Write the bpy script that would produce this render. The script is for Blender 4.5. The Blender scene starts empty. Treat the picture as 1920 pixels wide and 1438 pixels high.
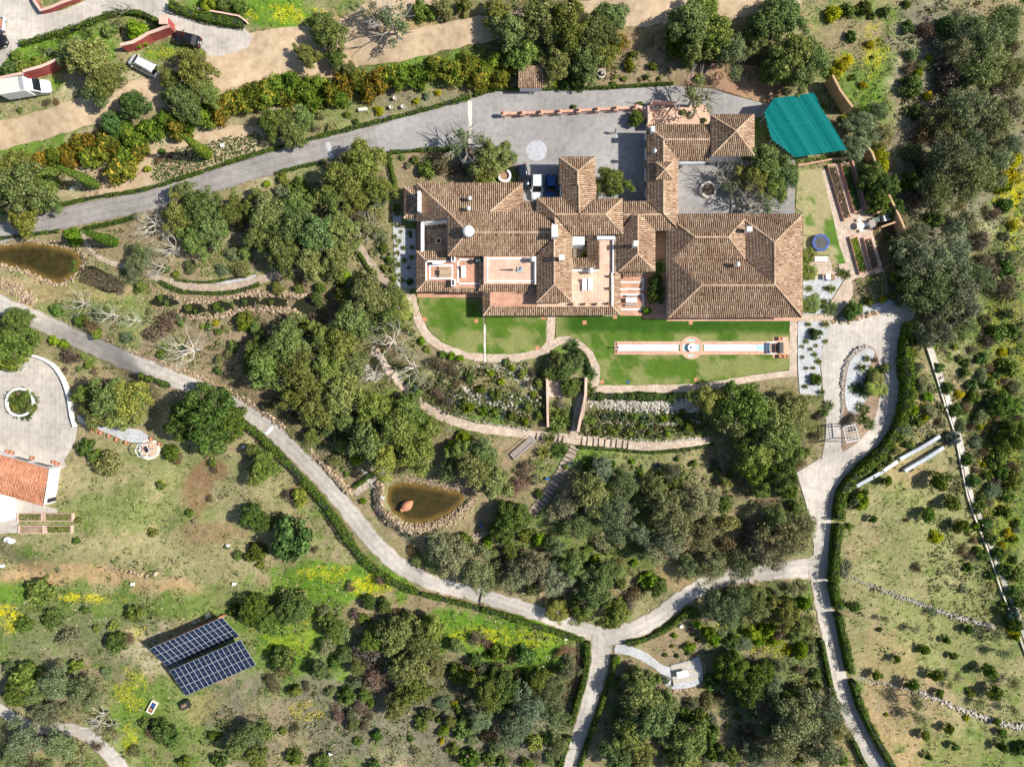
import bpy, bmesh, math, random
import numpy as np
from mathutils import Vector, Matrix
from mathutils.geometry import delaunay_2d_cdt

# ------------------------------------------------------------------ camera, sky, sun, exposure
S = 12.0            # photo pixels per metre on the villa's platform (z = 0)
CAMH = 107.0        # drone height above the platform
SUN_EL, SUN_AZ = math.radians(43), math.radians(90)      # sun due +X
scene = bpy.context.scene
C = scene.collection
cam_d = bpy.data.cameras.new('camera')
cam = bpy.data.objects.new('camera', cam_d)
C.objects.link(cam)
cam.location = (0, 0, CAMH)
cam.rotation_euler = (0, 0, 0)
cam_d.sensor_width = 36
cam_d.lens = 18 * CAMH / (960 / S)
cam_d.clip_end = 3000
scene.camera = cam
world = bpy.data.worlds.new('World')
scene.world = world
world.use_nodes = True
wn = world.node_tree
sky = wn.nodes.new('ShaderNodeTexSky')
sky.sky_type = 'NISHITA'
sky.sun_disc = False
sky.sun_elevation = SUN_EL
sky.sun_rotation = SUN_AZ
wn.links.new(sky.outputs[0], wn.nodes['Background'].inputs[0])
wn.nodes['Background'].inputs[1].default_value = 0.09
sun_d = bpy.data.lights.new('sun', 'SUN')
sun_d.energy = 5.0
sun_d.angle = math.radians(0.5)
sun_d.color = (1.0, 0.95, 0.86)
sun = bpy.data.objects.new('sun', sun_d)
C.objects.link(sun)
sdir = Vector((math.cos(SUN_EL) * math.sin(SUN_AZ), math.cos(SUN_EL) * math.cos(SUN_AZ), math.sin(SUN_EL)))
sun.rotation_euler = sdir.to_track_quat('Z', 'Y').to_euler()
sun.location = (60, 0, 80)
vs = scene.view_settings
vs.view_transform = 'Standard'
vs.look = 'None'
vs.exposure = 0.55
vs.gamma = 1.0
scene.render.resolution_x, scene.render.resolution_y = 1024, 766
scene.cycles.max_bounces = 6
scene.cycles.transparent_max_bounces = 6

rnd = random.Random(11)
nr = np.random.default_rng(11)

# ------------------------------------------------------------------ terrain and photo geometry
def sm(t):
    t = np.clip(t, 0, 1)
    return t * t * (3 - 2 * t)

def poly_dist(u, v, P):
    """signed distance (px, + inside) to polygon P"""
    P = np.asarray(P, float)
    d = np.full(u.shape, 1e9)
    ins = np.zeros(u.shape, bool)
    for i in range(len(P)):
        a, b = P[i], P[(i + 1) % len(P)]
        e = b - a
        t = np.clip(((u - a[0]) * e[0] + (v - a[1]) * e[1]) / (e @ e + 1e-9), 0, 1)
        d = np.minimum(d, np.hypot(u - a[0] - t * e[0], v - a[1] - t * e[1]))
        if a[1] != b[1]:
            c = ((a[1] > v) != (b[1] > v)) & (u < (b[0] - a[0]) * (v - a[1]) / (b[1] - a[1]) + a[0])
            ins ^= c
    return np.where(ins, d, -d)

def cr(pts, closed=False, n=6):
    """Catmull-Rom through points (any dimension)"""
    P = [np.asarray(p, float) for p in pts]
    m = len(P)
    out = []
    for i in range(m if closed else m - 1):
        if closed:
            a, b, c, d = P[i - 1], P[i], P[(i + 1) % m], P[(i + 2) % m]
        else:
            a, b, c, d = P[max(i - 1, 0)], P[i], P[i + 1], P[min(i + 2, m - 1)]
        for k in range(n):
            t = k / n
            out.append(0.5 * (2 * b + (c - a) * t + (2 * a - 5 * b + 4 * c - d) * t * t + (3 * b - a - 3 * c + d) * t ** 3))
    if not closed:
        out.append(P[-1])
    return np.array(out)

POND1 = [(-60, 466), (0, 461), (50, 455), (90, 458), (120, 465), (144, 475), (151, 490), (143, 510), (125, 525), (105, 531), (80, 523), (50, 509), (0, 497), (-60, 500)]
POND2 = [(727, 915), (745, 906), (775, 904), (800, 909), (830, 915), (868, 924), (871, 935), (862, 948), (840, 965), (815, 976), (790, 982), (760, 978), (736, 961), (725, 940)]

def h_base(u, v):
    x, y = (u - 960) / S, (719 - v) / S
    u = np.clip(u, -300, 2220); v = np.clip(v, -300, 1740)
    vl = np.interp(u, [0, 300, 700, 780, 1000, 1500, 1700, 1920], [480, 510, 600, 690, 732, 740, 660, 600])
    d = v - vl
    h = -8.5 * sm(d / 680)
    h = h - 1.3 * sm((d - 12) / 40) * sm((u - 690) / 90) * sm((1520 - u) / 90)
    vn = np.interp(u, [0, 300, 600, 930, 1300, 1500, 1920], [320, 270, 195, 150, 120, 60, -60])
    h = h + 2.2 * sm((vn - v) / 90)
    h = h - 2.0 * sm((u - 1720) / 220)
    m = np.clip(sm(d / 90) + sm((vn - v) / 60) + sm((u - 1740) / 60), 0, 1)
    return h + m * 0.22 * (np.sin(x * .21 + 1) * np.cos(y * .17) + np.sin(x * .43 + y * .31))

PADS = [(60, 850, 190, 260), (1290, 1262, 45, 85), (1640, 560, 60, 110)]
_pz = [float(h_base(np.array([float(c[0])]), np.array([float(c[1])]))[0]) for c in PADS]
_w1 = float(h_base(np.array([40.]), np.array([490.]))[0])
_w2 = float(h_base(np.array([797.]), np.array([943.]))[0])

def hgt(x, y):
    x = np.asarray(x, float); y = np.asarray(y, float)
    u, v = 960 + S * x, 719 - S * y
    h = h_base(u, v)
    for (cx, cy, r0, r1), z in zip(PADS, _pz):
        w = sm((r1 - np.hypot(u - cx, v - cy)) / (r1 - r0))
        h = h * (1 - w) + z * w
    # the two ponds are scooped out of level shelves (their outlines were traced at the water level)
    for P, z in ((POND1, _w1), (POND2, _w2)):
        k = CAMH / (CAMH - z)
        cx, cy = np.mean(P, axis=0)
        near = (np.abs(u - cx) < 260) & (np.abs(v - cy) < 160)
        if near.any():
            un, vn_ = 960 + (u[near] - 960) * k, 719 + (v[near] - 719) * k
            d = poly_dist(un, vn_, P) / S
            w = sm((d + 3.0) / 2.4)
            hh = h[near] * (1 - w) + z * w
            h = h.copy()
            h[near] = hh - 0.35 * sm((d + 1.0) / 1.0) - 0.75 * sm(d / 2.2)
    return h

def G(px, py, dz=0.0):
    """photo pixel -> point on the terrain (or dz above it)"""
    px = np.atleast_1d(np.asarray(px, float)); py = np.atleast_1d(np.asarray(py, float))
    z = np.zeros(px.shape)
    for _ in range(7):
        k = (CAMH - z) / CAMH / S
        x, y = (px - 960) * k, (719 - py) * k
        z = hgt(x, y) + dz
    return np.stack([x, y, z], -1)

def g1(px, py, dz=0.0):
    return Vector(G(px, py, dz)[0])

def W(px, py, z):
    """photo pixel -> point at absolute height z"""
    k = (CAMH - z) / CAMH / S
    return Vector(((px - 960) * k, (719 - py) * k, z))

# ------------------------------------------------------------------ materials
MATS = {}
class NT:
    def __init__(s, name):
        s.m = bpy.data.materials.new(name); s.m.use_nodes = True
        s.t = s.m.node_tree; s.b = s.t.nodes['Principled BSDF']
        MATS[name] = s.m
    def n(s, typ, **kw):
        o = s.t.nodes.new(typ)
        for k, v in kw.items():
            if k.startswith('_'):
                o.inputs[k[1:].replace('_', ' ')].default_value = v
            else:
                setattr(o, k, v)
        return o
    def l(s, a, b):
        s.t.links.new(a, b)
    def ramp(s, fac, cols, interp='LINEAR'):
        r = s.n('ShaderNodeValToRGB'); r.color_ramp.interpolation = interp
        e = r.color_ramp.elements
        while len(e) < len(cols): e.new(0.5)
        for q, (p, c) in zip(e, cols):
            q.position = p; q.color = (c[0], c[1], c[2], 1)
        s.l(fac, r.inputs[0]); return r.outputs[0]
    def pos(s):
        return s.n('ShaderNodeNewGeometry').outputs['Position']
    def noise(s, vec, scale, detail=4, rough=.6):
        o = s.n('ShaderNodeTexNoise', _Scale=scale, _Detail=detail, _Roughness=rough)
        s.l(vec, o.inputs['Vector']); return o.outputs['Fac']
    def mix(s, a, b, fac, typ='MIX'):
        o = s.n('ShaderNodeMix', data_type='RGBA', blend_type=typ)
        for v, i in ((fac, 0), (a, 6), (b, 7)):
            if isinstance(v, (int, float)): o.inputs[i].default_value = v
            elif isinstance(v, tuple): o.inputs[i].default_value = (*v, 1)
            else: s.l(v, o.inputs[i])
        return o.outputs[2]
    def bump(s, h, strength=.4, dist=.05):
        o = s.n('ShaderNodeBump', _Strength=strength, _Distance=dist)
        s.l(h, o.inputs['Height']); s.l(o.outputs[0], s.b.inputs['Normal'])

def mottled(name, cols, scale=2.0, rough=.9, bump=.4, big=.12, bigamt=.35, metal=0.0, fine=None):
    """base colour from a noise ramp, broken up by a broad second noise and fine relief"""
    s = NT(name); p = s.pos()
    f = s.noise(p, scale, 6, .65)
    n = len(cols)
    c = s.ramp(f, [(0.28 + 0.44 * i / max(n - 1, 1), q) for i, q in enumerate(cols)])
    g = s.ramp(s.noise(p, big, 4, .6), [(.3, (1 - bigamt,) * 3), (.7, (1 + bigamt * .6,) * 3)])
    c = s.mix(c, g, 1.0, 'MULTIPLY')
    s.l(c, s.b.inputs['Base Color'])
    s.b.inputs['Roughness'].default_value = rough
    s.b.inputs['Metallic'].default_value = metal
    if bump: s.bump(s.noise(p, fine or scale * 6, 3), bump, .03)
    return s

def plain(name, col, rough=.5, metal=0.0, var=.12, scale=3.0):
    return mottled(name, [tuple(c * (1 - var) for c in col), tuple(min(c * (1 + var), 1) for c in col)], scale, rough, 0, .5, .1, metal)

def leafmat(name, cols, trans=.28, objrand=.25):
    """each leaf face has its own tone; each plant its own tint"""
    s = NT(name)
    geo = s.n('ShaderNodeNewGeometry')
    c = s.ramp(geo.outputs['Random Per Island'], [(i / max(len(cols) - 1, 1), q) for i, q in enumerate(cols)])
    oi = s.n('ShaderNodeObjectInfo')
    a = s.ramp(oi.outputs['Random'], [(0, (1 - objrand, 1 - objrand * .8, 1 - objrand)), (.5, (1, 1, 1)), (1, (1 + objrand, 1 + objrand * .7, 1 + objrand * .3))])
    c = s.mix(c, a, 1.0, 'MULTIPLY')
    c = s.mix(c, oi.outputs['Color'], 1.0, 'MULTIPLY')
    d = s.n('ShaderNodeBsdfDiffuse'); t = s.n('ShaderNodeBsdfTranslucent'); m = s.n('ShaderNodeMixShader', _Fac=trans)
    s.l(c, d.inputs[0]); s.l(c, t.inputs[0]); s.l(d.outputs[0], m.inputs[1]); s.l(t.outputs[0], m.inputs[2])
    s.l(m.outputs[0], s.t.nodes['Material Output'].inputs[0])
    return s

# roads
s = mottled('asphalt', [(.225, .212, .206), (.295, .279, .27), (.34, .322, .31)], 1.3, .92, .35, .09, .3, fine=14)
s = NT('concrete'); p = s.pos()
c = s.ramp(s.noise(p, 1.1, 6, .7), [(.3, (.37, .335, .295)), (.5, (.48, .443, .4)), (.7, (.55, .51, .465))])
c = s.mix(c, s.ramp(s.noise(p, .16, 5, .6), [(.3, (.72, .7, .68)), (.65, (1.08, 1.06, 1.03))]), 1, 'MULTIPLY')
uv = s.n('ShaderNodeUVMap')
wv = s.n('ShaderNodeTexWave', wave_type='BANDS', bands_direction='X', _Scale=1.1, _Distortion=1.2, _Detail=2.0)
s.l(uv.outputs[0], wv.inputs['Vector'])
c = s.mix(c, s.ramp(wv.outputs[1], [(0, (.86, .86, .86)), (.25, (1, 1, 1))]), .6, 'MULTIPLY')
s.l(c, s.b.inputs['Base Color']); s.b.inputs['Roughness'].default_value = .9
s.bump(s.noise(p, 9, 3), .4, .03)
def roadmat(name, cols, stain, joint):
    s = NT(name); p = s.pos()
    c = s.ramp(s.noise(p, 1.1, 7, .72), [(.3, cols[0]), (.5, cols[1]), (.7, cols[2])])
    c = s.mix(c, s.ramp(s.noise(p, .16, 5, .6), [(.3, (.72, .7, .68)), (.65, (1.08, 1.06, 1.03))]), 1, 'MULTIPLY')
    uv = s.n('ShaderNodeUVMap'); sp = s.n('ShaderNodeSeparateXYZ'); s.l(uv.outputs[0], sp.inputs[0])
    # dirt at the edges, wheel tracks, expansion joints across
    e = s.n('ShaderNodeMath', operation='MULTIPLY_ADD'); e.inputs[1].default_value = 1.0; s.l(sp.outputs[1], e.inputs[0])
    nz = s.n('ShaderNodeMath', operation='MULTIPLY_ADD'); nz.inputs[1].default_value = 1.1; nz.inputs[2].default_value = -.55; s.l(s.noise(p, .9, 5, .7), nz.inputs[0]); s.l(nz.outputs[0], e.inputs[2])
    d = s.n('ShaderNodeMath', operation='DIVIDE'); d.inputs[1].default_value = 4.0; s.l(e.outputs[0], d.inputs[0])
    c = s.mix(c, s.ramp(d.outputs[0], [(.02, stain), (.12, (1, 1, 1)), (.24, (1, 1, 1)), (.31, (.86, .86, .87)), (.4, (1.03, 1.03, 1.03)), (.6, (1.03, 1.03, 1.03)), (.69, (.86, .86, .87)), (.76, (1, 1, 1)), (.88, (1, 1, 1)), (.98, stain)]), 1, 'MULTIPLY')
    m = s.n('ShaderNodeMath', operation='PINGPONG'); m.inputs[1].default_value = joint; s.l(sp.outputs[0], m.inputs[0])
    c = s.mix(c, s.ramp(m.outputs[0], [(.0, (.5, .48, .46)), (.035, (1, 1, 1))]), 1, 'MULTIPLY')
    k = s.n('ShaderNodeTexVoronoi', feature='DISTANCE_TO_EDGE', _Scale=.16); s.l(p, k.inputs['Vector'])
    c = s.mix(c, s.ramp(k.outputs['Distance'], [(.0, (.6, .6, .6)), (.006, (1, 1, 1))]), .7, 'MULTIPLY')
    s.l(c, s.b.inputs['Base Color']); s.b.inputs['Roughness'].default_value = .9
    s.bump(s.noise(p, 9, 3), .4, .03)
roadmat('concrete_road', [(.36, .325, .285), (.47, .435, .392), (.54, .505, .46)], (.7, .62, .52), 2.6)
roadmat('asphalt_road', [(.225, .212, .206), (.295, .279, .27), (.34, .322, .31)], (.75, .7, .63), 40)
mottled('dirt', [(.33, .235, .145), (.45, .335, .215), (.52, .40, .27)], .8, .95, .5, .1, .25)
mottled('soil', [(.17, .115, .075), (.27, .19, .125), (.36, .26, .18)], 1.6, .95, .7, .15, .3)
mottled('redsoil', [(.26, .15, .09), (.38, .23, .14)], 1.6, .95, .7, .15, .3)
mottled('gravel', [(.27, .275, .28), (.44, .445, .45), (.56, .56, .56)], 4, .9, .8, .5, .2, fine=22)
# crazy paving: voronoi stones with mortar joints
def paving(name, c0, c1, joint, scale, rnds=.9):
    s = NT(name); p = s.pos()
    v = s.n('ShaderNodeTexVoronoi', _Scale=scale, _Randomness=rnds); s.l(p, v.inputs['Vector'])
    e = s.n('ShaderNodeTexVoronoi', feature='DISTANCE_TO_EDGE', _Scale=scale, _Randomness=rnds); s.l(p, e.inputs['Vector'])
    sep = s.n('ShaderNodeSeparateColor'); s.l(v.outputs['Color'], sep.inputs[0])
    c = s.ramp(sep.outputs[0], [(0, c0), (1, c1)])
    c = s.mix(c, s.ramp(s.noise(p, .5, 5), [(.3, (.75, .75, .75)), (.7, (1.1, 1.1, 1.1))]), 1, 'MULTIPLY')
    k = s.ramp(e.outputs['Distance'], [(.02, (0, 0, 0)), (.08, (1, 1, 1))])
    c = s.mix(joint, c, k)
    s.l(c, s.b.inputs['Base Color']); s.b.inputs['Roughness'].default_value = .85
    s.bump(k, .3, .03)
paving('path_paving', (.46, .35, .26), (.6, .49, .39), (.36, .27, .2), 2.2)
paving('rough_paving', (.34, .27, .2), (.5, .4, .3), (.25, .19, .14), 2.6)
# clay floor tiles
def tiled(name, c0, c1, joint, size):
    s = NT(name); p = s.pos()
    br = s.n('ShaderNodeTexBrick', offset=0.0, _Scale=1.0, _Mortar_Size=.022, _Brick_Width=size, _Row_Height=size, _Bias=0.0)
    br.inputs['Color1'].default_value = (*c0, 1); br.inputs['Color2'].default_value = (*c1, 1); br.inputs['Mortar'].default_value = (*joint, 1)
    s.l(p, br.inputs['Vector'])
    c = s.mix(br.outputs[0], s.ramp(s.noise(p, .6, 6, .7), [(.3, (.72, .7, .7)), (.7, (1.15, 1.15, 1.15))]), 1, 'MULTIPLY')
    s.l(c, s.b.inputs['Base Color']); s.b.inputs['Roughness'].default_value = .7
tiled('clay_floor', (.46, .23, .14), (.56, .31, .2), (.4, .24, .17), .42)
tiled('pale_floor', (.62, .40, .28), (.68, .47, .34), (.5, .3, .21), .5)
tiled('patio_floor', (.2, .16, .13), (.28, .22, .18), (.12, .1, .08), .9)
mottled('brick_edge', [(.42, .2, .13), (.58, .33, .23), (.64, .42, .31)], 3, .8, .3)
# walls
mottled('white_wall', [(.74, .73, .71), (.82, .81, .79)], .9, .85, .15, .2, .1)
mottled('ochre_wall', [(.42, .27, .14), (.55, .37, .2)], .9, .85, .2, .2, .18)
mottled('red_wall', [(.30, .055, .05), (.40, .085, .075)], 1.1, .8, .15, .3, .15)
mottled('pink_wall', [(.55, .36, .28), (.66, .46, .37)], 1.3, .8, .15, .3, .15)
mottled('cream_stone', [(.55, .5, .42), (.7, .65, .56)], 2.5, .85, .3)
# roof clay: every tile an island with its own tone
def clay(name, cols):
    s = NT(name); p = s.pos()
    geo = s.n('ShaderNodeNewGeometry')
    c = s.ramp(geo.outputs['Random Per Island'], cols)
    c = s.mix(c, s.ramp(s.noise(p, .35, 5, .65), [(.3, (.72, .62, .55)), (.55, (1, 1, 1)), (.75, (1.12, 1.1, 1.05))]), 1, 'MULTIPLY')
    c = s.mix(c, s.ramp(s.noise(p, 7, 3), [(.3, (.75, .72, .7)), (.7, (1.12, 1.12, 1.12))]), 1, 'MULTIPLY')
    c = s.mix(c, (.5, .26, .05), s.ramp(s.noise(p, .22, 6, .75), [(.66, (0, 0, 0)), (.74, (.55, .55, .55))]))
    s.l(c, s.b.inputs['Base Color']); s.b.inputs['Roughness'].default_value = .88
clay('roof_tile', [(0, (.21, .13, .08)), (.12, (.34, .22, .138)), (.45, (.415, .283, .18)), (.75, (.47, .332, .218)), (.94, (.53, .395, .27)), (1, (.62, .49, .36))])
clay('roof_pan', [(0, (.085, .05, .034)), (1, (.13, .078, .052))])
clay('ridge_tile', [(0, (.42, .29, .19)), (1, (.58, .43, .3))])
clay('orange_tile', [(0, (.52, .2, .11)), (.5, (.62, .27, .15)), (1, (.7, .36, .22))])
# stones
def rockmat(name, cols):
    s = NT(name); p = s.pos()
    geo = s.n('ShaderNodeNewGeometry')
    c = s.ramp(geo.outputs['Random Per Island'], [(i / (len(cols) - 1), q) for i, q in enumerate(cols)])
    c = s.mix(c, s.ramp(s.noise(p, 5, 5), [(.3, (.7, .7, .7)), (.7, (1.2, 1.2, 1.2))]), 1, 'MULTIPLY')
    s.l(c, s.b.inputs['Base Color']); s.b.inputs['Roughness'].default_value = .9
rockmat('gold_rock', [(.16, .11, .065), (.29, .2, .12), (.40, .3, .19), (.48, .38, .27)])
rockmat('grey_rock', [(.2, .175, .145), (.32, .285, .24), (.45, .41, .36)])
rockmat('white_rock', [(.28, .25, .2), (.42, .38, .31), (.55, .5, .43)])
# water
def water(name, c0, c1, alpha=1.0, rough=.06):
    s = NT(name); p = s.pos()
    c = s.ramp(s.noise(p, .5, 5, .7), [(.32, c0), (.68, c1)])
    s.l(c, s.b.inputs['Base Color']); s.b.inputs['Roughness'].default_value = rough
    s.b.inputs['Alpha'].default_value = alpha
    s.bump(s.noise(p, 3, 3), .12, .03)
water('dark_water', (.012, .014, .006), (.035, .035, .012), .9)
water('pool_water', (.5, .7, .7), (.62, .78, .78), 1.0)
water('pool_deep', (.3, .55, .52), (.42, .66, .63), 1.0)
# metals, glass, paint
plain('white_paint', (.8, .8, .8), .35)
plain('white_metal', (.6, .62, .64), .4)
plain('trough_metal', (.42, .45, .49), .45)
plain('grey_metal', (.42, .43, .44), .45, .3)
plain('pale_steel', (.62, .64, .66), .45, .2)
plain('dark_metal', (.03, .03, .033), .45)
plain('black_paint', (.012, .012, .014), .2)
plain('silver_paint', (.62, .63, .65), .25, .1)
plain('blue_paint', (.012, .065, .22), .2)
plain('navy_paint', (.01, .018, .03), .2)
plain('glass_dark', (.012, .014, .016), .06)
plain('tyre', (.02, .02, .02), .8)
plain('lamp_red', (.35, .02, .02), .3)
plain('cream_roof', (.68, .63, .49), .6)
plain('blue_pad', (.012, .06, .3), .4)
plain('blue_cloth', (.03, .09, .3), .5)
plain('green_bin', (.02, .07, .04), .5)
plain('wood', (.24, .15, .09), .8, 0, .25, 6)
plain('pale_wood', (.42, .30, .19), .8, 0, .25, 6)
plain('dark_wood', (.07, .05, .04), .85, 0, .2, 5)
plain('grey_wood', (.33, .29, .25), .85, 0, .2, 5)
plain('terracotta', (.48, .2, .11), .8)
mottled('chalk', [(.3, .3, .31), (.42, .43, .45), (.52, .53, .55)], 2.2, .9, 0, .5, .2)
plain('skin', (.5, .3, .22), .6)
plain('hair', (.03, .02, .015), .7)
plain('trouser', (.025, .027, .035), .8)
plain('shirt', (.6, .6, .6), .8)
leafmat('teal_metal', [(.006, .15, .14), (.01, .19, .175), (.012, .215, .195), (.02, .235, .215)], .0, .0)
s = mottled('solar_cell', [(.008, .014, .036), (.012, .02, .048)], .6, .2, 0, .4, .15)
# bark and foliage
mottled('hedge_core', [(.012, .02, .006), (.02, .032, .01)], 3, .95, 0)
mottled('bark', [(.12, .085, .06), (.22, .17, .125)], 4, .95, .5)
mottled('pale_bark', [(.44, .39, .32), (.6, .55, .47)], 3, .95, .3)
mottled('grey_bark', [(.27, .24, .2), (.42, .38, .33)], 3, .95, .3)
leafmat('oak_leaf', [(0.051, 0.078, 0.020), (0.109, 0.150, 0.036), (0.173, 0.221, 0.055), (0.243, 0.293, 0.083), (0.346, 0.384, 0.138)], .2, .18)
leafmat('olive_leaf', [(0.072, 0.095, 0.040), (0.150, 0.181, 0.077), (0.228, 0.259, 0.119), (0.324, 0.354, 0.182)], .2, .15)
leafmat('dark_leaf', [(0.030, 0.062, 0.014), (0.068, 0.124, 0.026), (0.135, 0.208, 0.044), (0.216, 0.293, 0.070)], .2, .15)
leafmat('shrub_leaf', [(0.039, 0.065, 0.015), (0.098, 0.143, 0.029), (0.163, 0.215, 0.044), (0.247, 0.293, 0.075)], .2, .25)
leafmat('hedge_leaf', [(0.029, 0.054, 0.012), (0.065, 0.115, 0.019), (0.123, 0.196, 0.026), (0.217, 0.297, 0.048)], .25, .15)
leafmat('photinia_leaf', [(.035, .065, .012), (.085, .145, .022), (.16, .23, .032), (.29, .33, .045), (.46, .40, .05)], .3, .2)
leafmat('lime_leaf', [(.08, .14, .012), (.17, .27, .02), (.29, .39, .03)], .3, .2)
leafmat('broom_leaf', [(.1, .15, .015), (.24, .28, .02), (.5, .46, .02), (.66, .56, .02)], .3, .15)
leafmat('brown_leaf', [(.075, .055, .038), (.15, .115, .075), (.23, .185, .12)], .2, .2)
leafmat('palm_leaf', [(.09, .13, .03), (.2, .25, .055), (.36, .39, .11)], .3, .15)
leafmat('spike_leaf', [(0.026, 0.050, 0.015), (0.066, 0.108, 0.026), (0.132, 0.180, 0.050)], .2, .15)
leafmat('agave_leaf', [(.04, .075, .05), (.085, .14, .1), (.12, .18, .13)], .15, .1)
leafmat('weed_leaf', [(.035, .025, .012), (.06, .045, .02)], .1, .1)
# ground, grass and lawn use colours stored on the mesh
def colmat(name, grain=10, amt=.35):
    s = NT(name); p = s.pos()
    a = s.n('ShaderNodeVertexColor', layer_name='Col')
    c = s.mix(a.outputs[0], s.ramp(s.noise(p, grain, 4, .75), [(.3, (1 - amt,) * 3), (.5, (1, 1, 1)), (.72, (1 + amt,) * 3)]), 1, 'MULTIPLY')
    c = s.mix(c, s.ramp(s.noise(p, 2.3, 5, .7), [(.3, (.78, .86, .8)), (.5, (1, 1, 1)), (.7, (1.16, 1.06, 1.0))]), 1, 'MULTIPLY')
    if name == 'ground':
        k = s.ramp(s.noise(p, 2.6, 8, .85), [(.46, (0, 0, 0)), (.54, (1, 1, 1))])
        c = s.mix(c, s.mix(c, (.45, .6, .36), 1, 'MULTIPLY'), s.mix((0, 0, 0), k, .6))
        k = s.ramp(s.noise(p, 4.5, 6, .85), [(.58, (0, 0, 0)), (.7, (1, 1, 1))])
        c = s.mix(c, s.mix(c, (1.45, 1.35, 1.25), 1, 'MULTIPLY'), s.mix((0, 0, 0), k, .6))
    s.l(c, s.b.inputs['Base Color']); s.b.inputs['Roughness'].default_value = .95
    s.b.inputs['Specular IOR Level'].default_value = .2
    s.bump(s.noise(p, 5, 5, .7), .8, .12)
colmat('ground'); colmat('lawn', 9, .4)
s = NT('pond_water'); p = s.pos(); at_ = s.n('ShaderNodeVertexColor', layer_name='Col')
s.l(s.mix(at_.outputs[0], s.ramp(s.noise(p, .9, 6, .7), [(.3, (.6, .65, .6)), (.7, (1.35, 1.3, 1.2))]), 1, 'MULTIPLY'), s.b.inputs['Base Color'])
s.b.inputs['Roughness'].default_value = .05; s.bump(s.noise(p, 3, 3), .15, .03)
s = NT('tuft'); a = s.n('ShaderNodeVertexColor', layer_name='Col')
s.l(a.outputs[0], s.b.inputs['Base Color']); s.b.inputs['Roughness'].default_value = .9; s.b.inputs['Specular IOR Level'].default_value = .1

# ------------------------------------------------------------------ mesh and object helpers
def tagset(o, label=None, cat=None, group=None, kind=None):
    if label: o['label'] = label
    if cat: o['category'] = cat
    if group: o['group'] = group
    if kind: o['kind'] = kind
    return o

WORLD = set()
def link(name, data, mat=None, parent=None, label=None, cat=None, group=None, kind=None):
    o = bpy.data.objects.new(name, data)
    C.objects.link(o)
    if mat is not None and data is not None:
        data.materials.clear(); data.materials.append(MATS[mat] if isinstance(mat, str) else mat)
    if parent is not None:
        o.parent = parent
        if parent.name in WORLD: o.matrix_parent_inverse = Matrix.Translation(-parent.location)
    return tagset(o, label, cat, group, kind)

def thing(name, label, cat, loc, group=None):
    """Empty at a thing's base; parts are modelled in world space"""
    o = bpy.data.objects.new(name, None)
    o.empty_display_size = .3
    C.objects.link(o)
    o.location = loc
    WORLD.add(o.name)
    return tagset(o, label, cat, group)

def quadmesh(name, V, F):
    V = np.asarray(V, np.float32); F = np.asarray(F, np.int32)
    me = bpy.data.meshes.new(name)
    me.vertices.add(len(V)); me.vertices.foreach_set('co', V.ravel())
    k = F.shape[1]
    me.loops.add(F.size); me.loops.foreach_set('vertex_index', F.ravel())
    me.polygons.add(len(F))
    me.polygons.foreach_set('loop_start', np.arange(0, F.size, k, dtype=np.int32))
    me.update(calc_edges=True)
    return me

def setcol(me, cols):
    a = me.color_attributes.new('Col', 'FLOAT_COLOR', 'POINT')
    a.data.foreach_set('color', np.concatenate([cols, np.ones((len(cols), 1))], 1).astype(np.float32).ravel())

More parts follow.
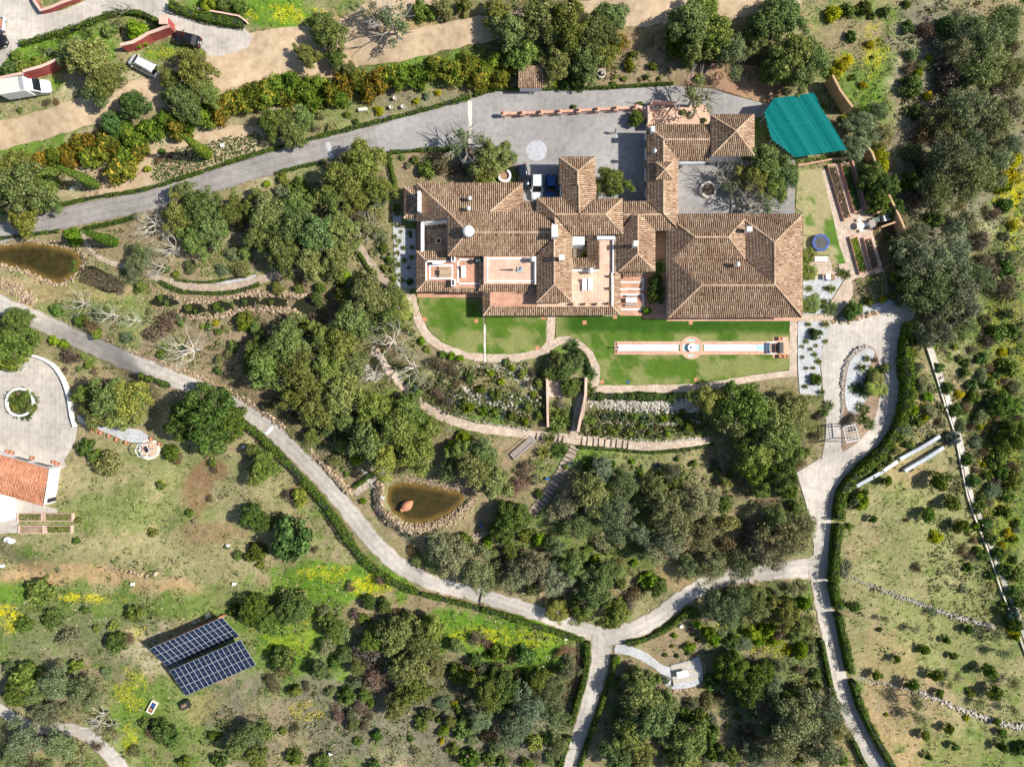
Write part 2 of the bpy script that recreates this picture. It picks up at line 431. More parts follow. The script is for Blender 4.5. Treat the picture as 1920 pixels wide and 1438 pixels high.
class MB:
    """collects simple solids (world coordinates) into one mesh"""
    def __init__(s): s.v = []; s.f = []
    def add(s, V, F):
        o = len(s.v); s.v += [tuple(p) for p in V]; s.f += [[i + o for i in f] for f in F]; return s
    def quadbox(s, P, z0, z1):
        """prism over polygon P (xy), z0/z1 number or list"""
        n = len(P)
        a = [(p[0], p[1], z0[i] if hasattr(z0, '__len__') else z0) for i, p in enumerate(P)]
        b = [(p[0], p[1], z1[i] if hasattr(z1, '__len__') else z1) for i, p in enumerate(P)]
        area = sum(P[i][0] * P[(i + 1) % n][1] - P[(i + 1) % n][0] * P[i][1] for i in range(n))
        F = [list(range(n, 2 * n)), list(range(n))[::-1]] + [[i, (i + 1) % n, n + (i + 1) % n, n + i] for i in range(n)]
        if area < 0: F = [f[::-1] for f in F]
        return s.add(a + b, F)
    def box(s, c, d, rz=0.0):
        ca, sa = math.cos(rz), math.sin(rz)
        P = [(c[0] + x * d[0] / 2 * ca - y * d[1] / 2 * sa, c[1] + x * d[0] / 2 * sa + y * d[1] / 2 * ca) for x, y in ((-1, -1), (1, -1), (1, 1), (-1, 1))]
        return s.quadbox(P, c[2], c[2] + d[2])
    def tube(s, a, b, r0, r1=None, n=6, caps=True):
        a = Vector(a); b = Vector(b); r1 = r0 if r1 is None else r1
        d = b - a
        if d.length < 1e-6: return s
        q = d.to_track_quat('Z', 'Y')
        V = []
        for p, r in ((a, r0), (b, r1)):
            for i in range(n):
                t = 2 * math.pi * i / n
                V.append(p + q @ Vector((math.cos(t) * r, math.sin(t) * r, 0)))
        F = [[i, (i + 1) % n, n + (i + 1) % n, n + i] for i in range(n)]
        if caps: F += [list(range(n, 2 * n)), list(range(n))[::-1]]
        return s.add(V, F)
    def lathe(s, prof, c, n=20, squash=1.0):
        V = []
        for r, z in prof:
            for i in range(n):
                t = 2 * math.pi * i / n
                V.append((c[0] + math.cos(t) * r, c[1] + math.sin(t) * r * squash, c[2] + z))
        F = [[j * n + i, j * n + (i + 1) % n, (j + 1) * n + (i + 1) % n, (j + 1) * n + i] for j in range(len(prof) - 1) for i in range(n)]
        m = len(prof)
        if prof[-1][0] > 1e-4: F.append([(m - 1) * n + i for i in range(n)])
        if prof[0][0] > 1e-4: F.append([i for i in range(n)][::-1])
        return s.add(V, F)
    def ring(s, c, r0, r1, h, n=28, a0=0, a1=2 * math.pi):
        full = abs(a1 - a0 - 2 * math.pi) < 1e-6
        k = n if full else n + 1
        V = []
        for i in range(k):
            t = a0 + (a1 - a0) * i / n
            for r in (r0, r1):
                for z in (0, h): V.append((c[0] + math.cos(t) * r, c[1] + math.sin(t) * r, c[2] + z))
        F = []
        for i in range(n):
            a, b = 4 * i, 4 * ((i + 1) % k)
            F += [[a + 1, a + 3, b + 3, b + 1], [a + 2, b + 2, b + 3, a + 3], [a, a + 1, b + 1, b], [a, b, b + 2, a + 2]]
        if not full: F += [[0, 2, 3, 1], [4 * n, 4 * n + 1, 4 * n + 3, 4 * n + 2]]
        return s.add(V, F)
    def loft(s, secs, caps=True):
        """secs: list of equal-length closed rings of points"""
        n = len(secs[0]); V = [p for r in secs for p in r]
        F = [[j * n + i, j * n + (i + 1) % n, (j + 1) * n + (i + 1) % n, (j + 1) * n + i] for j in range(len(secs) - 1) for i in range(n)]
        if caps: F += [list(range(n))[::-1], [(len(secs) - 1) * n + i for i in range(n)]]
        return s.add(V, F)
    def mesh(s, name, smooth=False):
        me = bpy.data.meshes.new(name); me.from_pydata(s.v, [], s.f); me.update()
        if smooth: me.polygons.foreach_set('use_smooth', [True] * len(me.polygons))
        return me
    def build(s, name, mat, parent=None, smooth=False, **kw):
        return link(name, s.mesh(name, smooth), mat, parent, **kw)

def bxy(x0, y0, x1, y1, z):
    """corners of a photo rectangle at height z"""
    return [W(x0, y1, z), W(x1, y1, z), W(x1, y0, z), W(x0, y0, z)]

# mask of hard surfaces in photo space (2 px cells), keeps weeds off roads and roofs
MASK = np.zeros((720, 961), np.uint8)
def mask_poly(P, val=1, grow=0):
    P = np.asarray(P, float)[:, :2] / 2
    x0, y0 = np.floor(P.min(0)).astype(int) - 2; x1, y1 = np.ceil(P.max(0)).astype(int) + 2
    x0, y0 = max(x0, 0), max(y0, 0); x1, y1 = min(x1, 960), min(y1, 719)
    if x1 <= x0 or y1 <= y0: return
    X, Y = np.meshgrid(np.arange(x0, x1) + .5, np.arange(y0, y1) + .5)
    d = poly_dist(X, Y, P)
    MASK[y0:y1, x0:x1][d > -grow / 2] = val

LAY = [0]
def patch(name, pts, mat, dz=.05, smooth=0, step=1.1, parent=None, level=None, colfn=None, hard=True, drop=0, **kw):
    """sheet draped on the terrain (or level) over a traced outline"""
    P = cr(pts, True, smooth) if smooth else np.asarray(pts, float)
    if hard: mask_poly(P)
    LAY[0] += 1; dz += .0011 * (LAY[0] % 60)
    Q = G(P[:, 0], P[:, 1], dz) if level is None else np.array([W(a, b, level) for a, b in P])
    n = len(Q)
    vs_ = [Vector(q[:2]) for q in Q]
    if level is None or colfn is not None:
        # split long edges so that the rim follows the ground
        vs_ = []
        for i in range(n):
            a, b = Q[i, :2], Q[(i + 1) % n, :2]
            k = max(1, int(np.hypot(*(b - a)) / step))
            vs_ += [Vector(a + (b - a) * t / k) for t in range(k)]
        n = len(vs_)
        xs = np.arange(Q[:, 0].min() + step * .5, Q[:, 0].max(), step); ys = np.arange(Q[:, 1].min() + step * .5, Q[:, 1].max(), step)
        if len(xs) and len(ys):
            X, Y = np.meshgrid(xs, ys)
            d = poly_dist(X, Y, np.array([[p.x, p.y] for p in vs_]))
            vs_ = vs_ + [Vector((a, b)) for a, b in zip(X[d > step * .3], Y[d > step * .3])]
    ov, oe, of, *_ = delaunay_2d_cdt(vs_, [], [list(range(n))], 1, 1e-4)
    V = np.array([[p.x, p.y] for p in ov])
    z = hgt(V[:, 0], V[:, 1]) + dz if level is None else np.full(len(V), level)
    V = np.column_stack([V, z])
    F = [list(f) for f in of]
    for f in F:
        a, b, c = V[f[0]], V[f[1]], V[f[2]]
        if (b[0] - a[0]) * (c[1] - a[1]) - (b[1] - a[1]) * (c[0] - a[0]) < 0: f.reverse()
    me = quadmesh(name, V, np.array(F))
    if colfn is not None: 
        k = CAMH / (CAMH - V[:, 2]); setcol(me, colfn(960 + V[:, 0] * S * k, 719 - V[:, 1] * S * k))
    uv = me.uv_layers.new(name='UVMap'); li = np.zeros(len(me.loops), np.int32); me.loops.foreach_get('vertex_index', li)
    uv.data.foreach_set('uv', (V[li, :2] * .4).astype(np.float32).ravel())
    return link(name, me, mat, parent, **kw)

def strip(name, pts, mat, dz=.05, n=6, parent=None, hard=True, cross=5, **kw):
    """ribbon along traced centre points (px, py, width px)"""
    LAY[0] += 1; dz += .0011 * (LAY[0] % 60)
    P = cr(pts, False, n)
    c = P[:, :2]; t = np.gradient(c, axis=0); t /= np.linalg.norm(t, axis=1)[:, None] + 1e-9
    nn = np.column_stack([-t[:, 1], t[:, 0]])
    wob = 1 + .05 * np.sin(np.arange(len(P)) * 1.7 + len(name)) 
    rows = [c + nn * (P[:, 2:3] * wob[:, None] * (k / (cross - 1) - .5)) for k in range(cross)]
    rag = np.random.default_rng(len(name) * 7).normal(0, 1, (2, len(P))) * (.9 if 'road' in name or 'track' in name else .35)
    rows[0] = rows[0] + nn * rag[0][:, None]; rows[-1] = rows[-1] + nn * rag[1][:, None]
    if hard: mask_poly(np.concatenate([rows[0], rows[-1][::-1]]))
    A = np.stack(rows, 1)
    m = len(P)
    V = G(A[:, :, 0].ravel(), A[:, :, 1].ravel(), dz)
    F = np.array([[i * cross + k, i * cross + k + 1, (i + 1) * cross + k + 1, (i + 1) * cross + k] for i in range(m - 1) for k in range(cross - 1)])
    a, b, d = V[F[0][0]], V[F[0][1]], V[F[0][2]]
    if (b[0] - a[0]) * (d[1] - a[1]) - (b[1] - a[1]) * (d[0] - a[0]) < 0: F = F[:, ::-1]
    me = quadmesh(name, V, F)
    L = np.concatenate([[0], np.cumsum(np.linalg.norm(np.diff(V[cross // 2::cross], axis=0), axis=1))])
    U = np.column_stack([np.repeat(L, cross), np.tile(np.arange(cross), m)])
    uv = me.uv_layers.new(name='UVMap'); li = np.zeros(len(me.loops), np.int32); me.loops.foreach_get('vertex_index', li)
    uv.data.foreach_set('uv', U[li].astype(np.float32).ravel())
    return link(name, me, mat, parent, **kw)

def wline(pts, smooth=0, step=.5):
    """traced polyline -> dense world points on the ground"""
    P = cr(pts, False, smooth) if smooth else np.asarray(pts, float)
    Q = G(P[:, 0], P[:, 1])
    out = [Q[0]]
    for a, b in zip(Q[:-1], Q[1:]):
        k = max(1, int(np.linalg.norm(b - a) / step))
        out += [a + (b - a) * (i + 1) / k for i in range(k)]
    out = np.array(out); out[:, 2] = hgt(out[:, 0], out[:, 1])
    return out

def wall_mesh(mb, Q, th, h, z0=-.3, top=None):
    """wall with thickness along ground points Q; h above ground, or level top"""
    t = np.gradient(Q[:, :2], axis=0); t /= np.linalg.norm(t, axis=1)[:, None] + 1e-9
    nn = np.column_stack([-t[:, 1], t[:, 0]]) * th / 2
    secs = []
    for q, o in zip(Q, nn):
        zt = q[2] + h if top is None else top
        secs.append([(q[0] + o[0], q[1] + o[1], q[2] + z0), (q[0] - o[0], q[1] - o[1], q[2] + z0), (q[0] - o[0], q[1] - o[1], zt), (q[0] + o[0], q[1] + o[1], zt)])
    return mb.loft(secs)
# ------------------------------------------------------------------ ground colours (what grows or lies where)
def vnoise(u, v, cell, seed):
    r = np.random.default_rng(seed).random((256, 256))
    a, b = u / cell, v / cell
    i, j = np.floor(a).astype(int), np.floor(b).astype(int)
    fx, fy = a - i, b - j
    fx, fy = fx * fx * (3 - 2 * fx), fy * fy * (3 - 2 * fy)
    g = lambda p, q: r[p % 256, q % 256]
    return (g(i, j) * (1 - fx) + g(i + 1, j) * fx) * (1 - fy) + (g(i, j + 1) * (1 - fx) + g(i + 1, j + 1) * fx) * fy
def fbm(u, v, cell, seed, o=4):
    t = 0; a = 1; n = 0
    for k in range(o):
        t = t + a * vnoise(u, v, cell / 2 ** k, seed + k); n += a; a *= .6
    return t / n

GC = dict(straw=(.33, .28, .155), grn=(.145, .2, .045), lush=(.135, .235, .026), yel=(.56, .5, .02), soil=(.31, .225, .15), orange=(.46, .30, .175),
          brush=(.21, .18, .135), pale=(.48, .39, .27), dark=(.06, .075, .025), mulch=(.14, .09, .058), rust=(.26, .14, .085))
GC = {k: np.array(v) for k, v in GC.items()}
ZONES = """90 95 130 45 lush 1;500 15 130 38 lush 1;540 28 70 18 yel .5;330 95 50 18 lush .7;300 100 30 10 yel .4;250 165 150 40 pale .8;60 190 90 20 straw .7
60 275 110 14 lush .8;830 108 130 20 lush .9;930 95 60 25 lush .6;330 290 180 60 pale .8;170 350 60 25 pale .8;650 212 160 35 straw .6;800 195 100 20 brush .6;640 205 60 25 grn .5
1180 130 90 40 soil 1;1390 140 120 60 mulch 1;1250 125 60 40 soil .7;1000 60 200 70 mulch .6;1250 50 200 40 orange .6;720 50 120 30 orange .8
1640 110 110 90 grn .9;1590 70 70 40 soil .8;1710 130 45 130 pale .8;1640 100 26 55 yel .4;1580 125 22 25 yel .7;1770 110 90 120 brush .9;1700 230 60 70 soil .7;1640 190 40 50 lush .5
1850 420 90 110 lush .6;1890 330 40 60 yel .7;1900 420 20 60 yel .5;1800 420 60 60 pale .6;1840 500 60 50 soil .6;1790 330 120 120 brush .8;1880 200 60 120 brush .6;1900 650 60 80 yel .25
820 310 90 35 soil 1;700 420 60 100 soil .7;420 470 80 50 pale .7;300 480 150 60 soil .6;230 600 200 50 grn .5;110 545 130 25 orange .5;480 640 200 120 soil .8;600 620 120 100 mulch .5
650 780 250 130 mulch .5;860 740 180 60 grn .5;900 720 150 40 soil .5;1000 780 100 40 grn .6;620 870 60 30 soil .8;820 1000 150 40 soil .8;1000 900 80 90 soil .8
350 800 130 60 soil .7;260 720 100 40 soil .7;300 960 260 150 straw .9;230 960 130 45 grn .6;330 870 90 40 grn .4;400 880 35 30 rust .7;370 920 25 40 rust .7;400 1000 60 20 rust .5;480 930 50 60 straw .6
100 1075 170 22 orange .9;330 1100 70 14 orange .8;250 1035 160 30 straw .9;100 1165 180 75 grn .9;30 1110 60 20 lush .8;15 1160 28 26 yel .9;145 1118 50 8 yel .7;200 1125 40 6 yel .5;260 1185 18 14 yel .4
170 1200 150 60 brush .5;300 1140 100 25 grn .7;420 1120 100 30 grn .6;280 1215 50 40 pale .7;330 1340 150 70 grn .7;245 1290 30 40 yel .4;245 1380 14 25 yel .7;235 1360 70 50 lush .5;380 1400 90 50 grn .5;400 1330 70 25 orange .4
60 1300 120 40 brush .6;80 1380 120 50 soil .6;640 1085 130 40 lush 1;690 1095 45 22 yel .7;610 1075 50 15 yel .5;770 1130 60 20 lush .8;560 1220 90 110 lush .9;540 1180 60 40 yel .25;590 1320 50 35 lush .9;580 1330 35 18 yel .6
800 1120 60 20 soil .9;860 1145 200 16 soil .9;1000 1180 120 14 soil .8;930 1185 150 40 lush 1;900 1190 60 14 yel .4;1000 1240 80 60 lush 1;1075 1260 22 70 mulch 1;960 1200 90 20 yel .3
700 1340 220 90 brush .9;860 1390 200 60 brush .8;470 1330 80 80 brush .5;520 1360 60 50 soil .5;900 1300 120 60 dark .5;1000 1360 100 60 brush .8;1050 1380 40 40 grn .4
1330 1190 160 70 soil .8;1380 1310 150 110 brush .8;1340 1185 26 22 yel .6;1400 1185 60 26 lush .8;1440 1200 60 30 yel .4;1230 1290 100 110 soil .6;1270 1350 120 70 soil .6;1500 1240 60 50 grn .6;1350 1280 60 60 grn .5;1480 1120 80 30 grn .7
1150 870 120 50 grn .7;1130 850 120 14 lush .7;1260 860 120 40 straw .6;1120 1050 100 40 lush .7;1040 1000 60 60 grn .6;1250 1050 250 50 mulch .4;1400 950 100 60 soil .5;1440 830 120 100 mulch .5;1300 1090 100 20 orange .5
1720 990 150 140 straw .9;1740 1000 120 90 grn .35;1690 870 60 40 orange .5;1600 1000 40 50 soil .4;1660 760 70 120 grn .6;1700 780 40 70 yel .25;1680 790 80 60 straw .5;1740 1190 180 90 straw .8;1790 1180 150 90 grn .45;1660 1230 50 60 orange .4
1690 1370 120 90 orange .7;1740 1330 90 50 soil .5;1840 1400 130 70 grn .6;1860 1340 100 40 straw .6;1880 800 70 300 dark .6;1900 850 60 200 grn .5;1870 900 40 200 yel .18;1900 1050 40 100 lush .4
1200 790 140 30 dark .6;1200 800 130 24 grn .5;880 770 150 30 grn .4;1060 810 60 30 mulch .4;1540 380 60 60 straw .6;1560 440 40 40 lush .5;1650 380 40 90 mulch .9;1670 480 40 80 mulch .9"""
ZONES = [z.split() for l in ZONES.split('\n') for z in l.split(';')]
def ground_col(u, v):
    m = fbm(u, v, 60, 1); f = fbm(u, v, 14, 9, 3); g = fbm(u, v, 110, 20)
    m = sm((m * .7 + f * .3 - .34) / .3)
    c = GC['straw'][None] * (1 - m)[:, None] + GC['grn'][None] * m[:, None]
    t = np.maximum(sm((g - .47) / .1), sm((fbm(u, v, 28, 55, 4) - .56) / .07) * .8)[:, None] * .75
    c = c * (1 - t) + GC['soil'][None] * t
    for i, z in enumerate(ZONES):
        cx, cy, rx, ry, st = float(z[0]), float(z[1]), float(z[2]), float(z[3]), float(z[5])
        d = 1 - np.hypot((u - cx) / rx, (v - cy) / ry)
        k = d > -.5
        if not k.any(): continue
        n = fbm(u[k], v[k], 26, 40 + i, 3)
        spot = z[4] == 'yel'
        w = sm((d[k] + (n - .5) * (1.6 if not spot else 2.2) + (.25 if not spot else -.05)) / (.5 if not spot else .22)) * st
        if spot: w = w * sm((vnoise(u[k], v[k], 4, 77) - .35) / .2)
        w = (w * (1.0 + .7 * (f[k] - .5)))[:, None]
        w = np.clip(w, 0, 1)
        c[k] = c[k] * (1 - w) + GC[z[4]][None] * w
    # small clods and tussocks
    q = vnoise(u, v, 6, 5)[:, None]
    k2 = sm((fbm(u, v, 9, 31, 2) - .6) / .12)[:, None] * .45
    c = c * (.82 + .36 * q)
    return c * (1 - k2) + (c * np.array([.55, .72, .42])) * k2

# ------------------------------------------------------------------ terrain: one sheet to the horizon
far = np.array([8, 18, 32, 55, 90, 150, 260, 450, 800.])
xs = np.concatenate([-(92 + far)[::-1], np.arange(-92, 92.01, .45), 92 + far])
ys = np.concatenate([-(72 + far)[::-1], np.arange(-72, 72.01, .45), 72 + far])
X, Y = np.meshgrid(xs, ys)
Z = hgt(X.ravel(), Y.ravel())
V = np.column_stack([X.ravel(), Y.ravel(), Z])
nx = len(xs)
i, j = np.meshgrid(np.arange(nx - 1), np.arange(len(ys) - 1))
i = i.ravel(); j = j.ravel()
F = np.column_stack([j * nx + i, j * nx + i + 1, (j + 1) * nx + i + 1, (j + 1) * nx + i])
me = quadmesh('ground', V, F)
k = CAMH / (CAMH - Z)
setcol(me, ground_col(960 + V[:, 0] * S * k, 719 - V[:, 1] * S * k))
me.polygons.foreach_set('use_smooth', np.ones(len(me.polygons), bool))
link('ground', me, 'ground', label='sloping hillside ground of grass, weeds and bare soil', kind='structure')

# ------------------------------------------------------------------ roads and paved areas
st = dict(kind='structure')
strip('dirt_road', [(-40, 262, 52), (60, 240, 54), (150, 212, 56), (240, 185, 60), (330, 160, 66), (420, 130, 80), (500, 112, 88), (580, 98, 86), (660, 92, 66), (740, 88, 56), (820, 72, 52), (900, 56, 50), (1000, 42, 52), (1100, 30, 56), (1200, 22, 56), (1300, 14, 52), (1400, 6, 50), (1500, -10, 50)], 'dirt', .05, **st)
patch('dirt_junction', [(392, 102), (470, 62), (560, 50), (640, 40), (690, 60), (670, 128), (600, 148), (520, 155), (440, 165), (400, 150)], 'dirt', .05, 2, **st)
strip('dirt_track', [(640, 60, 40), (700, 28, 50), (760, 5, 50), (830, -25, 50)], 'dirt', .045, **st)
patch('upper_concrete_road', [(-30, -30), (66, -30), (70, 4), (84, 27), (122, 18), (160, 2), (190, -30), (300, -30), (320, 14), (345, 28), (400, 42), (460, 54), (474, 70), (464, 90), (440, 98), (410, 106), (392, 104), (372, 84), (338, 62), (310, 44), (270, 26), (235, 24), (190, 36), (130, 54), (70, 72), (40, 85), (22, 98), (6, 120), (-30, 150)], 'concrete', .06, **st)
strip('driveway', [(-40, 447, 36), (30, 432, 38), (105, 413, 40), (190, 394, 40), (270, 378, 41), (360, 352, 43), (480, 314, 44), (600, 279, 45), (680, 258, 50), (740, 243, 66)], 'asphalt_road', .05, **st)
patch('forecourt', [(700, 232), (760, 218), (820, 203), (880, 187), (905, 178), (930, 172), (1000, 171), (1125, 169), (1262, 161), (1300, 164), (1332, 167), (1380, 181), (1440, 196), (1452, 214), (1414, 222), (1330, 240), (1270, 240), (1220, 250), (1218, 390), (1160, 390), (1110, 380), (1010, 380), (978, 380), (976, 345), (972, 330), (960, 300), (940, 280), (890, 278), (800, 281), (732, 285), (712, 284)], 'asphalt', .056, **st)
patch('rear_courtyard', [(1268, 296), (1340, 290), (1420, 285), (1490, 300), (1490, 404), (1268, 404)], 'asphalt', .05, **st)
patch('mulch_bank', [(1290, 160), (1300, 128), (1360, 120), (1440, 130), (1470, 165), (1450, 186), (1430, 192), (1380, 178), (1335, 164)], 'redsoil', .04, 3, hard=False, **st)
strip('lower_road', [(-40, 556, 36), (0, 571, 36), (60, 596, 36), (120, 624, 36), (190, 655, 36), (250, 681, 35), (330, 712, 34), (400, 741, 34), (450, 767, 33), (500, 800, 32), (540, 836, 31), (580, 876, 31), (610, 906, 31), (648, 950, 32), (686, 998, 34), (720, 1035, 34), (760, 1067, 32), (805, 1090, 30), (850, 1104, 29), (900, 1116, 28), (960, 1134, 29), (1010, 1150, 29), (1060, 1168, 30), (1110, 1186, 34), (1140, 1196, 38)], 'concrete_road', .05, **st)
strip('south_road', [(1128, 1190, 40), (1127, 1220, 40), (1122, 1250, 38), (1112, 1290, 34), (1098, 1340, 31), (1083, 1390, 29), (1068, 1440, 28), (1055, 1490, 28)], 'concrete_road', .056, **st)
strip('link_road', [(1135, 1196, 36), (1170, 1186, 36), (1200, 1176, 35), (1236, 1156, 34), (1266, 1131, 32), (1300, 1108, 31), (1345, 1088, 31), (1400, 1077, 32), (1450, 1072, 34), (1500, 1066, 38), (1535, 1068, 44)], 'concrete_road', .062, **st)
patch('turning_circle', [(1557, 602), (1580, 606), (1620, 592), (1670, 576), (1704, 550), (1720, 566), (1712, 596), (1688, 622), (1682, 660), (1686, 720), (1677, 785), (1648, 832), (1605, 870), (1566, 918), (1558, 978), (1552, 1040), (1556, 1078), (1520, 1082), (1500, 1056), (1526, 1040), (1522, 1000), (1516, 957), (1535, 890), (1541, 860), (1549, 802), (1542, 720), (1540, 660)], 'concrete', .05, 2, **st)
strip('orchard_road', [(1535, 1066, 40), (1541, 1110, 36), (1550, 1160, 34), (1561, 1210, 33), (1572, 1262, 33), (1588, 1320, 34), (1608, 1370, 35), (1642, 1438, 36), (1668, 1490, 36)], 'concrete_road', .068, **st)
patch('parking_bay', [(1493, 886), (1538, 859), (1541, 862), (1520, 955), (1515, 957)], 'pale_floor' if False else 'concrete', .075, **st)
strip('corner_road', [(-40, 1312, 20), (0, 1330, 22), (30, 1350, 22), (70, 1364, 22), (110, 1366, 24), (150, 1372, 26), (185, 1395, 28), (215, 1425, 30), (240, 1460, 32)], 'concrete_road', .05, **st)
patch('west_plaza', [(-40, 680), (0, 675), (30, 669), (64, 671), (95, 684), (116, 706), (129, 738), (136, 780), (145, 806), (136, 838), (120, 862), (112, 880), (-40, 850)], 'concrete', .05, 2, **st)
patch('house_yard', [(-40, 920), (20, 930), (85, 948), (108, 955), (108, 962), (36, 966), (34, 998), (-40, 1000)], 'concrete', .046, **st)
# footpaths
pp = 'path_paving'
strip('lawn_path', [(770, 553, 18), (776, 575, 17), (785, 600, 16), (800, 628, 16), (828, 650, 15), (870, 664, 15), (915, 671, 15), (960, 671, 15), (1000, 664, 15), (1022, 655, 16)], pp, .06, **st)
strip('lawn_path_spur', [(1034, 592, 16), (1033, 615, 16), (1029, 640, 17), (1020, 660, 20)], pp, .064, **st)
strip('lawn_path_loop', [(1030, 650, 16), (1046, 640, 15), (1066, 637, 15), (1088, 646, 15), (1106, 664, 15), (1117, 690, 15), (1117, 712, 15), (1112, 728, 18)], pp, .068, **st)
strip('terrace_path', [(1108, 729, 17), (1150, 730, 15), (1220, 729, 14), (1300, 727, 14), (1350, 720, 13), (1420, 708, 13), (1485, 699, 13)], pp, .072, **st)
strip('east_path', [(1488, 596, 14), (1488, 650, 14), (1487, 706, 14)], pp, .076, **st)
strip('garden_path', [(700, 650, 14), (726, 690, 15), (760, 728, 16), (800, 765, 17), (850, 789, 17), (900, 803, 17), (960, 810, 17), (1010, 817, 17), (1060, 822, 17), (1110, 828, 17), (1160, 833, 17), (1220, 837, 17), (1270, 834, 16), (1330, 826, 15)], pp, .06, **st)
strip('woodland_path', [(672, 460, 13), (690, 486, 14), (712, 516, 15), (738, 543, 17), (768, 548, 16)], 'rough_paving', .06, **st)
strip('west_garden_path', [(152, 432, 7), (165, 462, 8), (200, 490, 9), (260, 506, 10), (300, 524, 13), (340, 535, 16), (390, 541, 17), (440, 536, 17), (490, 524, 15), (540, 508, 12), (590, 500, 11)], 'rough_paving', .06, **st)
patch('kitchen_garden_paving', [(1540, 320), (1600, 297), (1612, 330), (1628, 398), (1640, 412), (1636, 436), (1656, 508), (1600, 526), (1578, 520), (1560, 440)], pp, .05, **st)
patch('east_patio', [(1510, 486), (1558, 480), (1560, 508), (1592, 500), (1602, 545), (1590, 572), (1560, 600), (1506, 606), (1494, 600), (1506, 592), (1545, 590), (1562, 560), (1584, 524), (1560, 526), (1530, 528)], pp, .046, **st)
patch('herb_plot', [(1597, 526), (1658, 508), (1668, 548), (1636, 562), (1604, 560)], 'soil', .045, **st)
patch('service_court', [(1216, 206), (1322, 196), (1332, 216), (1332, 240), (1216, 240)], 'pale_floor', .062, **st)
# gravel gardens
gv = 'gravel'
patch('west_gravel_garden', [(736, 396), (752, 395), (753, 428), (779, 430), (780, 541), (744, 541), (739, 480)], gv, .05, 1, hard=False, **st)
patch('palm_gravel_garden', [(1506, 528), (1545, 520), (1582, 523), (1560, 560), (1545, 588), (1506, 592)], gv, .05, hard=False, **st)
patch('topiary_gravel_garden', [(1496, 603), (1558, 602), (1551, 625), (1541, 650), (1538, 690), (1540, 742), (1500, 738), (1496, 690)], gv, .05, hard=False, **st)
patch('boulder_gravel_garden', [(1572, 600), (1590, 582), (1640, 570), (1690, 556), (1700, 562), (1680, 574), (1630, 588), (1596, 604)], gv, .056, 1, hard=False, **st)
patch('island_bed', [(1579, 840), (1579, 780), (1580, 710), (1584, 682), (1598, 660), (1622, 648), (1640, 655), (1648, 682), (1651, 725), (1646, 765), (1636, 795), (1616, 822), (1590, 842)], 'soil', .1, 2, hard=False, **st)
patch('island_gravel', [(1584, 740), (1590, 690), (1604, 665), (1628, 652), (1640, 662), (1628, 690), (1622, 720), (1626, 745), (1606, 775), (1590, 770)], gv, .13, 3, hard=False, **st)
patch('pavilion_gravel', [(1156, 1208), (1185, 1212), (1215, 1225), (1240, 1245), (1262, 1250), (1300, 1234), (1312, 1232), (1318, 1262), (1312, 1284), (1262, 1292), (1246, 1282), (1238, 1262), (1215, 1245), (1180, 1228), (1153, 1224)], gv, .07, 2, **st)
patch('gazebo_gravel', [(146, 776), (160, 788), (190, 800), (230, 802), (262, 806), (278, 818), (270, 832), (240, 828), (200, 812), (165, 800), (147, 790)], gv, .05, 2, hard=False, **st)
strip('spring_gravel', [(395, 530, 4), (440, 527, 5), (480, 517, 4)], gv, .075, hard=False, **st)

# lawns
def lawn_col(u, v):
    dk, md, pl = np.array([.032, .09, .007]), np.array([.075, .145, .015]), np.array([.21, .225, .075])
    n = fbm(u, v, 40, 70, 4); f = fbm(u, v, 10, 71, 3)
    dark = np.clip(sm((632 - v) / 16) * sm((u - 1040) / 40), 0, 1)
    w = sm((n * .75 + f * .3 - .50) / .10)
    for cx, cy, rx, ry, s_ in ((850, 590, 70, 40, .6), (960, 635, 60, 25, -.8), (1250, 690, 50, 24, 1), (1290, 690, 26, 20, 1), (1180, 680, 26, 18, .8), (1160, 705, 24, 20, .7), (1400, 690, 90, 22, -.9), (830, 640, 50, 20, .3), (940, 625, 20, 14, 1), (1110, 650, 30, 30, .4)):
        d = 1 - np.hypot((u - cx) / rx, (v - cy) / ry) + (f - .5) * .8
        w = np.clip(w + s_ * sm(d / .35), 0, 1)
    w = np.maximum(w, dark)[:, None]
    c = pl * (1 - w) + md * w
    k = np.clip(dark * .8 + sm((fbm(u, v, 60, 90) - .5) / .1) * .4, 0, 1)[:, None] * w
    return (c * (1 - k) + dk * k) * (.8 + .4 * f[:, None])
kl_mix = lambda w: np.array([.09, .17, .022]) * w + np.array([.33, .29, .15]) * (1 - w)
patch('west_lawn', [(781, 556), (905, 560), (907, 662), (880, 662), (832, 643), (806, 620), (790, 590)], 'lawn', .05, step=.5, colfn=lawn_col, **st)
patch('middle_lawn', [(910, 590), (1026, 590), (1024, 640), (1014, 654), (980, 662), (911, 664)], 'lawn', .05, step=.5, colfn=lawn_col, **st)
patch('fountain_lawn', [(1043, 590), (1250, 590), (1250, 600), (1481, 600), (1481, 694), (1420, 702), (1350, 713), (1300, 720), (1124, 722), (1125, 690), (1112, 660), (1090, 640), (1066, 630), (1042, 632)], 'lawn', .05, step=.5, colfn=lawn_col, **st)
patch('kitchen_lawn', [(1496, 322), (1540, 316), (1560, 400), (1574, 460), (1586, 494), (1560, 496), (1554, 478), (1506, 474), (1506, 402), (1492, 390)], 'lawn', .05, step=.5,
      colfn=lambda u, v: kl_mix(sm((fbm(u, v, 22, 12, 5) + (u - 1540) / 300 + (v - 400) / 700 - .5) / .09)[:, None]) * (.8 + .4 * fbm(u, v, 8, 3)[:, None]), **st)
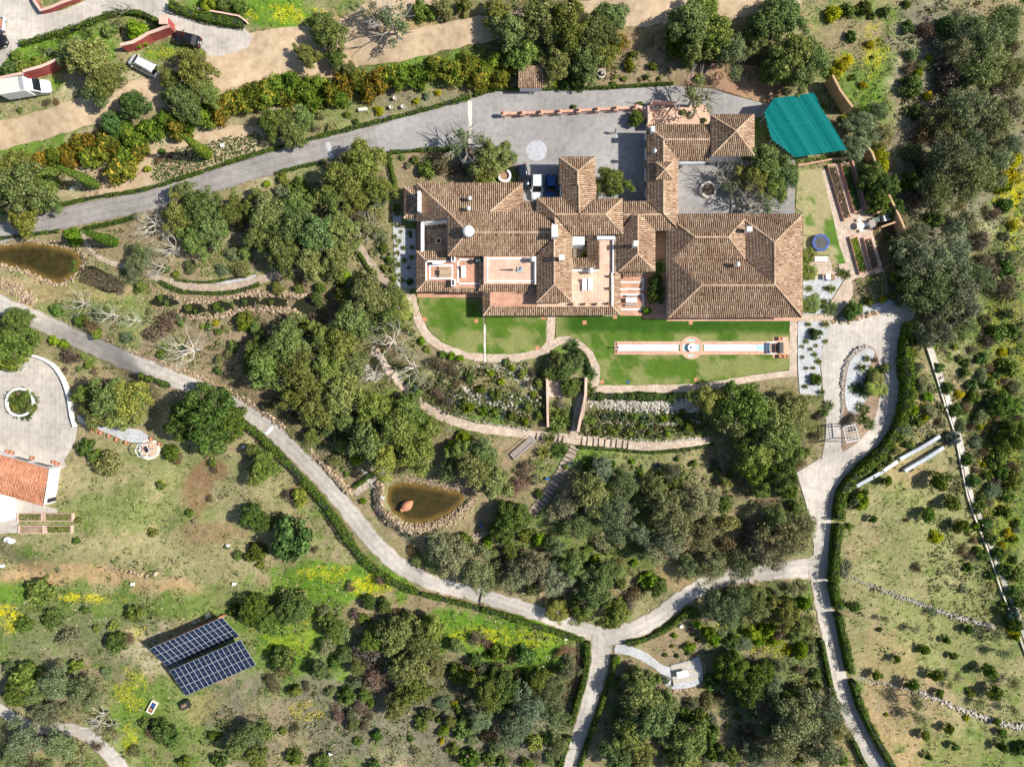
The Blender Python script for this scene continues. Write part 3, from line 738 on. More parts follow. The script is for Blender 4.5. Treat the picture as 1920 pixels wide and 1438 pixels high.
# small flat things: stepping stones, drain covers, chalk circle, road bars
def slab(name, px, py, w, h, mat, label, cat, group=None, hgt_=.06, rz=0, dz=.05):
    mb = MB(); mb.box(g1(px, py, dz), (w, h, hgt_), rz)
    return mb.build(name, mat, label=label, cat=cat, group=group)
for k, (x, y, lab) in enumerate([(796, 599, 'by the curved path on the west lawn'), (893, 602, 'in the villa shadow on the west lawn'), (1019, 595, 'under the verandah eave beside the path spur'), (1096, 605, 'alone in the grass south of the villa'), (1153, 594, 'at the verandah corner by the courtyard'),
                                 (1295, 605, 'against the east building terrace above the fountain'), (1008, 653, 'where the path spur meets the curved path'), (1129, 716, 'at the bend of the loop path'), (1305, 712, 'at the lower lawn edge under the fountain')]):
    slab('paving_slab', x, y, .62, .62, 'terracotta', 'pinkish clay slab ' + lab, 'paving slab', 'clay slabs let into the lawns', .05, 0.0 if k != 7 else .6)
slab('drain_cover', 1177, 716, .4, .4, 'blue_pad', 'small turquoise valve cover in the lower lawn', 'cover')
mb = MB(); mb.lathe([(1.62, 0), (1.62, .006)], g1(1006, 283, .06), 40)
mb.build('chalk_circle', 'chalk', label='round whitish paint mark on the forecourt asphalt', cat='marking')
mb = MB(); mb.quadbox([g1(877, 190)[:2], g1(885, 190)[:2], g1(884, 276)[:2], g1(879, 276)[:2]], .058, .066)
mb.build('threshold_strip', 'cream_stone', label='pale stone strip crossing the driveway mouth to the round planter', cat='paving strip')
mb = MB(); q = [g1(x, y, .062) for x, y in ((610, 268), (618, 266), (627, 297), (618, 299))]; mb.quadbox([p[:2] for p in q], .05, .062)
mb.build('driveway_bar', 'chalk', label='pale concrete bar across the grey driveway', cat='marking')
for pts, lab in (([(497, 812), (501, 816), (524, 793), (520, 789)], 'thin white bar across the lower road'), ([(896, 1128), (900, 1130), (906, 1104), (902, 1103)], 'dark drain grating across the lower road')):
    mb = MB(); q = [g1(x, y) for x, y in pts]; mb.quadbox([p[:2] for p in q], [p.z for p in q], [p.z + .066 for p in q])
    mb.build('road_bar', 'white_paint' if 'white' in lab else 'dark_metal', label=lab, cat='road bar')
mb = MB(); a, b = g1(1559, 628), g1(1594, 666); d = (b - a).normalized(); n_ = Vector((-d.y, d.x, 0)) * .12
mb.quadbox([(a + n_)[:2], (a - n_)[:2], (b - n_)[:2], (b + n_)[:2]], [a.z] * 2 + [b.z] * 2, [a.z + .06] * 2 + [b.z + .06] * 2)
mb.build('drain_strip', 'chalk', label='pale drain strip from gravel garden to the planted island', cat='drain')

# ponds and stream
def pond_col(d):
    w = sm((d - 1) / 13)[:, None]; return np.array([.17, .105, .028]) * (1 - w) + np.array([.045, .034, .008]) * w
for nm, P, z, lab in (('upper_pond', POND1, _w1, 'muddy brown pond beside the driveway'), ('lower_pond', POND2, _w2, 'olive brown pond with the toppled jar')):
    Q = np.array(P, float); c_ = Q.mean(0); Q = c_ + (Q - c_) * 1.03
    patch(nm, Q, 'pond_water', smooth=3, level=z - .33, step=.5, colfn=lambda u, v, Q=Q: pond_col(poly_dist(u, v, Q)), kind='structure', label=lab)
for k, (x, y, rx, ry, lab) in enumerate([(308, 564, 25, 13, 'topmost'), (360, 580, 24, 13, 'second'), (411, 578, 24, 12, 'third'), (462, 567, 25, 12, 'fourth'), (515, 568, 26, 10, 'fifth'), (575, 575, 24, 17, 'sixth')]):
    P = [(x + rx * math.cos(t) * (1 + .15 * math.sin(3 * t + k) + .1 * math.sin(5 * t)), y + ry * math.sin(t) * (1 + .22 * math.cos(2 * t + k) + .12 * math.sin(7 * t))) for t in np.linspace(0, 2 * math.pi, 26)[:-1]]
    patch('stream_pool', P, 'dark_water', .07, kind='structure')
patch('reed_basin', [(152, 505), (172, 498), (200, 512), (228, 530), (230, 545), (205, 550), (180, 540), (160, 522)], 'dark_water', .06, 2, kind='structure')
patch('rock_pool', [(690, 680), (706, 668), (716, 690), (704, 706), (692, 698)], 'dark_water', .06, 2, kind='structure')
# ------------------------------------------------------------------ buildings
def roof_group(parent, faces, tile='roof_tile', pitch=.3, name='roof', row=.45, caps=True):
    """faces: list of [(px,py,z)...]; builds one roof part whose slopes are sub-parts"""
    base = MB(); info = []
    for f in faces:
        P = np.array([W(*p) for p in f])
        A = np.column_stack([P[:, :2], np.ones(len(P))])
        co, *_ = np.linalg.lstsq(A, P[:, 2], rcond=None)
        zz = A @ co
        base.quadbox([tuple(p[:2]) for p in P], list(zz - .16), list(zz))
        info.append((P, co))
        mask_poly([(p[0], p[1]) for p in f], 1, 1)
    rf = base.build(name, 'roof_pan', parent)
    sec = np.array([(-.105, -.01), (-.06, .1), (.06, .1), (.105, -.01)]) * (pitch / .32)
    for P, co in info:
        g = co[:2]; gl = np.hypot(*g)
        if gl < 1e-4: continue
        ev = g / gl; eu = np.array([-ev[1], ev[0]])
        U, Vv = P[:, :2] @ eu, P[:, :2] @ ev
        vs_, fs = [], []
        for k in range(int(np.floor(U.min() / pitch)), int(np.ceil(U.max() / pitch)) + 1):
            u = (k + .5) * pitch
            hits = []
            for a in range(len(P)):
                b = (a + 1) % len(P)
                if (U[a] > u) != (U[b] > u): hits.append(Vv[a] + (Vv[b] - Vv[a]) * (u - U[a]) / (U[b] - U[a]))
            hits.sort()
            for v0, v1 in zip(hits[::2], hits[1::2]):
                v = v0 - .05
                jog = rnd.random() * .06
                while v < v1 - .08:
                    ve = min(v + row + jog, v1); jog = 0
                    o = len(vs_)
                    ju = rnd.gauss(0, .012)
                    for q, lift in ((v, .035), (min(ve + .05, v1), .0)):
                        for su, sz in sec:
                            xy = eu * (u + su + ju) + ev * q
                            vs_.append((xy[0], xy[1], co[0] * xy[0] + co[1] * xy[1] + co[2] + sz + lift))
                    fs += [[o + i + 4, o + i + 5, o + i + 1, o + i] for i in range(3)]
                    fs.append([o, o + 1, o + 2, o + 3])
                    v = ve
        if fs:
            me = quadmesh('roof_slope', vs_, np.array(fs))
            link('roof_slope', me, tile, rf, kind='stuff')
    if caps:
        lines = []
        for i, (P, co) in enumerate(info):
            for j in range(i):
                Q, cq = info[j]
                for a in range(len(P)):
                    A0, A1 = P[a], P[(a + 1) % len(P)]
                    ea = A1[:2] - A0[:2]; la = np.hypot(*ea)
                    if la < .5: continue
                    for b in range(len(Q)):
                        B0, B1 = Q[b], Q[(b + 1) % len(Q)]
                        eb = B1[:2] - B0[:2]; lb = np.hypot(*eb)
                        if lb < .5 or abs(ea @ eb) / la / lb < .985: continue
                        m = (A0 + A1) / 2 if la <= lb else (B0 + B1) / 2
                        O, e, l_ = (B0, eb, lb) if la <= lb else (A0, ea, la)
                        w = m[:2] - O[:2]; t = (w @ e) / l_ / l_
                        if t < 0 or t > 1 or abs(w[0] * e[1] - w[1] * e[0]) / l_ > .5 or abs(O[2] + t * ((B1[2] - B0[2]) if la <= lb else (A1[2] - A0[2])) - m[2]) > .6: continue
                        tot = 0
                        for R, cc in ((P, co), (Q, cq)):
                            d = R[:, :2].mean(0) - m[:2]; n_ = np.array([-ea[1], ea[0]]) / la
                            if n_ @ d < 0: n_ = -n_
                            tot += cc[:2] @ n_
                        if tot < -.1: lines.append((A0, A1) if la <= lb else (B0, B1))
        mb = MB()
        for a, b in lines:
            a, b = Vector(a), Vector(b); d = b - a; L = d.length; k = max(1, int(L / .42)); d /= L
            sd = Vector((-d.y, d.x, 0)).normalized()
            for t in range(k):
                p, q = a + d * (L * t / k), a + d * (L * (t + 1) / k + .04)
                r0, r1 = .15, .125
                V = []
                for c_, r in ((p, r0), (q, r1)):
                    for an in (0, 45, 90, 135, 180):
                        V.append(c_ + sd * (math.cos(math.radians(an)) * r) + Vector((0, 0, .045 + math.sin(math.radians(an)) * r)))
                mb.add(V, [[i, i + 1, i + 6, i + 5] for i in range(4)] + [[0, 1, 2, 3, 4]])
        if lines: mb.build('ridge_tiles', 'ridge_tile', rf, kind='stuff')
    return rf

def walls(parent, rects, mat='white_wall', name='wall', z0=-.2):
    for r in rects:
        mb = MB(); mb.quadbox([tuple(p[:2]) for p in bxy(r[0], r[1], r[2], r[3], r[4])], r[5] if len(r) > 5 else z0, r[4])
        mb.build(name, mat, parent)

def pbox(mb, x0, y0, x1, y1, z0, z1):
    return mb.quadbox([tuple(p[:2]) for p in bxy(x0, y0, x1, y1, z1)], z0, z1)

def pline(mb, pts, w, z0, z1, closed=False):
    """low kerb / parapet along photo points at height z1"""
    Q = [W(x, y, z1) for x, y in pts]
    for i in range(len(Q) - (0 if closed else 1)):
        a, b = Q[i], Q[(i + 1) % len(Q)]
        d = (b - a); d.z = 0; d.normalize(); n_ = Vector((-d.y, d.x, 0)) * w / 2; a2, b2 = a - d * (w / 2 - .003 * (i % 2)), b + d * (w / 2 - .003 * (i % 2))
        mb.quadbox([(a2 + n_)[:2], (a2 - n_)[:2], (b2 - n_)[:2], (b2 + n_)[:2]], z0, z1 + .002 * (i % 2))
    return mb

def window(parent, x, y, z, w, h, ax, out):
    """window on a wall: centre world x,y, sill z; ax 0 = wall runs along x; out = +-1 outward side"""
    n_ = Vector((0, out, 0)) if ax == 0 else Vector((out, 0, 0)); t = Vector((1, 0, 0)) if ax == 0 else Vector((0, 1, 0))
    c = Vector((x, y, z))
    def bar(m, a, b, z0, z1, d): 
        P = [c + t * a + n_ * .0, c + t * b, c + t * b + n_ * d, c + t * a + n_ * d]
        m.quadbox([p[:2] for p in P], z + z0, z + z1)
    m = MB(); bar(m, -w / 2, -w / 2 + .09, 0, h, .06); bar(m, w / 2 - .09, w / 2, 0, h, .06); bar(m, -w / 2 + .09, w / 2 - .09, h - .09, h, .06); bar(m, -w / 2 + .09, w / 2 - .09, 0, .09, .06); bar(m, -.03, .03, .09, h - .09, .05)
    o = m.build('window', 'wood', parent)
    m = MB(); bar(m, -w / 2 + .09, w / 2 - .09, .09, h - .09, .02); m.build('pane', 'glass_dark', o)
    m = MB(); bar(m, -w / 2 - .1, w / 2 + .1, -.08, -.002, .14); m.build('sill', 'cream_stone', o)

def chimney(parent, px, py, z0, z1, w, l, cap=True, mat='white_wall', rnd_=False):
    mb = MB()
    c = W(px, py, z1)
    if rnd_:
        mb.lathe([(w / 2, z0 - z1), (w / 2, -.25), (w / 2 + .08, -.25), (w / 2 + .08, -.15), (w / 2 * .92, 0), (w / 2 * .5, .18), (.02, .24)], c, 20)
        o = mb.build('chimney', mat, parent, True)
    else:
        mb.box((c.x, c.y, z0), (w, l, z1 - z0)); o = mb.build('chimney', mat, parent)
        if cap:
            m = MB(); m.box((c.x, c.y, z1 + .12), (w + .16, l + .16, .08))
            for a in (-1, 1):
                for b in (-1, 1): m.box((c.x + a * w * .4, c.y + b * l * .4, z1 + .001), (.08, .08, .118))
            m.build('chimney_cap', mat, o)
    return o

# ---- main villa
villa = thing('villa', 'rambling white villa under many brown tiled hipped roofs in the centre', 'house', W(960, 470, 0))
walls(villa, [(786, 350, 974, 398, 2.85), (786, 399, 837, 412, 2.85), (842, 399, 1033, 476, 4.0), (1011, 376, 1163, 439, 3.5), (1052, 299, 1112, 373, 3.55), (1010, 441, 1068, 562, 4.35), (1162, 404, 1224, 504, 3.4), (1168, 383, 1216, 403, 3.2),
              (760, 353, 781, 408, 2.4), (784, 474, 846, 542, 2.3), (847, 482, 899, 542, 2.55), (906, 477, 1006, 532, 3.75), (909, 534, 1008, 574, 2.6), (1124, 444, 1151, 573, 2.85), (1072, 507, 1123, 573, 2.84), (1010, 563, 1071, 573, 2.6)])
A0, RZ = 3.0, 5.5
roof_group(villa, [
    [(782, 344, 3.0), (980, 343, 3.0), (919, 397, 4.45), (840, 397, 4.45)],
    [(840, 397, 4.5), (1004, 397, 4.5), (1035, 418, 5.05), (1035, 435, 5.5), (876, 435, 5.5)],
    [(782, 344, 3.0), (841, 398, 4.55), (838, 398, 4.5), (838, 410, 4.5), (780, 415, 3.0), (780, 346, 3.0)],
    [(838, 396, 4.5), (876, 435, 5.55), (839, 479, 4.5)],
    [(840, 480, 4.26), (876, 436, 5.5), (1035, 436, 5.5), (1035, 450, 5.1), (1006, 480, 4.26)],
    [(980, 344, 3.0), (981, 378, 3.0), (958, 397, 3.6), (919, 397, 4.45)],
    [(958, 397, 3.65), (982, 378, 3.15), (1005, 378, 3.15), (1005, 397, 3.65)]])
roof_group(villa, [
    [(757, 349, 2.5), (780, 349, 2.5), (783, 374, 3.3)],
    [(757, 350, 2.5), (783, 374, 3.3), (783, 381, 3.3), (757, 409, 2.5)],
    [(757, 410, 2.5), (783, 381, 3.3), (783, 411, 2.5)]])
roof_group(villa, [
    [(1007, 371, 4.05), (1053, 371, 4.05), (1084, 402, 4.9), (1041, 402, 4.9)],
    [(1088, 402, 4.9), (1118, 373, 4.05), (1166, 373, 4.05), (1136, 402, 4.9)],
    [(1042, 403, 4.9), (1136, 403, 4.9), (1166, 439, 3.85), (1074, 442, 3.85)],
    [(1167, 373, 4.05), (1168, 441, 4.05), (1137, 402, 4.9)],
    [(1005, 372, 4.05), (1041, 403, 4.9), (1039, 421, 4.9), (1005, 397, 4.05)]])
roof_group(villa, [
    [(1048, 294, 3.9), (1116, 294, 3.9), (1083, 321, 4.8)],
    [(1048, 295, 3.9), (1083, 321, 4.8), (1083, 347, 4.8), (1048, 347, 3.9)],
    [(1116, 295, 3.9), (1116, 347, 3.9), (1083, 347, 4.8), (1083, 321, 4.8)],
    [(1052, 347, 3.8), (1085, 347, 4.6), (1086, 402, 4.6), (1053, 371, 3.8)],
    [(1085, 347, 4.6), (1118, 347, 3.8), (1117, 373, 3.8), (1087, 402, 4.6)]])
roof_group(villa, [
    [(1006, 479, 4.65), (1039, 445, 5.6), (1039, 534, 5.6), (1006, 567, 4.65)],
    [(1040, 405, 5.6), (1072, 443, 4.65), (1072, 566, 4.65), (1040, 534, 5.6)],
    [(1007, 568, 4.65), (1071, 567, 4.65), (1039, 534, 5.6)]])
roof_group(villa, [
    [(1168, 378, 3.4), (1214, 378, 3.4), (1240, 402, 4.1), (1168, 402, 4.1)],
    [(1168, 403, 4.1), (1186, 403, 4.1), (1168, 428, 3.4)],
    [(1204, 403, 4.1), (1243, 402, 4.1), (1270, 431, 3.3), (1228, 433, 3.3)],
    [(1187, 403, 4.45), (1195, 403, 4.6), (1195, 477, 4.6), (1161, 508, 3.7), (1157, 507, 3.6), (1157, 442, 3.6), (1168, 428, 3.9)],
    [(1196, 403, 4.6), (1204, 404, 4.45), (1228, 433, 3.7), (1228, 508, 3.7), (1196, 477, 4.6)],
    [(1161, 510, 3.7), (1228, 509, 3.7), (1195, 477, 4.6)],
    [(1166, 510, 2.7), (1207, 510, 2.7), (1200, 519, 2.4), (1171, 519, 2.4)]])
roof_group(villa, [
    [(904, 548, 2.5), (919, 548, 2.9), (919, 575, 2.9), (905, 592, 2.5)],
    [(918, 575, 2.9), (1148, 574, 2.9), (1162, 591, 2.45), (906, 592, 2.45)],
    [(1148, 516, 2.9), (1163, 512, 2.45), (1163, 590, 2.45), (1148, 574, 2.9)],
    [(901, 533, 3.6), (1005, 533, 3.6), (1005, 546, 3.25), (897, 546, 3.25)],
    [(974, 545, 3.1), (1004, 545, 3.1), (1004, 550, 2.95), (972, 550, 2.95)],
    [(899, 490, 3.5), (907, 490, 3.75), (907, 533, 3.75), (899, 538, 3.5)],
    [(1152, 444, 3.5), (1158, 444, 3.35), (1158, 516, 3.35), (1152, 516, 3.5)]])
roof_group(villa, [
    [(781, 471, 2.6), (840, 471, 2.6), (845, 488, 3.05), (798, 488, 3.05)],
    [(780, 472, 2.6), (798, 489, 3.05), (798, 526, 3.05), (780, 546, 2.6)],
    [(798, 527, 3.05), (846, 527, 3.05), (846, 546, 2.6), (781, 547, 2.6)],
    [(846, 540, 2.75), (897, 540, 2.75), (897, 548, 2.5), (840, 548, 2.5)]])
roof_group(villa, [
    [(1101, 443, 3.1), (1123, 443, 3.6), (1123, 504, 3.6), (1101, 484, 3.1)],
    [(1073, 484, 3.1), (1101, 484, 3.1), (1122, 504, 3.6), (1073, 505, 3.6)]])
# roof terraces and patios (clay floors with white painted borders)
def terrace(x0, y0, x1, y1, z, mat='clay_floor', lines=(), name='terrace', thick=.25):
    mb = MB(); pbox(mb, x0, y0, x1, y1, z - thick, z); o = mb.build(name, mat, villa)
    if lines:
        m = MB()
        for l_ in lines: pline(m, l_, .22, z - .02, z + .05)
        m.build('white_border', 'white_paint', o)
    return o
terrace(799, 489, 848, 527, 3.0, 'clay_floor', [[(806, 498), (848, 498), (848, 522), (806, 522), (806, 498)], [(799, 490), (846, 490)], [(799, 490), (799, 526)]])
terrace(848, 480, 899, 540, 2.85, 'clay_floor', [[(859, 487), (898, 487)], [(859, 487), (859, 532)], [(859, 532), (898, 532)]])
terrace(907, 480, 1004, 533, 4.15, 'pale_floor', [[(914, 485), (1002, 485), (1002, 527), (914, 527), (914, 485)]])
terrace(919, 547, 1008, 575, 2.88, 'clay_floor')
terrace(1124, 443, 1150, 506, 3.1, 'pale_floor'); terrace(1072, 506, 1150, 575, 3.12, 'pale_floor'); terrace(1006, 567, 1073, 575, 3.0, 'pale_floor')
terrace(1164, 510, 1206, 592, .14, 'clay_floor', [[(1164, 529), (1200, 529), (1206, 522)], [(1206, 522), (1206, 542), (1164, 542)], [(1164, 552), (1206, 552), (1206, 580), (1164, 580)]])
terrace(1206, 512, 1250, 598, .12, 'clay_floor'); terrace(782, 546, 905, 558, .13, 'clay_floor'); terrace(1250, 590, 1502, 602, .14, 'brick_edge')
terrace(1228, 436, 1248, 486, .13, 'redsoil'); terrace(781, 412, 790, 472, .13, 'clay_floor'); terrace(981, 345, 1006, 380, .12, 'asphalt')
terrace(790, 412, 840, 472, .15, 'patio_floor'); terrace(1073, 457, 1101, 485, .1, 'patio_floor')
mb = MB(); pline(mb, [(791, 417), (791, 471)], .3, 0, 2.7); pline(mb, [(792, 416), (838, 411)], .3, 0, 2.8); mb.build('patio_wall', 'white_wall', villa)
mb = MB(); pline(mb, [(1150, 445), (1150, 512)], .2, 2.9, 3.5); pline(mb, [(1148, 512), (1148, 573)], .2, 2.9, 3.45); pline(mb, [(1123, 446), (1150, 446)], .5, 2.9, 4.0); pline(mb, [(1074, 507), (1121, 507)], .25, 3.0, 3.6); mb.build('parapet', 'white_wall', villa)
mb = MB(); pline(mb, [(1004, 482), (1004, 532)], .2, 4.1, 4.75); mb.build('parapet', 'white_wall', villa)
mb = MB(); pbox(mb, 1074, 444, 1096, 459, 0, 3.5); mb.build('plant_room', 'white_wall', villa)
mb = MB(); pline(mb, [(785.5, 361), (785.5, 394)], .42, 2.5, 4.6); mb.build('chimney_wall', 'white_wall', villa)
chimney(villa, 878, 433, 4.8, 6.9, 1.55, 0, rnd_=True); chimney(villa, 880, 371, 3.3, 5.2, .5, 0, rnd_=True); chimney(villa, 878, 390, 3.8, 5.6, .55, 0, rnd_=True)
chimney(villa, 1040, 433, 5.3, 7.3, .85, 1.75, False); chimney(villa, 1053, 483, 5.4, 7.0, .62, .62); chimney(villa, 1192, 457, 4.3, 6.2, .5, .6); chimney(villa, 1108, 507, 3.1, 4.5, .7, 0, rnd_=True); chimney(villa, 999, 485, 4.1, 5.6, .7, 0, rnd_=True)
for x, y in ((1106, 508),): pass
for px, py, z in ((849.5, 484, 3.0), (849.5, 530, 3.0)):
    mb = MB(); c_ = W(px, py, z + .9); mb.box((c_.x, c_.y, z - .1), (.55, 1.1, 1.0)); o = mb.build('light_shaft', 'white_wall', villa)
    mb = MB(); mb.box((c_.x, c_.y, z + .905), (.28, .8, .02)); mb.build('glass', 'glass_dark', o)
y_ = W(0, 588, 2.0).y - .02
for px in range(930, 1150, 36): 
    c_ = W(px, 588, 2.4); window(villa, c_.x, c_.y, .15, 1.2, 2.1, 0, -1)
for px in (800, 830, 865):
    c_ = W(px, 542, 2.3 if px < 847 else 2.55); window(villa, c_.x, c_.y, .3, 1.1, 1.7, 0, -1)
for px in (800, 840, 900, 940):
    c_ = W(px, 350, 2.85); window(villa, c_.x, c_.y, .8, 1.1, 1.3, 0, 1)

# ---- east building
east = thing('guest_house', 'large square building with folded brown tile roof at the villa east end', 'house', W(1378, 500, 0))
walls(east, [(1257, 407, 1499, 590, 2.9)])
roof_group(east, [
    [(1271, 401, 3.3), (1395, 401, 3.3), (1395, 412, 3.6), (1366, 444, 4.5), (1302, 444, 4.5), (1271, 421, 3.85)],
    [(1395, 401, 3.3), (1503, 402, 3.3), (1452, 454, 4.7), (1395, 412, 3.6)],
    [(1302, 445, 4.5), (1366, 445, 4.5), (1397, 486, 3.4), (1262, 486, 3.4)],
    [(1262, 487, 3.4), (1397, 487, 3.4), (1452, 533, 4.65), (1315, 533, 4.65)],
    [(1315, 535, 4.65), (1452, 535, 4.65), (1503, 595, 3.0), (1253, 596, 3.0)],
    [(1251, 434, 3.25), (1271, 421, 3.75), (1302, 445, 4.5), (1262, 486, 3.45), (1315, 534, 4.65), (1252, 596, 3.2)],
    [(1453, 454, 4.7), (1504, 403, 3.3), (1504, 594, 3.3), (1453, 534, 4.7)],
    [(1366, 444, 4.5), (1395, 412, 3.6), (1398, 486, 3.5)],
    [(1395, 412, 3.55), (1452, 454, 4.7), (1452, 533, 4.7), (1398, 486, 3.5)]])
chimney(east, 1405, 430, 3.6, 5.2, .6, .6); chimney(east, 1384, 495, 3.5, 5.2, .6, 0, rnd_=True)
for px in range(1275, 1500, 34):
    c_ = W(px, 590, 2.9); window(east, c_.x, c_.y, .2, 1.2, 2.0, 0, -1)
for py in range(430, 590, 38):
    c_ = W(1499, py, 2.9); window(east, c_.x, c_.y, .8, 1.1, 1.3, 1, 1)
# ---- north wing
wing = thing('stable_wing', 'L-shaped tiled wing with cupola and square tower beside the teal shed', 'house', W(1290, 270, 0))
walls(wing, [(1216, 240, 1267, 399, 3.2), (1268, 240, 1331, 298, 3.1), (1337, 220, 1408, 288, 4.2), (1233, 307, 1259, 335, 4.45, 3.2)])
roof_group(wing, [
    [(1212, 235, 3.5), (1246, 262, 4.4), (1243, 400, 4.4), (1238, 400, 4.26), (1214, 377, 3.5), (1212, 377, 3.5)],
    [(1244, 264, 4.4), (1271, 301, 3.65), (1271, 430, 3.65), (1244, 401, 4.4)],
    [(1213, 234, 3.6), (1331, 234, 3.6), (1331, 262, 4.4), (1247, 262, 4.4)],
    [(1246, 263, 4.4), (1331, 263, 4.4), (1331, 302, 3.3), (1271, 302, 3.3)]])
roof_group(wing, [
    [(1230, 304, 4.5), (1262, 304, 4.5), (1247, 318, 4.95)], [(1230, 305, 4.5), (1247, 318, 4.95), (1230, 337, 4.5)],
    [(1262, 305, 4.5), (1262, 337, 4.5), (1247, 318, 4.95)], [(1230, 337, 4.5), (1247, 318, 4.95), (1262, 337, 4.5)]])
roof_group(wing, [
    [(1332, 215, 4.3), (1413, 215, 4.3), (1380, 246, 5.7)], [(1332, 216, 4.3), (1380, 246, 5.7), (1333, 293, 4.3)],
    [(1414, 216, 4.3), (1414, 292, 4.3), (1380, 246, 5.7)], [(1334, 293, 4.3), (1380, 246, 5.7), (1413, 293, 4.3)]])
chimney(wing, 1225, 242, 3.6, 5.0, .55, .8, False); chimney(wing, 1228, 282, 3.9, 5.3, .45, 0, rnd_=True)
mb = MB(); P = [W(1275, 307, 2.9), W(1320, 307, 2.9), W(1324, 301, 3.15), W(1278, 301, 3.15)]; mb.quadbox([p[:2] for p in P], [p.z - .06 for p in P], [p.z for p in P]); mb.build('awning', 'pale_steel', wing)
for py in (262, 300, 340, 370):
    c_ = W(1216, py, 3.2); window(wing, c_.x, c_.y, .8, 1.1, 1.4, 1, -1)
# ---- garden shed
shed = thing('garden_shed', 'small garden shed with one-slope brown tile roof above the driveway', 'shed', W(995, 146, .2))
hz_ = g1(995, 146).z
walls(shed, [(975, 129, 1016, 162, hz_ + 2.1)], z0=hz_ - .6)
roof_group(shed, [[(971, 124, hz_ + 2.9), (1018, 124, hz_ + 2.9), (1019, 165, hz_ + 2.2), (971, 165, hz_ + 2.2)]], caps=False)
# ---- corner house, west
zc = _pz[0]
ch = thing('corner_house', 'white house with smooth orange tiled roof at the left edge', 'house', W(30, 900, zc))
R = [W(-60, 838, zc + 2.9), W(91, 880, zc + 2.9), W(81, 947, zc + 2.9), W(-60, 908, zc + 2.9)]
mb = MB(); mb.quadbox([p[:2] for p in R], zc - .3, zc + 2.75); mb.build('wall', 'white_wall', ch)
mid0, mid1 = W(-60, 873, zc + 3.6), W(86, 913, zc + 3.6)
roof_group(ch, [[(-60, 836, zc + 2.9), (91, 879, zc + 2.9), (86, 913, zc + 3.5), (-60, 873, zc + 3.5)], [(-60, 873, zc + 3.5), (86, 913, zc + 3.5), (80, 948, zc + 2.9), (-60, 908, zc + 2.9)]], 'orange_tile', .24, caps=False)
d_ = (R[1] - R[0]).normalized(); nrm = Vector((-d_.y, d_.x, 0))
for t in (3.2, 6.6):
    m = MB(); a = R[1] - d_ * t; P = [a, a + d_ * 2.4, a + d_ * 2.4 + nrm * .05, a + nrm * .05]; m.quadbox([p[:2] for p in P], zc + .7, zc + 2.1)
    o = m.build('window', 'grey_metal', ch); m = MB(); P = [a + d_ * .12 + nrm * .05, a + d_ * 2.28 + nrm * .05, a + d_ * 2.28 + nrm * .07, a + d_ * .12 + nrm * .07]; m.quadbox([p[:2] for p in P], zc + .8, zc + 2.0); m.build('pane', 'glass_dark', o)
e_ = (R[2] - R[1]).normalized(); en = Vector((-e_.y, e_.x, 0))
m = MB(); a = R[2] - e_ * .9; P = [a, a + e_ * .7, a + e_ * .7 + en * .07, a + en * .07]; m.quadbox([p[:2] for p in P], zc + .05, zc + 2.1); m.build('door', 'dark_metal', ch)
mb = MB(); pbox(mb, -60, 926, 8, 978, zc - .3, zc + 2.6); mb.build('annex', 'white_wall', ch)
# ---- teal sheet-roof shed
teal = thing('open_barn', 'open barn with bright teal corrugated metal roof', 'barn', g1(1510, 235))
TP = [(1433, 211, 3.4), (1451, 185, 3.4), (1524, 175, 3.6), (1588, 281, 3.9), (1490, 296, 3.4), (1446, 262, 3.3)]
P = np.array([W(*p) for p in TP]); A = np.column_stack([P[:, :2], np.ones(len(P))]); co, *_ = np.linalg.lstsq(A, P[:, 2], rcond=None)
mask_poly([(p[0], p[1]) for p in TP])
dirv = np.array((W(1588, 281, 3.5) - W(1524, 175, 3.5))[:2]); dirv /= np.hypot(*dirv); du = np.array([-dirv[1], dirv[0]])
U_, V_ = P[:, :2] @ du, P[:, :2] @ dirv
vs_, fs = [], []
for k in range(int(U_.min() / .2), int(U_.max() / .2) + 1):
    u = (k + .5) * .2; hits = sorted(V_[a] + (V_[(a + 1) % 6] - V_[a]) * (u - U_[a]) / (U_[(a + 1) % 6] - U_[a]) for a in range(6) if (U_[a] > u) != (U_[(a + 1) % 6] > u))
    if len(hits) < 2: continue
    o = len(vs_)
    for q in (hits[0], hits[-1]):
        for su, sz in ((-.1, 0), (-.045, .07), (.045, .07), (.1, 0)):
            xy = du * (u + su) + dirv * q; vs_.append((xy[0], xy[1], co[:2] @ xy + co[2] + sz))
    fs += [[o + i, o + i + 1, o + i + 5, o + i + 4] for i in range(3)]
link('roof', quadmesh('roof', vs_, np.array(fs)), 'teal_metal', teal)
m = MB(); a_, b_ = W(1438, 238, 3.42), W(1556, 226, 3.72); m.tube(a_, b_, .06, n=4); m.build('seam', 'teal_metal', teal)
for x, y in ((1440, 214), (1455, 192), (1520, 182), (1578, 276), (1492, 288), (1452, 260)):
    m = MB(); c_ = W(x, y, 3.2); m.box((c_.x, c_.y, -.2), (.18, .18, 3.3)); m.build('post', 'grey_metal', teal)

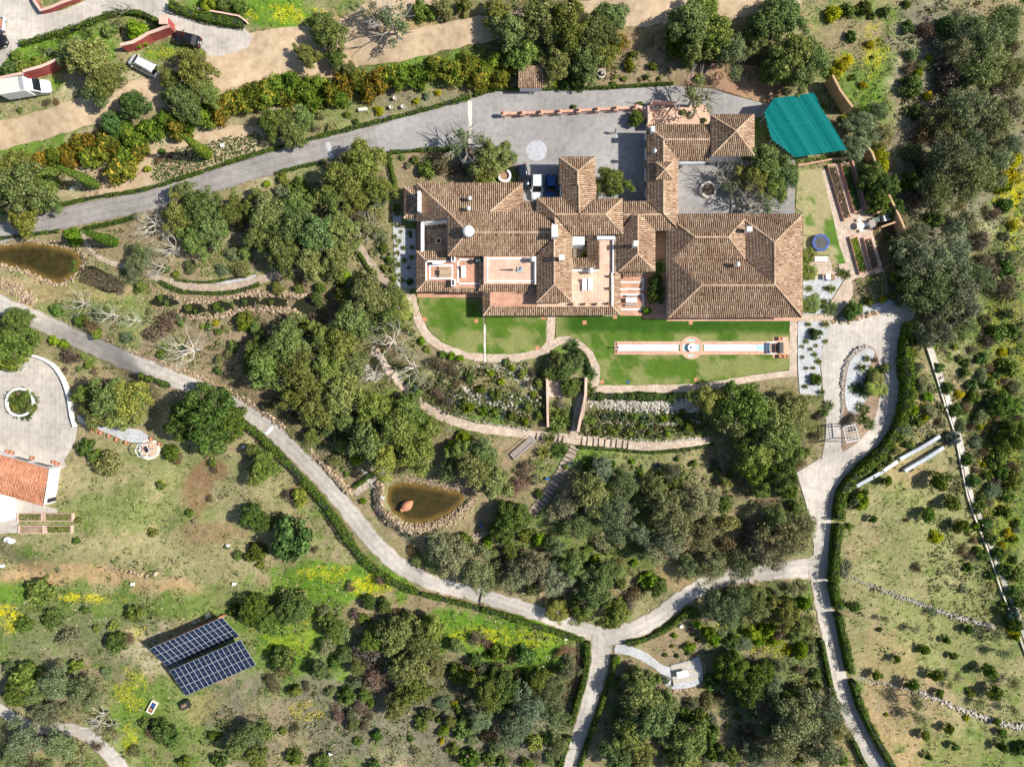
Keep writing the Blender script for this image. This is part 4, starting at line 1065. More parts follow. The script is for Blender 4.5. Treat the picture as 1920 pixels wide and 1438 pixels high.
# ------------------------------------------------------------------ free-standing walls
def free_wall(name, pts, th, h, mat, label, smooth=0, coping=None, top=None, cat='wall', group=None, cope_w=.12):
    Q = wline(pts, smooth, .8)
    o = thing(name, label, cat, Vector(Q[len(Q) // 2]), group)
    m = MB(); wall_mesh(m, Q, th, h, -.4, top); m.build('wall_body', mat, o)
    if coping:
        m = MB(); Q2 = Q.copy(); Q2[:, 2] += h + .002
        wall_mesh(m, Q2, th + cope_w, .08, 0); m.build('coping', coping, o)
    return o
free_wall('boundary_wall', [(-20, 166), (18, 158), (62, 149)], .3, 2.0, 'red_wall', 'red rendered wall behind the box truck', 0, 'pink_wall')
free_wall('boundary_wall', [(62, 147), (95, 138), (132, 121)], .3, 2.2, 'red_wall', 'red rendered wall under the shrubs right of the truck', 0, 'pink_wall')
free_wall('boundary_wall', [(240, 97), (262, 92), (290, 76), (318, 66), (330, 62)], .35, 2.0, 'red_wall', 'red wall stepping down to the gate pillar by the dark car', 0, 'pink_wall')
free_wall('boundary_wall', [(62, -20), (72, 8), (84, 26), (104, 20), (152, 2)], .3, .9, 'red_wall', 'low red kerb wall around the green corner bed', 0, 'pink_wall')
free_wall('boundary_wall', [(375, 22), (420, 30), (452, 36), (466, 46)], .25, .9, 'pink_wall', 'pink wall running behind the clipped hedge at the top')
gp = thing('gate_pillar', 'square pink gate pillar at the end of the red wall', 'pillar', g1(322, 54))
m = MB(); c_ = g1(322, 54); m.box((c_.x, c_.y, c_.z - .2), (1.1, 1.1, 2.6)); m.build('shaft', 'red_wall', gp); m = MB(); m.box((c_.x, c_.y, c_.z + 2.4), (1.3, 1.3, .15)); m.build('cap', 'pink_wall', gp)
free_wall('ochre_wall', [(1546, 156), (1560, 184), (1582, 214)], .35, 2.8, 'ochre_wall', 'tall ochre wall standing right of the teal roof')
free_wall('ochre_wall', [(1590, 272), (1606, 280), (1620, 292), (1628, 312), (1640, 344), (1658, 384), (1672, 412), (1688, 452), (1702, 496)], .3, 2.2, 'ochre_wall', 'long curving ochre wall behind the kitchen garden beds', 3)
free_wall('ochre_wall', [(1634, 404), (1668, 392)], .25, 1.7, 'ochre_wall', 'short ochre wall on the upper side of the machine yard')
free_wall('ochre_wall', [(1642, 430), (1678, 418)], .25, 1.7, 'ochre_wall', 'short ochre wall on the lower side of the machine yard')
free_wall('brick_wall', [(1494, 312), (1530, 306), (1560, 300), (1592, 297)], .25, .5, 'brick_edge', 'low clay wall edging the bed under the teal roof')
free_wall('brick_wall', [(1592, 297), (1606, 340), (1622, 394)], .25, .7, 'brick_edge', 'low clay wall along the right of the raised beds')
free_wall('plaza_wall', [(-20, 674), (10, 668), (40, 664), (70, 668), (100, 682), (120, 708), (132, 742), (138, 778), (144, 800)], .35, .8, 'white_wall', 'curved white wall around the round west plaza', 3)
free_wall('white_wall', [(1735, 648), (1752, 700), (1770, 760), (1786, 806), (1800, 870), (1812, 930), (1832, 985), (1850, 1030), (1868, 1085), (1884, 1128), (1908, 1190), (1925, 1235)], .2, .35, 'cream_stone', 'long thin white wall down the right side of the orchard', 2)
strip('wall_path', [(1742, 646, 9), (1760, 695, 10), (1780, 755, 10), (1796, 810, 10), (1812, 880, 9), (1822, 930, 8), (1850, 1000, 8), (1880, 1085, 9), (1900, 1130, 10), (1930, 1210, 12)], 'concrete', .05, kind='structure')
for pts, lab in (([(1602, 910), (1640, 889), (1678, 864)], 'lower left of the three grey metal planter walls'), ([(1683, 860), (1720, 840), (1757, 817)], 'upper right of the three grey metal planter walls'), ([(1692, 882), (1728, 861), (1764, 838)], 'lowest and rightmost of the three grey metal planter walls')):
    free_wall('planter_wall', pts, .55, .8, 'trough_metal', lab, group='grey metal planter walls above the orchard')
free_wall('garden_wall', [(1025, 702), (1026, 760), (1027, 800)], .35, 1.2, 'pink_wall', 'narrow pink wall left of the sunken stone ramp')
free_wall('garden_wall', [(1097, 708), (1096, 740), (1090, 770), (1082, 808)], .4, 1.6, 'pink_wall', 'long pink parapet on the right of the sunken stone ramp')
strip('stone_ramp', [(1092, 738, 14), (1087, 770, 20), (1080, 800, 17), (1074, 822, 16)], 'rough_paving', .07, kind='structure')
patch('ramp_landing', [(1028, 714), (1052, 712), (1058, 745), (1028, 744)], 'path_paving', .075, kind='structure')
strip('lawn_rill', [(909, 608, 4), (909, 640, 4), (910, 680, 4)], 'cream_stone', .09, kind='structure')
free_wall('forecourt_kerb', [(1212, 206), (1213, 235), (1211, 246)], .3, 1.6, 'pink_wall', 'pink wall closing the right end of the pillared balustrade')
free_wall('court_wall', [(1218, 202), (1219, 196), (1265, 198)], .25, 1.3, 'pink_wall', 'pink wall on two sides of the tiled service court')
# ------------------------------------------------------------------ balustrade on the forecourt
bal = thing('balustrade', 'pink balustrade with eight pillars dividing the grey forecourt', 'balustrade', g1(1066, 212))
PX = [(943, 213), (979, 212), (1014, 210.5), (1049, 209), (1085, 207), (1120, 205), (1155, 203), (1191, 201.5)]
for x, y in PX:
    c_ = W(x, y, 1.25); m = MB(); m.box((c_.x, c_.y, 0), (.55, .55, 1.2)); m.box((c_.x, c_.y, 1.201), (.68, .68, .09)); o = m.build('pillar', 'pink_wall', bal)
    m = MB(); m.lathe([(.16, 0), (.26, .14), (.22, .3), (.02, .4)], (c_.x, c_.y, 1.292), 10); m.build('finial', 'terracotta', o, True)
for (a, b), (c, d) in zip(PX[:-1], PX[1:]):
    p, q = W(a, b, 1.0), W(c, d, 1.0); e = (q - p).normalized(); n_ = Vector((-e.y, e.x, 0)) * .2; p2, q2 = p + e * .28, q - e * .28
    m = MB(); m.quadbox([(p2 + n_)[:2], (p2 - n_)[:2], (q2 - n_)[:2], (q2 + n_)[:2]], 0, .42); m.build('panel', 'pink_wall', bal)
    m = MB(); m.quadbox([(p2 + n_)[:2], (p2 - n_)[:2], (q2 - n_)[:2], (q2 + n_)[:2]], .86, .98); m.build('rail', 'brick_edge', bal)
    m = MB(); L = (q2 - p2).length; k = int(L / .3)
    for i in range(k):
        r = p2 + e * (L * (i + .5) / k); m.tube((r.x, r.y, .42), (r.x, r.y, .86), .07, .07, 6, False)
    m.build('balusters', 'cream_stone', bal, kind='stuff')
m = MB(); Q = np.array([list(W(x, y, 0)) for x, y in cr([(1191, 203), (1200, 206), (1207, 214), (1209, 226)], False, 5)]); Q[:, 2] = 0; wall_mesh(m, Q, .45, .95, 0); m.build('curved_end', 'pink_wall', bal)

# ------------------------------------------------------------------ vehicles
def at_obj(o, px, py, ang, dz=.07):
    """place a locally modelled thing on the terrain, following its slope"""
    p = g1(px, py); o.location = p + Vector((0, 0, dz))
    e = .6
    gx = float(hgt(np.array([p.x + e]), np.array([p.y]))[0] - hgt(np.array([p.x - e]), np.array([p.y]))[0]) / 2 / e
    gy = float(hgt(np.array([p.x]), np.array([p.y + e]))[0] - hgt(np.array([p.x]), np.array([p.y - e]))[0]) / 2 / e
    n_ = Vector((-gx, -gy, 1)).normalized()
    f = Vector((math.cos(ang), math.sin(ang), 0)); f = (f - n_ * f.dot(n_)).normalized(); s_ = n_.cross(f)
    o.rotation_euler = Matrix((f, s_, n_)).transposed().to_euler()

def lthing(name, label, cat, group=None):
    o = bpy.data.objects.new(name, None); C.objects.link(o); o.empty_display_size = .3
    return tagset(o, label, cat, group)

def rrect(x, hw, z0, z1, r):
    """rounded body cross-section at station x"""
    return [(x, -hw + .04, z0), (x, hw - .04, z0), (x, hw, z0 + r), (x, hw, z1 - r), (x, hw - r * .9, z1), (x, -hw + r * .9, z1), (x, -hw, z1 - r), (x, -hw, z0 + r)]

def wheels(o, xs, hw, r=.33):
    for x in xs:
        for s_ in (-1, 1):
            m = MB(); m.tube((x, s_ * (hw - .2), r), (x, s_ * (hw + .01), r), r, r, 16); w_ = m.build('wheel', 'tyre', o)
            m = MB(); m.tube((x, s_ * (hw + .005), r), (x, s_ * (hw + .02), r), r * .62, r * .58, 12); m.build('rim', 'pale_steel', w_)

def car(label, px, py, ang, L, Wd, H, paint, style, cat='car', bars=False):
    o = lthing('parked_car' if cat == 'car' else 'parked_van', label, cat)
    hw = Wd / 2
    if style == 'van': top = [.72, .98, 1.02, 1.02, 1.02, 1.0, .92, .74]; xs_ = [-.5, -.48, -.3, 0, .2, .32, .44, .5]
    else: top = [.62, .86, .93, .93, .93, .9, .78, .56]; xs_ = [-.5, -.47, -.3, 0, .18, .3, .45, .5]
    ww = [.82, .94, 1, 1, 1, .99, .93, .76]
    m = MB(); m.loft([rrect(x * L, hw * w_, .24, t, .12) for x, w_, t in zip(xs_, ww, top)]); b = m.build('body', paint, o, True)
    zb = top[3] - .03
    fr = {'hatch': (-.47, .24, -.40, .02), 'sedan': (-.38, .22, -.27, .02), 'van': (-.485, .36, -.46, .16)}[style]
    rw, rt = .91 * hw, .74 * hw
    def sec(x0, x1, w_, z): return [(x0 * L, -w_, z), (x1 * L * .96, -w_ * .96, z), (x1 * L, -w_ * .5, z), (x1 * L, w_ * .5, z), (x1 * L * .96, w_ * .96, z), (x0 * L, w_, z)]
    m = MB(); m.loft([sec(fr[0], fr[1], rw, zb), sec(fr[2], fr[3], rt, H - .05)]); m.build('windows', 'glass_dark', o, False)
    m = MB(); m.loft([sec(fr[2] - .012, fr[3] + .012, rt + .035, H - .07), sec(fr[2], fr[3], rt, H - .015), sec(fr[2] + .03, fr[3] - .04, rt * .8, H)]); m.build('roof', paint, o, True)
    for s_ in (-1, 1):   # pillars
        m = MB()
        for a, c in ((fr[0], fr[2]), ((fr[0] + fr[1]) / 2 - .02, (fr[2] + fr[3]) / 2), (fr[1] * .95, fr[3] * .95)):
            m.tube((a * L, s_ * rw * .99, zb), (c * L, s_ * rt * 1.0, H - .05), .05, .04, 5)
        m.build('pillars', paint, o)
        m = MB(); m.box((fr[1] * L * .72, s_ * (hw + .09), zb + .02), (.14, .2, .13)); m.build('mirror', paint, o)
        m = MB(); m.box((.475 * L, s_ * hw * .68, .52), (.14, .3, .12)); m.build('headlight', 'pale_steel', o)
        m = MB(); m.box((-.49 * L, s_ * hw * .72, .62), (.08, .22, .16)); m.build('tail_light', 'lamp_red', o)
        if bars: m = MB(); m.tube((fr[2] * L + .1, s_ * rt * .9, H + .04), (fr[3] * L - .1, s_ * rt * .9, H + .04), .025); m.build('roof_rail', 'dark_metal', o)
    if bars:
        for t in (.3, .7): m = MB(); m.tube(((fr[2] + (fr[3] - fr[2]) * t) * L, -rt * .85, H + .03), ((fr[2] + (fr[3] - fr[2]) * t) * L, rt * .85, H + .03), .03); m.build('roof_bar', 'grey_metal', o)
    m = MB(); m.box((.5 * L - .03, 0, .3), (.08, Wd * .5, .16)); m.build('grille', 'dark_metal', o)
    m = MB(); m.box((-.5 * L, 0, .45), (.03, .5, .11)); m.build('number_plate', 'white_paint', o)
    wheels(o, (-.31 * L, .31 * L), hw - .02)
    at_obj(o, px, py, ang)
    return o
R_ = math.radians
car('white hatchback parked under the villa eave on the forecourt', 1006.5, 353, R_(-91), 4.0, 1.76, 1.5, 'white_paint', 'hatch')
car('blue car in the shade of the garage tower', 1033, 353, R_(-90), 3.9, 1.7, 1.48, 'blue_paint', 'hatch')
car('dark navy car squeezed beside the white planter', 981, 334, R_(-80), 3.9, 1.6, 1.48, 'navy_paint', 'hatch')
car('black car parked on the concrete road mouth by the gate pillar', 355, 78, R_(164), 4.3, 1.78, 1.42, 'black_paint', 'sedan')
car('silver people carrier with roof bars on the sandy verge', 274, 129, R_(153), 4.7, 1.86, 1.85, 'silver_paint', 'van', 'van', True)
# box truck
o = lthing('box_truck', 'white box truck with cream cargo roof by the red wall', 'truck')
m = MB(); m.box((-1.15, 0, .75), (4.1, 2.15, 2.25)); m.build('cargo_box', 'white_paint', o)
m = MB()
for k in range(8): m.box((-3.0 + k * .5, 0, 3.002), (.44, 2.05, .035))
m.build('cargo_roof', 'cream_roof', o)
m = MB(); m.loft([[(x, -w_, z0), (x, w_, z0), (x, w_, z1), (x, w_ * .8, z2), (x, -w_ * .8, z2), (x, -w_, z1)] for x, w_, z0, z1, z2 in ((.92, 1.0, .5, 1.9, 2.35), (1.6, .98, .4, 1.7, 2.3), (2.25, .96, .35, 1.25, 1.45), (3.0, .92, .35, .95, 1.1), (3.3, .7, .4, .75, .85))]); m.build('cab', 'white_paint', o, True)
m = MB(); m.add([(1.68, -.82, 2.27), (1.68, .82, 2.27), (2.3, .86, 1.47), (2.3, -.86, 1.47)], [[0, 3, 2, 1]]); m.v = [(a + .03, b, c + .03) for a, b, c in m.v]; m.build('windscreen', 'glass_dark', o)
for s_ in (-1, 1):
    m = MB(); m.add([(1.1, s_ * 1.0, 1.4), (2.15, s_ * .985, 1.3), (1.7, s_ * .93, 1.95), (1.1, s_ * .95, 2.05)], [[0, 1, 2, 3] if s_ < 0 else [3, 2, 1, 0]]); m.v = [(a, b + s_ * .015, c) for a, b, c in m.v]; m.build('side_window', 'glass_dark', o)
    m = MB(); m.box((1.95, s_ * 1.12, 1.35), (.12, .2, .35)); m.build('mirror', 'dark_metal', o)
    m = MB(); m.box((3.2, s_ * .62, .62), (.16, .3, .18)); m.build('headlight', 'pale_steel', o)
    m = MB(); m.box((-3.22, s_ * .9, .6), (.05, .2, .14)); m.build('tail_light', 'lamp_red', o)
m = MB(); m.box((-.6, 0, .45), (5, .9, .28)); m.build('chassis', 'dark_metal', o)
m = MB(); m.box((.55, 0, 2.98), (.62, 2.0, .14)); m.build('wind_deflector', 'grey_metal', o)
wheels(o, (-2.0, 2.35), .95, .36)
at_obj(o, 62, 172, R_(8))
# two vehicles cut by the left edge
o = lthing('flatbed_truck', 'white flatbed truck half out of the frame at the left edge', 'truck')
m = MB(); m.box((0, 0, .7), (3.2, 1.9, .12)); m.build('deck', 'grey_metal', o)
for a, b, l_, w_ in ((0, .95, 3.3, .08), (0, -.95, 3.3, .08), (1.65, 0, .08, 1.82), (-1.65, 0, .08, 1.82)): m = MB(); m.box((a, b, .82), (l_, w_, .45)); m.build('side_board', 'white_metal', o)
m = MB(); m.box((.2, 0, .83), (2.2, 1.3, .3)); m.build('load', 'terracotta', o); wheels(o, (-1.0, 1.0), .9); at_obj(o, -3, 51, R_(-5))
car('black pickup half hidden by the left edge of the picture', -4, 88, R_(25), 4.2, 1.8, 1.5, 'black_paint', 'sedan')

# ------------------------------------------------------------------ person on the forecourt
def person(px, py, ang, label):
    J = dict(pel=(0, 0, .95), sp=(.01, 0, 1.12), ch=(.02, 0, 1.33), nk=(.02, 0, 1.5), hd=(.04, 0, 1.6), top=(.03, 0, 1.73),
             lh=(0, .1, .92), lk=(.12, .1, .5), la=(.02, .1, .09), lt=(.2, .11, .04), rh=(0, -.1, .92), rk=(-.02, -.1, .5), ra=(-.2, -.1, .12), rt=(-.04, -.11, .05),
             ls=(.0, .19, 1.42), le=(-.08, .25, 1.14), lw=(.0, .26, .9), rs=(.0, -.19, 1.42), re=(.06, -.25, 1.14), rw=(.2, -.25, .95))
    E = [('pel', 'sp'), ('sp', 'ch'), ('ch', 'nk'), ('nk', 'hd'), ('hd', 'top'), ('pel', 'lh'), ('lh', 'lk'), ('lk', 'la'), ('la', 'lt'), ('pel', 'rh'), ('rh', 'rk'), ('rk', 'ra'), ('ra', 'rt'), ('ch', 'ls'), ('ls', 'le'), ('le', 'lw'), ('ch', 'rs'), ('rs', 're'), ('re', 'rw')]
    Rr = dict(pel=.13, sp=.12, ch=.14, nk=.055, hd=.09, top=.075, lh=.085, lk=.06, la=.042, lt=.035, rh=.085, rk=.06, ra=.042, rt=.035, ls=.06, le=.043, lw=.03, rs=.06, re=.043, rw=.03)
    for s_, w_ in (('l', 'lw'), ('r', 'rw')):
        b = Vector(J[w_]); pm = b + Vector((.015, 0, -.07)); J[s_ + 'p'] = tuple(pm); Rr[s_ + 'p'] = .028; E.append((w_, s_ + 'p'))
        for k, (dx, ln) in enumerate(((-.03, .07), (-.01, .085), (.012, .08), (.032, .065), (.05, .03))):
            a = pm + Vector((dx, 0, -.03 if k < 4 else .01)); e = a + Vector((.012, 0, -ln if k < 4 else -.05))
            J[f'{s_}a{k}'] = tuple(a); J[f'{s_}b{k}'] = tuple(e); Rr[f'{s_}a{k}'] = .009; Rr[f'{s_}b{k}'] = .008
            E += [(s_ + 'p', f'{s_}a{k}'), (f'{s_}a{k}', f'{s_}b{k}')]
    K = list(J); me = bpy.data.meshes.new('person'); me.from_pydata([J[k] for k in K], [(K.index(a), K.index(b)) for a, b in E], [])
    ob = bpy.data.objects.new('person_tmp', me); C.objects.link(ob)
    md = ob.modifiers.new('skin', 'SKIN'); md2 = ob.modifiers.new('sub', 'SUBSURF'); md2.levels = 2; md2.render_levels = 2
    for i, k in enumerate(K):
        sv = me.skin_vertices[0].data[i]; sv.radius = (Rr[k], Rr[k] * (1.25 if k in ('pel', 'sp', 'ch') else 1)); sv.use_root = k == 'pel'
    dg = bpy.context.evaluated_depsgraph_get(); m2 = bpy.data.meshes.new_from_object(ob.evaluated_get(dg))
    bpy.data.objects.remove(ob)
    m2.materials.clear()
    for n_ in ('skin', 'shirt', 'trouser', 'hair'): m2.materials.append(MATS[n_])
    for p in m2.polygons:
        c = p.center; p.use_smooth = True
        p.material_index = 2 if c.z < .98 and abs(c.y) < .2 else 3 if (c.z > 1.66 or (c.z > 1.56 and c.x < .0)) else 1 if (.98 <= c.z < 1.48 and (abs(c.y) < .22 or c.z > 1.12)) else 0
    o = bpy.data.objects.new('person', m2); C.objects.link(o); tagset(o, label, 'person')
    m = MB(); m.lathe([(.012, -.02), (.016, 0), (.006, .03)], (.135, 0, 1.6), 6)
    for s_ in (-1, 1): m.lathe([(.006, -.01), (.011, 0), (.006, .01)], (.118, s_ * .035, 1.635), 6); m.lathe([(.01, -.03), (.018, 0), (.01, .03)], (.035, s_ * .095, 1.61), 6)
    m.box((.118, 0, 1.555), (.02, .05, .012)); m.build('face', 'skin', o)
    o.location = g1(px, py, .06); o.rotation_euler = (0, 0, ang)
person(1153, 250, R_(200), 'person in a pale top and dark trousers walking on the forecourt')

# ------------------------------------------------------------------ solar arrays
def solar(corners, label, rows=3, cols=15):
    P = [g1(*c) for c in corners]   # hi-left, hi-right, lo-right, lo-left
    ctr = sum(P, Vector()) / 4
    o = thing('solar_array', label, 'solar panels', Vector((ctr.x, ctr.y, float(hgt(np.array([ctr.x]), np.array([ctr.y]))[0]))), 'solar arrays on the slope')
    nrm = (P[1] - P[0]).cross(P[3] - P[0]).normalized(); nrm = nrm if nrm.z > 0 else -nrm
    at = lambda u, v: (P[0] * (1 - u) + P[1] * u) * (1 - v) + (P[3] * (1 - u) + P[2] * u) * v
    for r in range(rows):
        for c in range(cols):
            g = .0012; q = [at((c + du) / cols + (g if du == 0 else -g), (r + dv) / rows + (g * 2 if dv == 0 else -g * 2)) for du, dv in ((0, 1), (1, 1), (1, 0), (0, 0))]
            m = MB(); m.loft([[p for p in q], [p + nrm * .045 for p in q]])
            f = m.build('panel', 'white_metal', o)
            m = MB(); cen = sum(q, Vector()) / 4
            for h0, h1 in ((.012, .496), (.504, .988)):
                k = [(q[3] * (1 - u) + q[2] * u) * (1 - v) + (q[0] * (1 - u) + q[1] * u) * v + nrm * .05 for u, v in ((.02, h1), (.98, h1), (.98, h0), (.02, h0))]
                m.add(k, [[0, 1, 2, 3]])
            m.build('cells', 'solar_cell', f)
    for u in (.04, .27, .5, .73, .96):
        for v in (.08, .92):
            t = at(u, v) - nrm * .02; z = float(hgt(np.array([t.x]), np.array([t.y]))[0])
            m = MB(); m.tube((t.x, t.y, z - .2), t, .05); m.build('post', 'grey_metal', o)
    for v in (.1, .5, .9):
        m = MB(); m.tube(at(.01, v) - nrm * .04, at(.99, v) - nrm * .04, .045); m.build('beam', 'grey_metal', o)
solar([(280.5, 1216, 3.2), (416.5, 1157, 3.2), (449.5, 1192, .9), (317.5, 1253, .9)], 'upper of the two dark blue solar panel tables')
solar([(318, 1257, 3.0), (451, 1199, 3.0), (480, 1246, .7), (348, 1304, .7)], 'lower of the two dark blue solar panel tables')
free_wall('solar_footing', [(300, 1206), (360, 1180), (424, 1152)], .4, .5, 'terracotta', 'rusty retaining kerb along the top of the solar tables')
for k, (x, y, w_) in enumerate([(391, 1153, .8), (366, 1166, .45), (375, 1162, .3)]):
    slab('concrete_block', x, y, w_, w_ * .8, 'cream_stone', ['large pale block', 'small pale block left', 'thin pale slab middle'][k] + ' behind the upper solar table', 'block', None, .4, .5)
o = thing('battery_cart', 'black wheeled box below the corner of the solar tables', 'cart', g1(351, 1318)); c_ = g1(351, 1318)
m = MB(); m.box((c_.x, c_.y, c_.z + .25), (1.5, 1.1, .7), .5); m.build('box_body', 'dark_metal', o)
m = MB(); m.box((c_.x - .1, c_.y, c_.z + .952), (.9, .5, .04), .5); m.build('lid', 'wood', o)
for a in (-1, 1): m = MB(); m.tube((c_.x + a * .5, c_.y - .62, c_.z + .22), (c_.x + a * .5, c_.y - .5, c_.z + .22), .22, n=12); m.build('wheel', 'tyre', o)
o = thing('stone_trough', 'tilted cream trough holding blue scraps in the long grass', 'trough', g1(287, 1324)); c_ = g1(287, 1324); rz = R_(62)
m = MB()
for a, b, l_, w_ in ((0, .48, 2.1, .16), (0, -.48, 2.1, .16), (.97, 0, .16, .8), (-.97, 0, .16, .8)): m.box((c_.x + a * math.cos(rz) - b * math.sin(rz), c_.y + a * math.sin(rz) + b * math.cos(rz), c_.z - .05), (l_, w_, .5), rz)
m.build('rim', 'cream_stone', o)
m = MB(); m.box((c_.x, c_.y, c_.z + .05), (1.78, .8, .15), rz); m.build('basin', 'dark_water', o)
m = MB(); m.box((c_.x + .1, c_.y + .25, c_.z + .201), (.6, .5, .06), rz + .4); m.build('scrap', 'blue_cloth', o)
m = MB(); m.box((c_.x - .25, c_.y - .4, c_.z + .201), (.4, .4, .08), rz); m.build('scrap', 'terracotta', o)

# ------------------------------------------------------------------ water rill and fountain
ft = thing('fountain_rill', 'long shallow water channel with pink surround and round basin on the lawn', 'fountain', W(1310, 652, 0))
z = .1
m = MB(); pbox(m, 1152, 640, 1445, 646, 0, z + .05); pbox(m, 1152, 658, 1445, 665, 0, z + .05); pbox(m, 1152, 646.02, 1159, 657.98, 0, z + .052); m.build('surround', 'brick_edge', ft)
m = MB(); pbox(m, 1445.05, 640, 1480, 665, 0, z + .045); pbox(m, 1449, 632, 1478, 639.95, 0, z + .02); pbox(m, 1449, 665.05, 1478, 671, 0, z + .02); m.build('end_terrace', 'brick_edge', ft)
m = MB(); pbox(m, 1159.05, 646.05, 1272, 657.95, 0, z); pbox(m, 1320, 646.05, 1444, 657.95, 0, z); m.build('channel_water', 'pool_water', ft)
c_ = W(1296, 652, z)
m = MB(); m.ring((c_.x, c_.y, 0), 1.36, 1.8, z + .07, 36); m.build('basin_rim', 'brick_edge', ft)
m = MB(); m.lathe([(1.35, 0), (1.35, z + .012)], (c_.x, c_.y, 0), 36); m.build('basin_water', 'pool_deep', ft)
m = MB(); m.lathe([(.42, .0), (.3, .05), (.2, .12), (.24, .22), (.62, .32), (.68, .38), (.6, .4), (.3, .36), (.12, .38), (.1, .5), (.16, .55), (.02, .58)], (c_.x, c_.y, z), 20); m.build('bowl', 'white_wall', ft, True)
m = MB(); pline(m, [(1438, 642), (1438, 663)], .22, .1, .2); pline(m, [(1440, 642.5), (1455, 642.5)], .22, .1, .2); pline(m, [(1440, 662.5), (1455, 662.5)], .22, .1, .2); m.build('white_border', 'white_paint', ft)
m = MB(); pbox(m, 1420, 648, 1430, 656, z, z + .03); m.build('drain_grate', 'pool_deep', ft)
m = MB(); a = W(1156, 652, .1); m.tube((a.x, a.y, .1), (a.x, a.y, 1.25), .07); m.lathe([(.05, 0), (.16, .1), (.05, .3)], (a.x, a.y, 1.2), 10); m.build('spout_post', 'dark_metal', ft)
for yy in (645, 659): m = MB(); a = W(1155.5, yy, .1); m.box((a.x, a.y, .15), (.12, .5, .06)); m.build('grating', 'dark_metal', ft)
# swing bench at the rill's end
o = thing('swing_seat', 'dark canopy swing seat at the right end of the water channel', 'swing seat', W(1463, 652, 0)); c_ = W(1464, 652, 1.7)
m = MB(); m.loft([[(c_.x - .45, yy, 1.62), (c_.x - .2, yy, 1.78), (c_.x + .2, yy, 1.78), (c_.x + .45, yy, 1.62), (c_.x + .45, yy, 1.56), (c_.x - .45, yy, 1.56)] for yy in (c_.y - .85, c_.y + .85)]); m.build('canopy', 'dark_metal', o)
for a in (-1, 1):
    for b in (-1, 1): m = MB(); m.tube((c_.x + a * .55, c_.y + b * .8, .14), (c_.x + a * .1, c_.y + b * .8, 1.58), .03); m.build('leg', 'dark_metal', o)
m = MB(); m.box((c_.x - .1, c_.y, .5), (.5, 1.4, .1)); m.build('seat', 'wood', o); m = MB(); m.box((c_.x + .22, c_.y, .6), (.08, 1.4, .5)); m.build('backrest', 'wood', o)
for px, py, lab in ((1463, 635, 'clay pot with spiky plant above the swing seat'), (1464, 668, 'clay pot below the swing seat'), (1473, 668, 'small clay pot right of the lower pot by the swing seat')):
    c_ = W(px, py, .5); o = thing('flower_pot', lab, 'pot', (c_.x, c_.y, .12)); m = MB(); m.lathe([(.2, 0), (.3, .45), (.33, .45), (.33, .52), (.27, .52), (.25, .42)], (c_.x, c_.y, .12), 14); m.build('pot', 'terracotta', o, True)

# ------------------------------------------------------------------ garden furniture and small buildings
def table(name, label, px, py, z, w, l, h, mat, rz=0, cat='table'):
    c_ = W(px, py, z + h); o = thing(name, label, cat, (c_.x, c_.y, z)); m = MB(); m.box((c_.x, c_.y, z + h - .06), (w, l, .06), rz); m.build('top', mat, o)
    for a in (-1, 1):
        for b in (-1, 1):
            x, y = a * (w / 2 - .06), b * (l / 2 - .06); m = MB(); m.box((c_.x + x * math.cos(rz) - y * math.sin(rz), c_.y + x * math.sin(rz) + y * math.cos(rz), z), (.06, .06, h - .06), rz); m.build('leg', mat, o)
    return o
def bench(label, px, py, z, w, l, mat, rz=0, name='bench', back=False):
    o = table(name, label, px, py, z, w, l, .45, mat, rz, 'bench'); return o
def lounger(label, px, py, z, back=1, mat='white_paint', ang=0, l=1.9, w=.68):
    c_ = W(px, py, z + .3); o = thing('sun_lounger', label, 'sun lounger', (c_.x, c_.y, z), 'white sun loungers on the roof terraces')
    m = MB(); m.box((c_.x, c_.y - .25 * back, z + .26), (w, l * .68, .1)); m.build('mattress', mat, o)
    y0, y1 = c_.y + .09 * l * back * 1.0, c_.y + l * .47 * back
    m = MB(); m.loft([[(c_.x - w / 2, y, zz), (c_.x + w / 2, y, zz), (c_.x + w / 2, y, zz + .09), (c_.x - w / 2, y, zz + .09)] for y, zz in ((y0, z + .27), (y1, z + .62))]); m.build('backrest', mat, o)
    for a in (-1, 1):
        for b in (-.8, .35): m = MB(); m.box((c_.x + a * (w / 2 - .05), c_.y + b * back * .9, z), (.05, .05, .26)); m.build('leg', 'white_metal', o)
lounger('left of two white sun loungers on the pale roof terrace', 1096, 534, 3.12); lounger('right of two white sun loungers on the pale roof terrace', 1107, 533, 3.12)
lounger('single white sun lounger on the shaded clay terrace', 869, 510, 2.85)
table('dining_table', 'long grey wooden dining table on the west roof terrace', 835, 510, 3.0, 1.75, .85, .75, 'pale_wood')
bench('wooden bench above the long terrace table', 833, 502, 3.0, 1.6, .3, 'pale_wood'); bench('wooden bench below the long terrace table', 833, 518, 3.0, 1.6, .3, 'pale_wood')
table('counter', 'white counter with sink against the west terrace parapet', 821, 493, 3.0, 1.6, .45, .9, 'white_paint', cat='counter')
table('garden_table', 'pale glass-topped table with dark vase in the small clay court', 1184, 563, .14, 1.75, .8, .74, 'pale_steel')
bench('grey slatted bench below the glass-topped court table', 1183, 572, .14, 1.7, .32, 'grey_wood'); bench('grey slatted bench above the glass-topped court table', 1184, 555, .14, 1.6, .3, 'grey_wood')
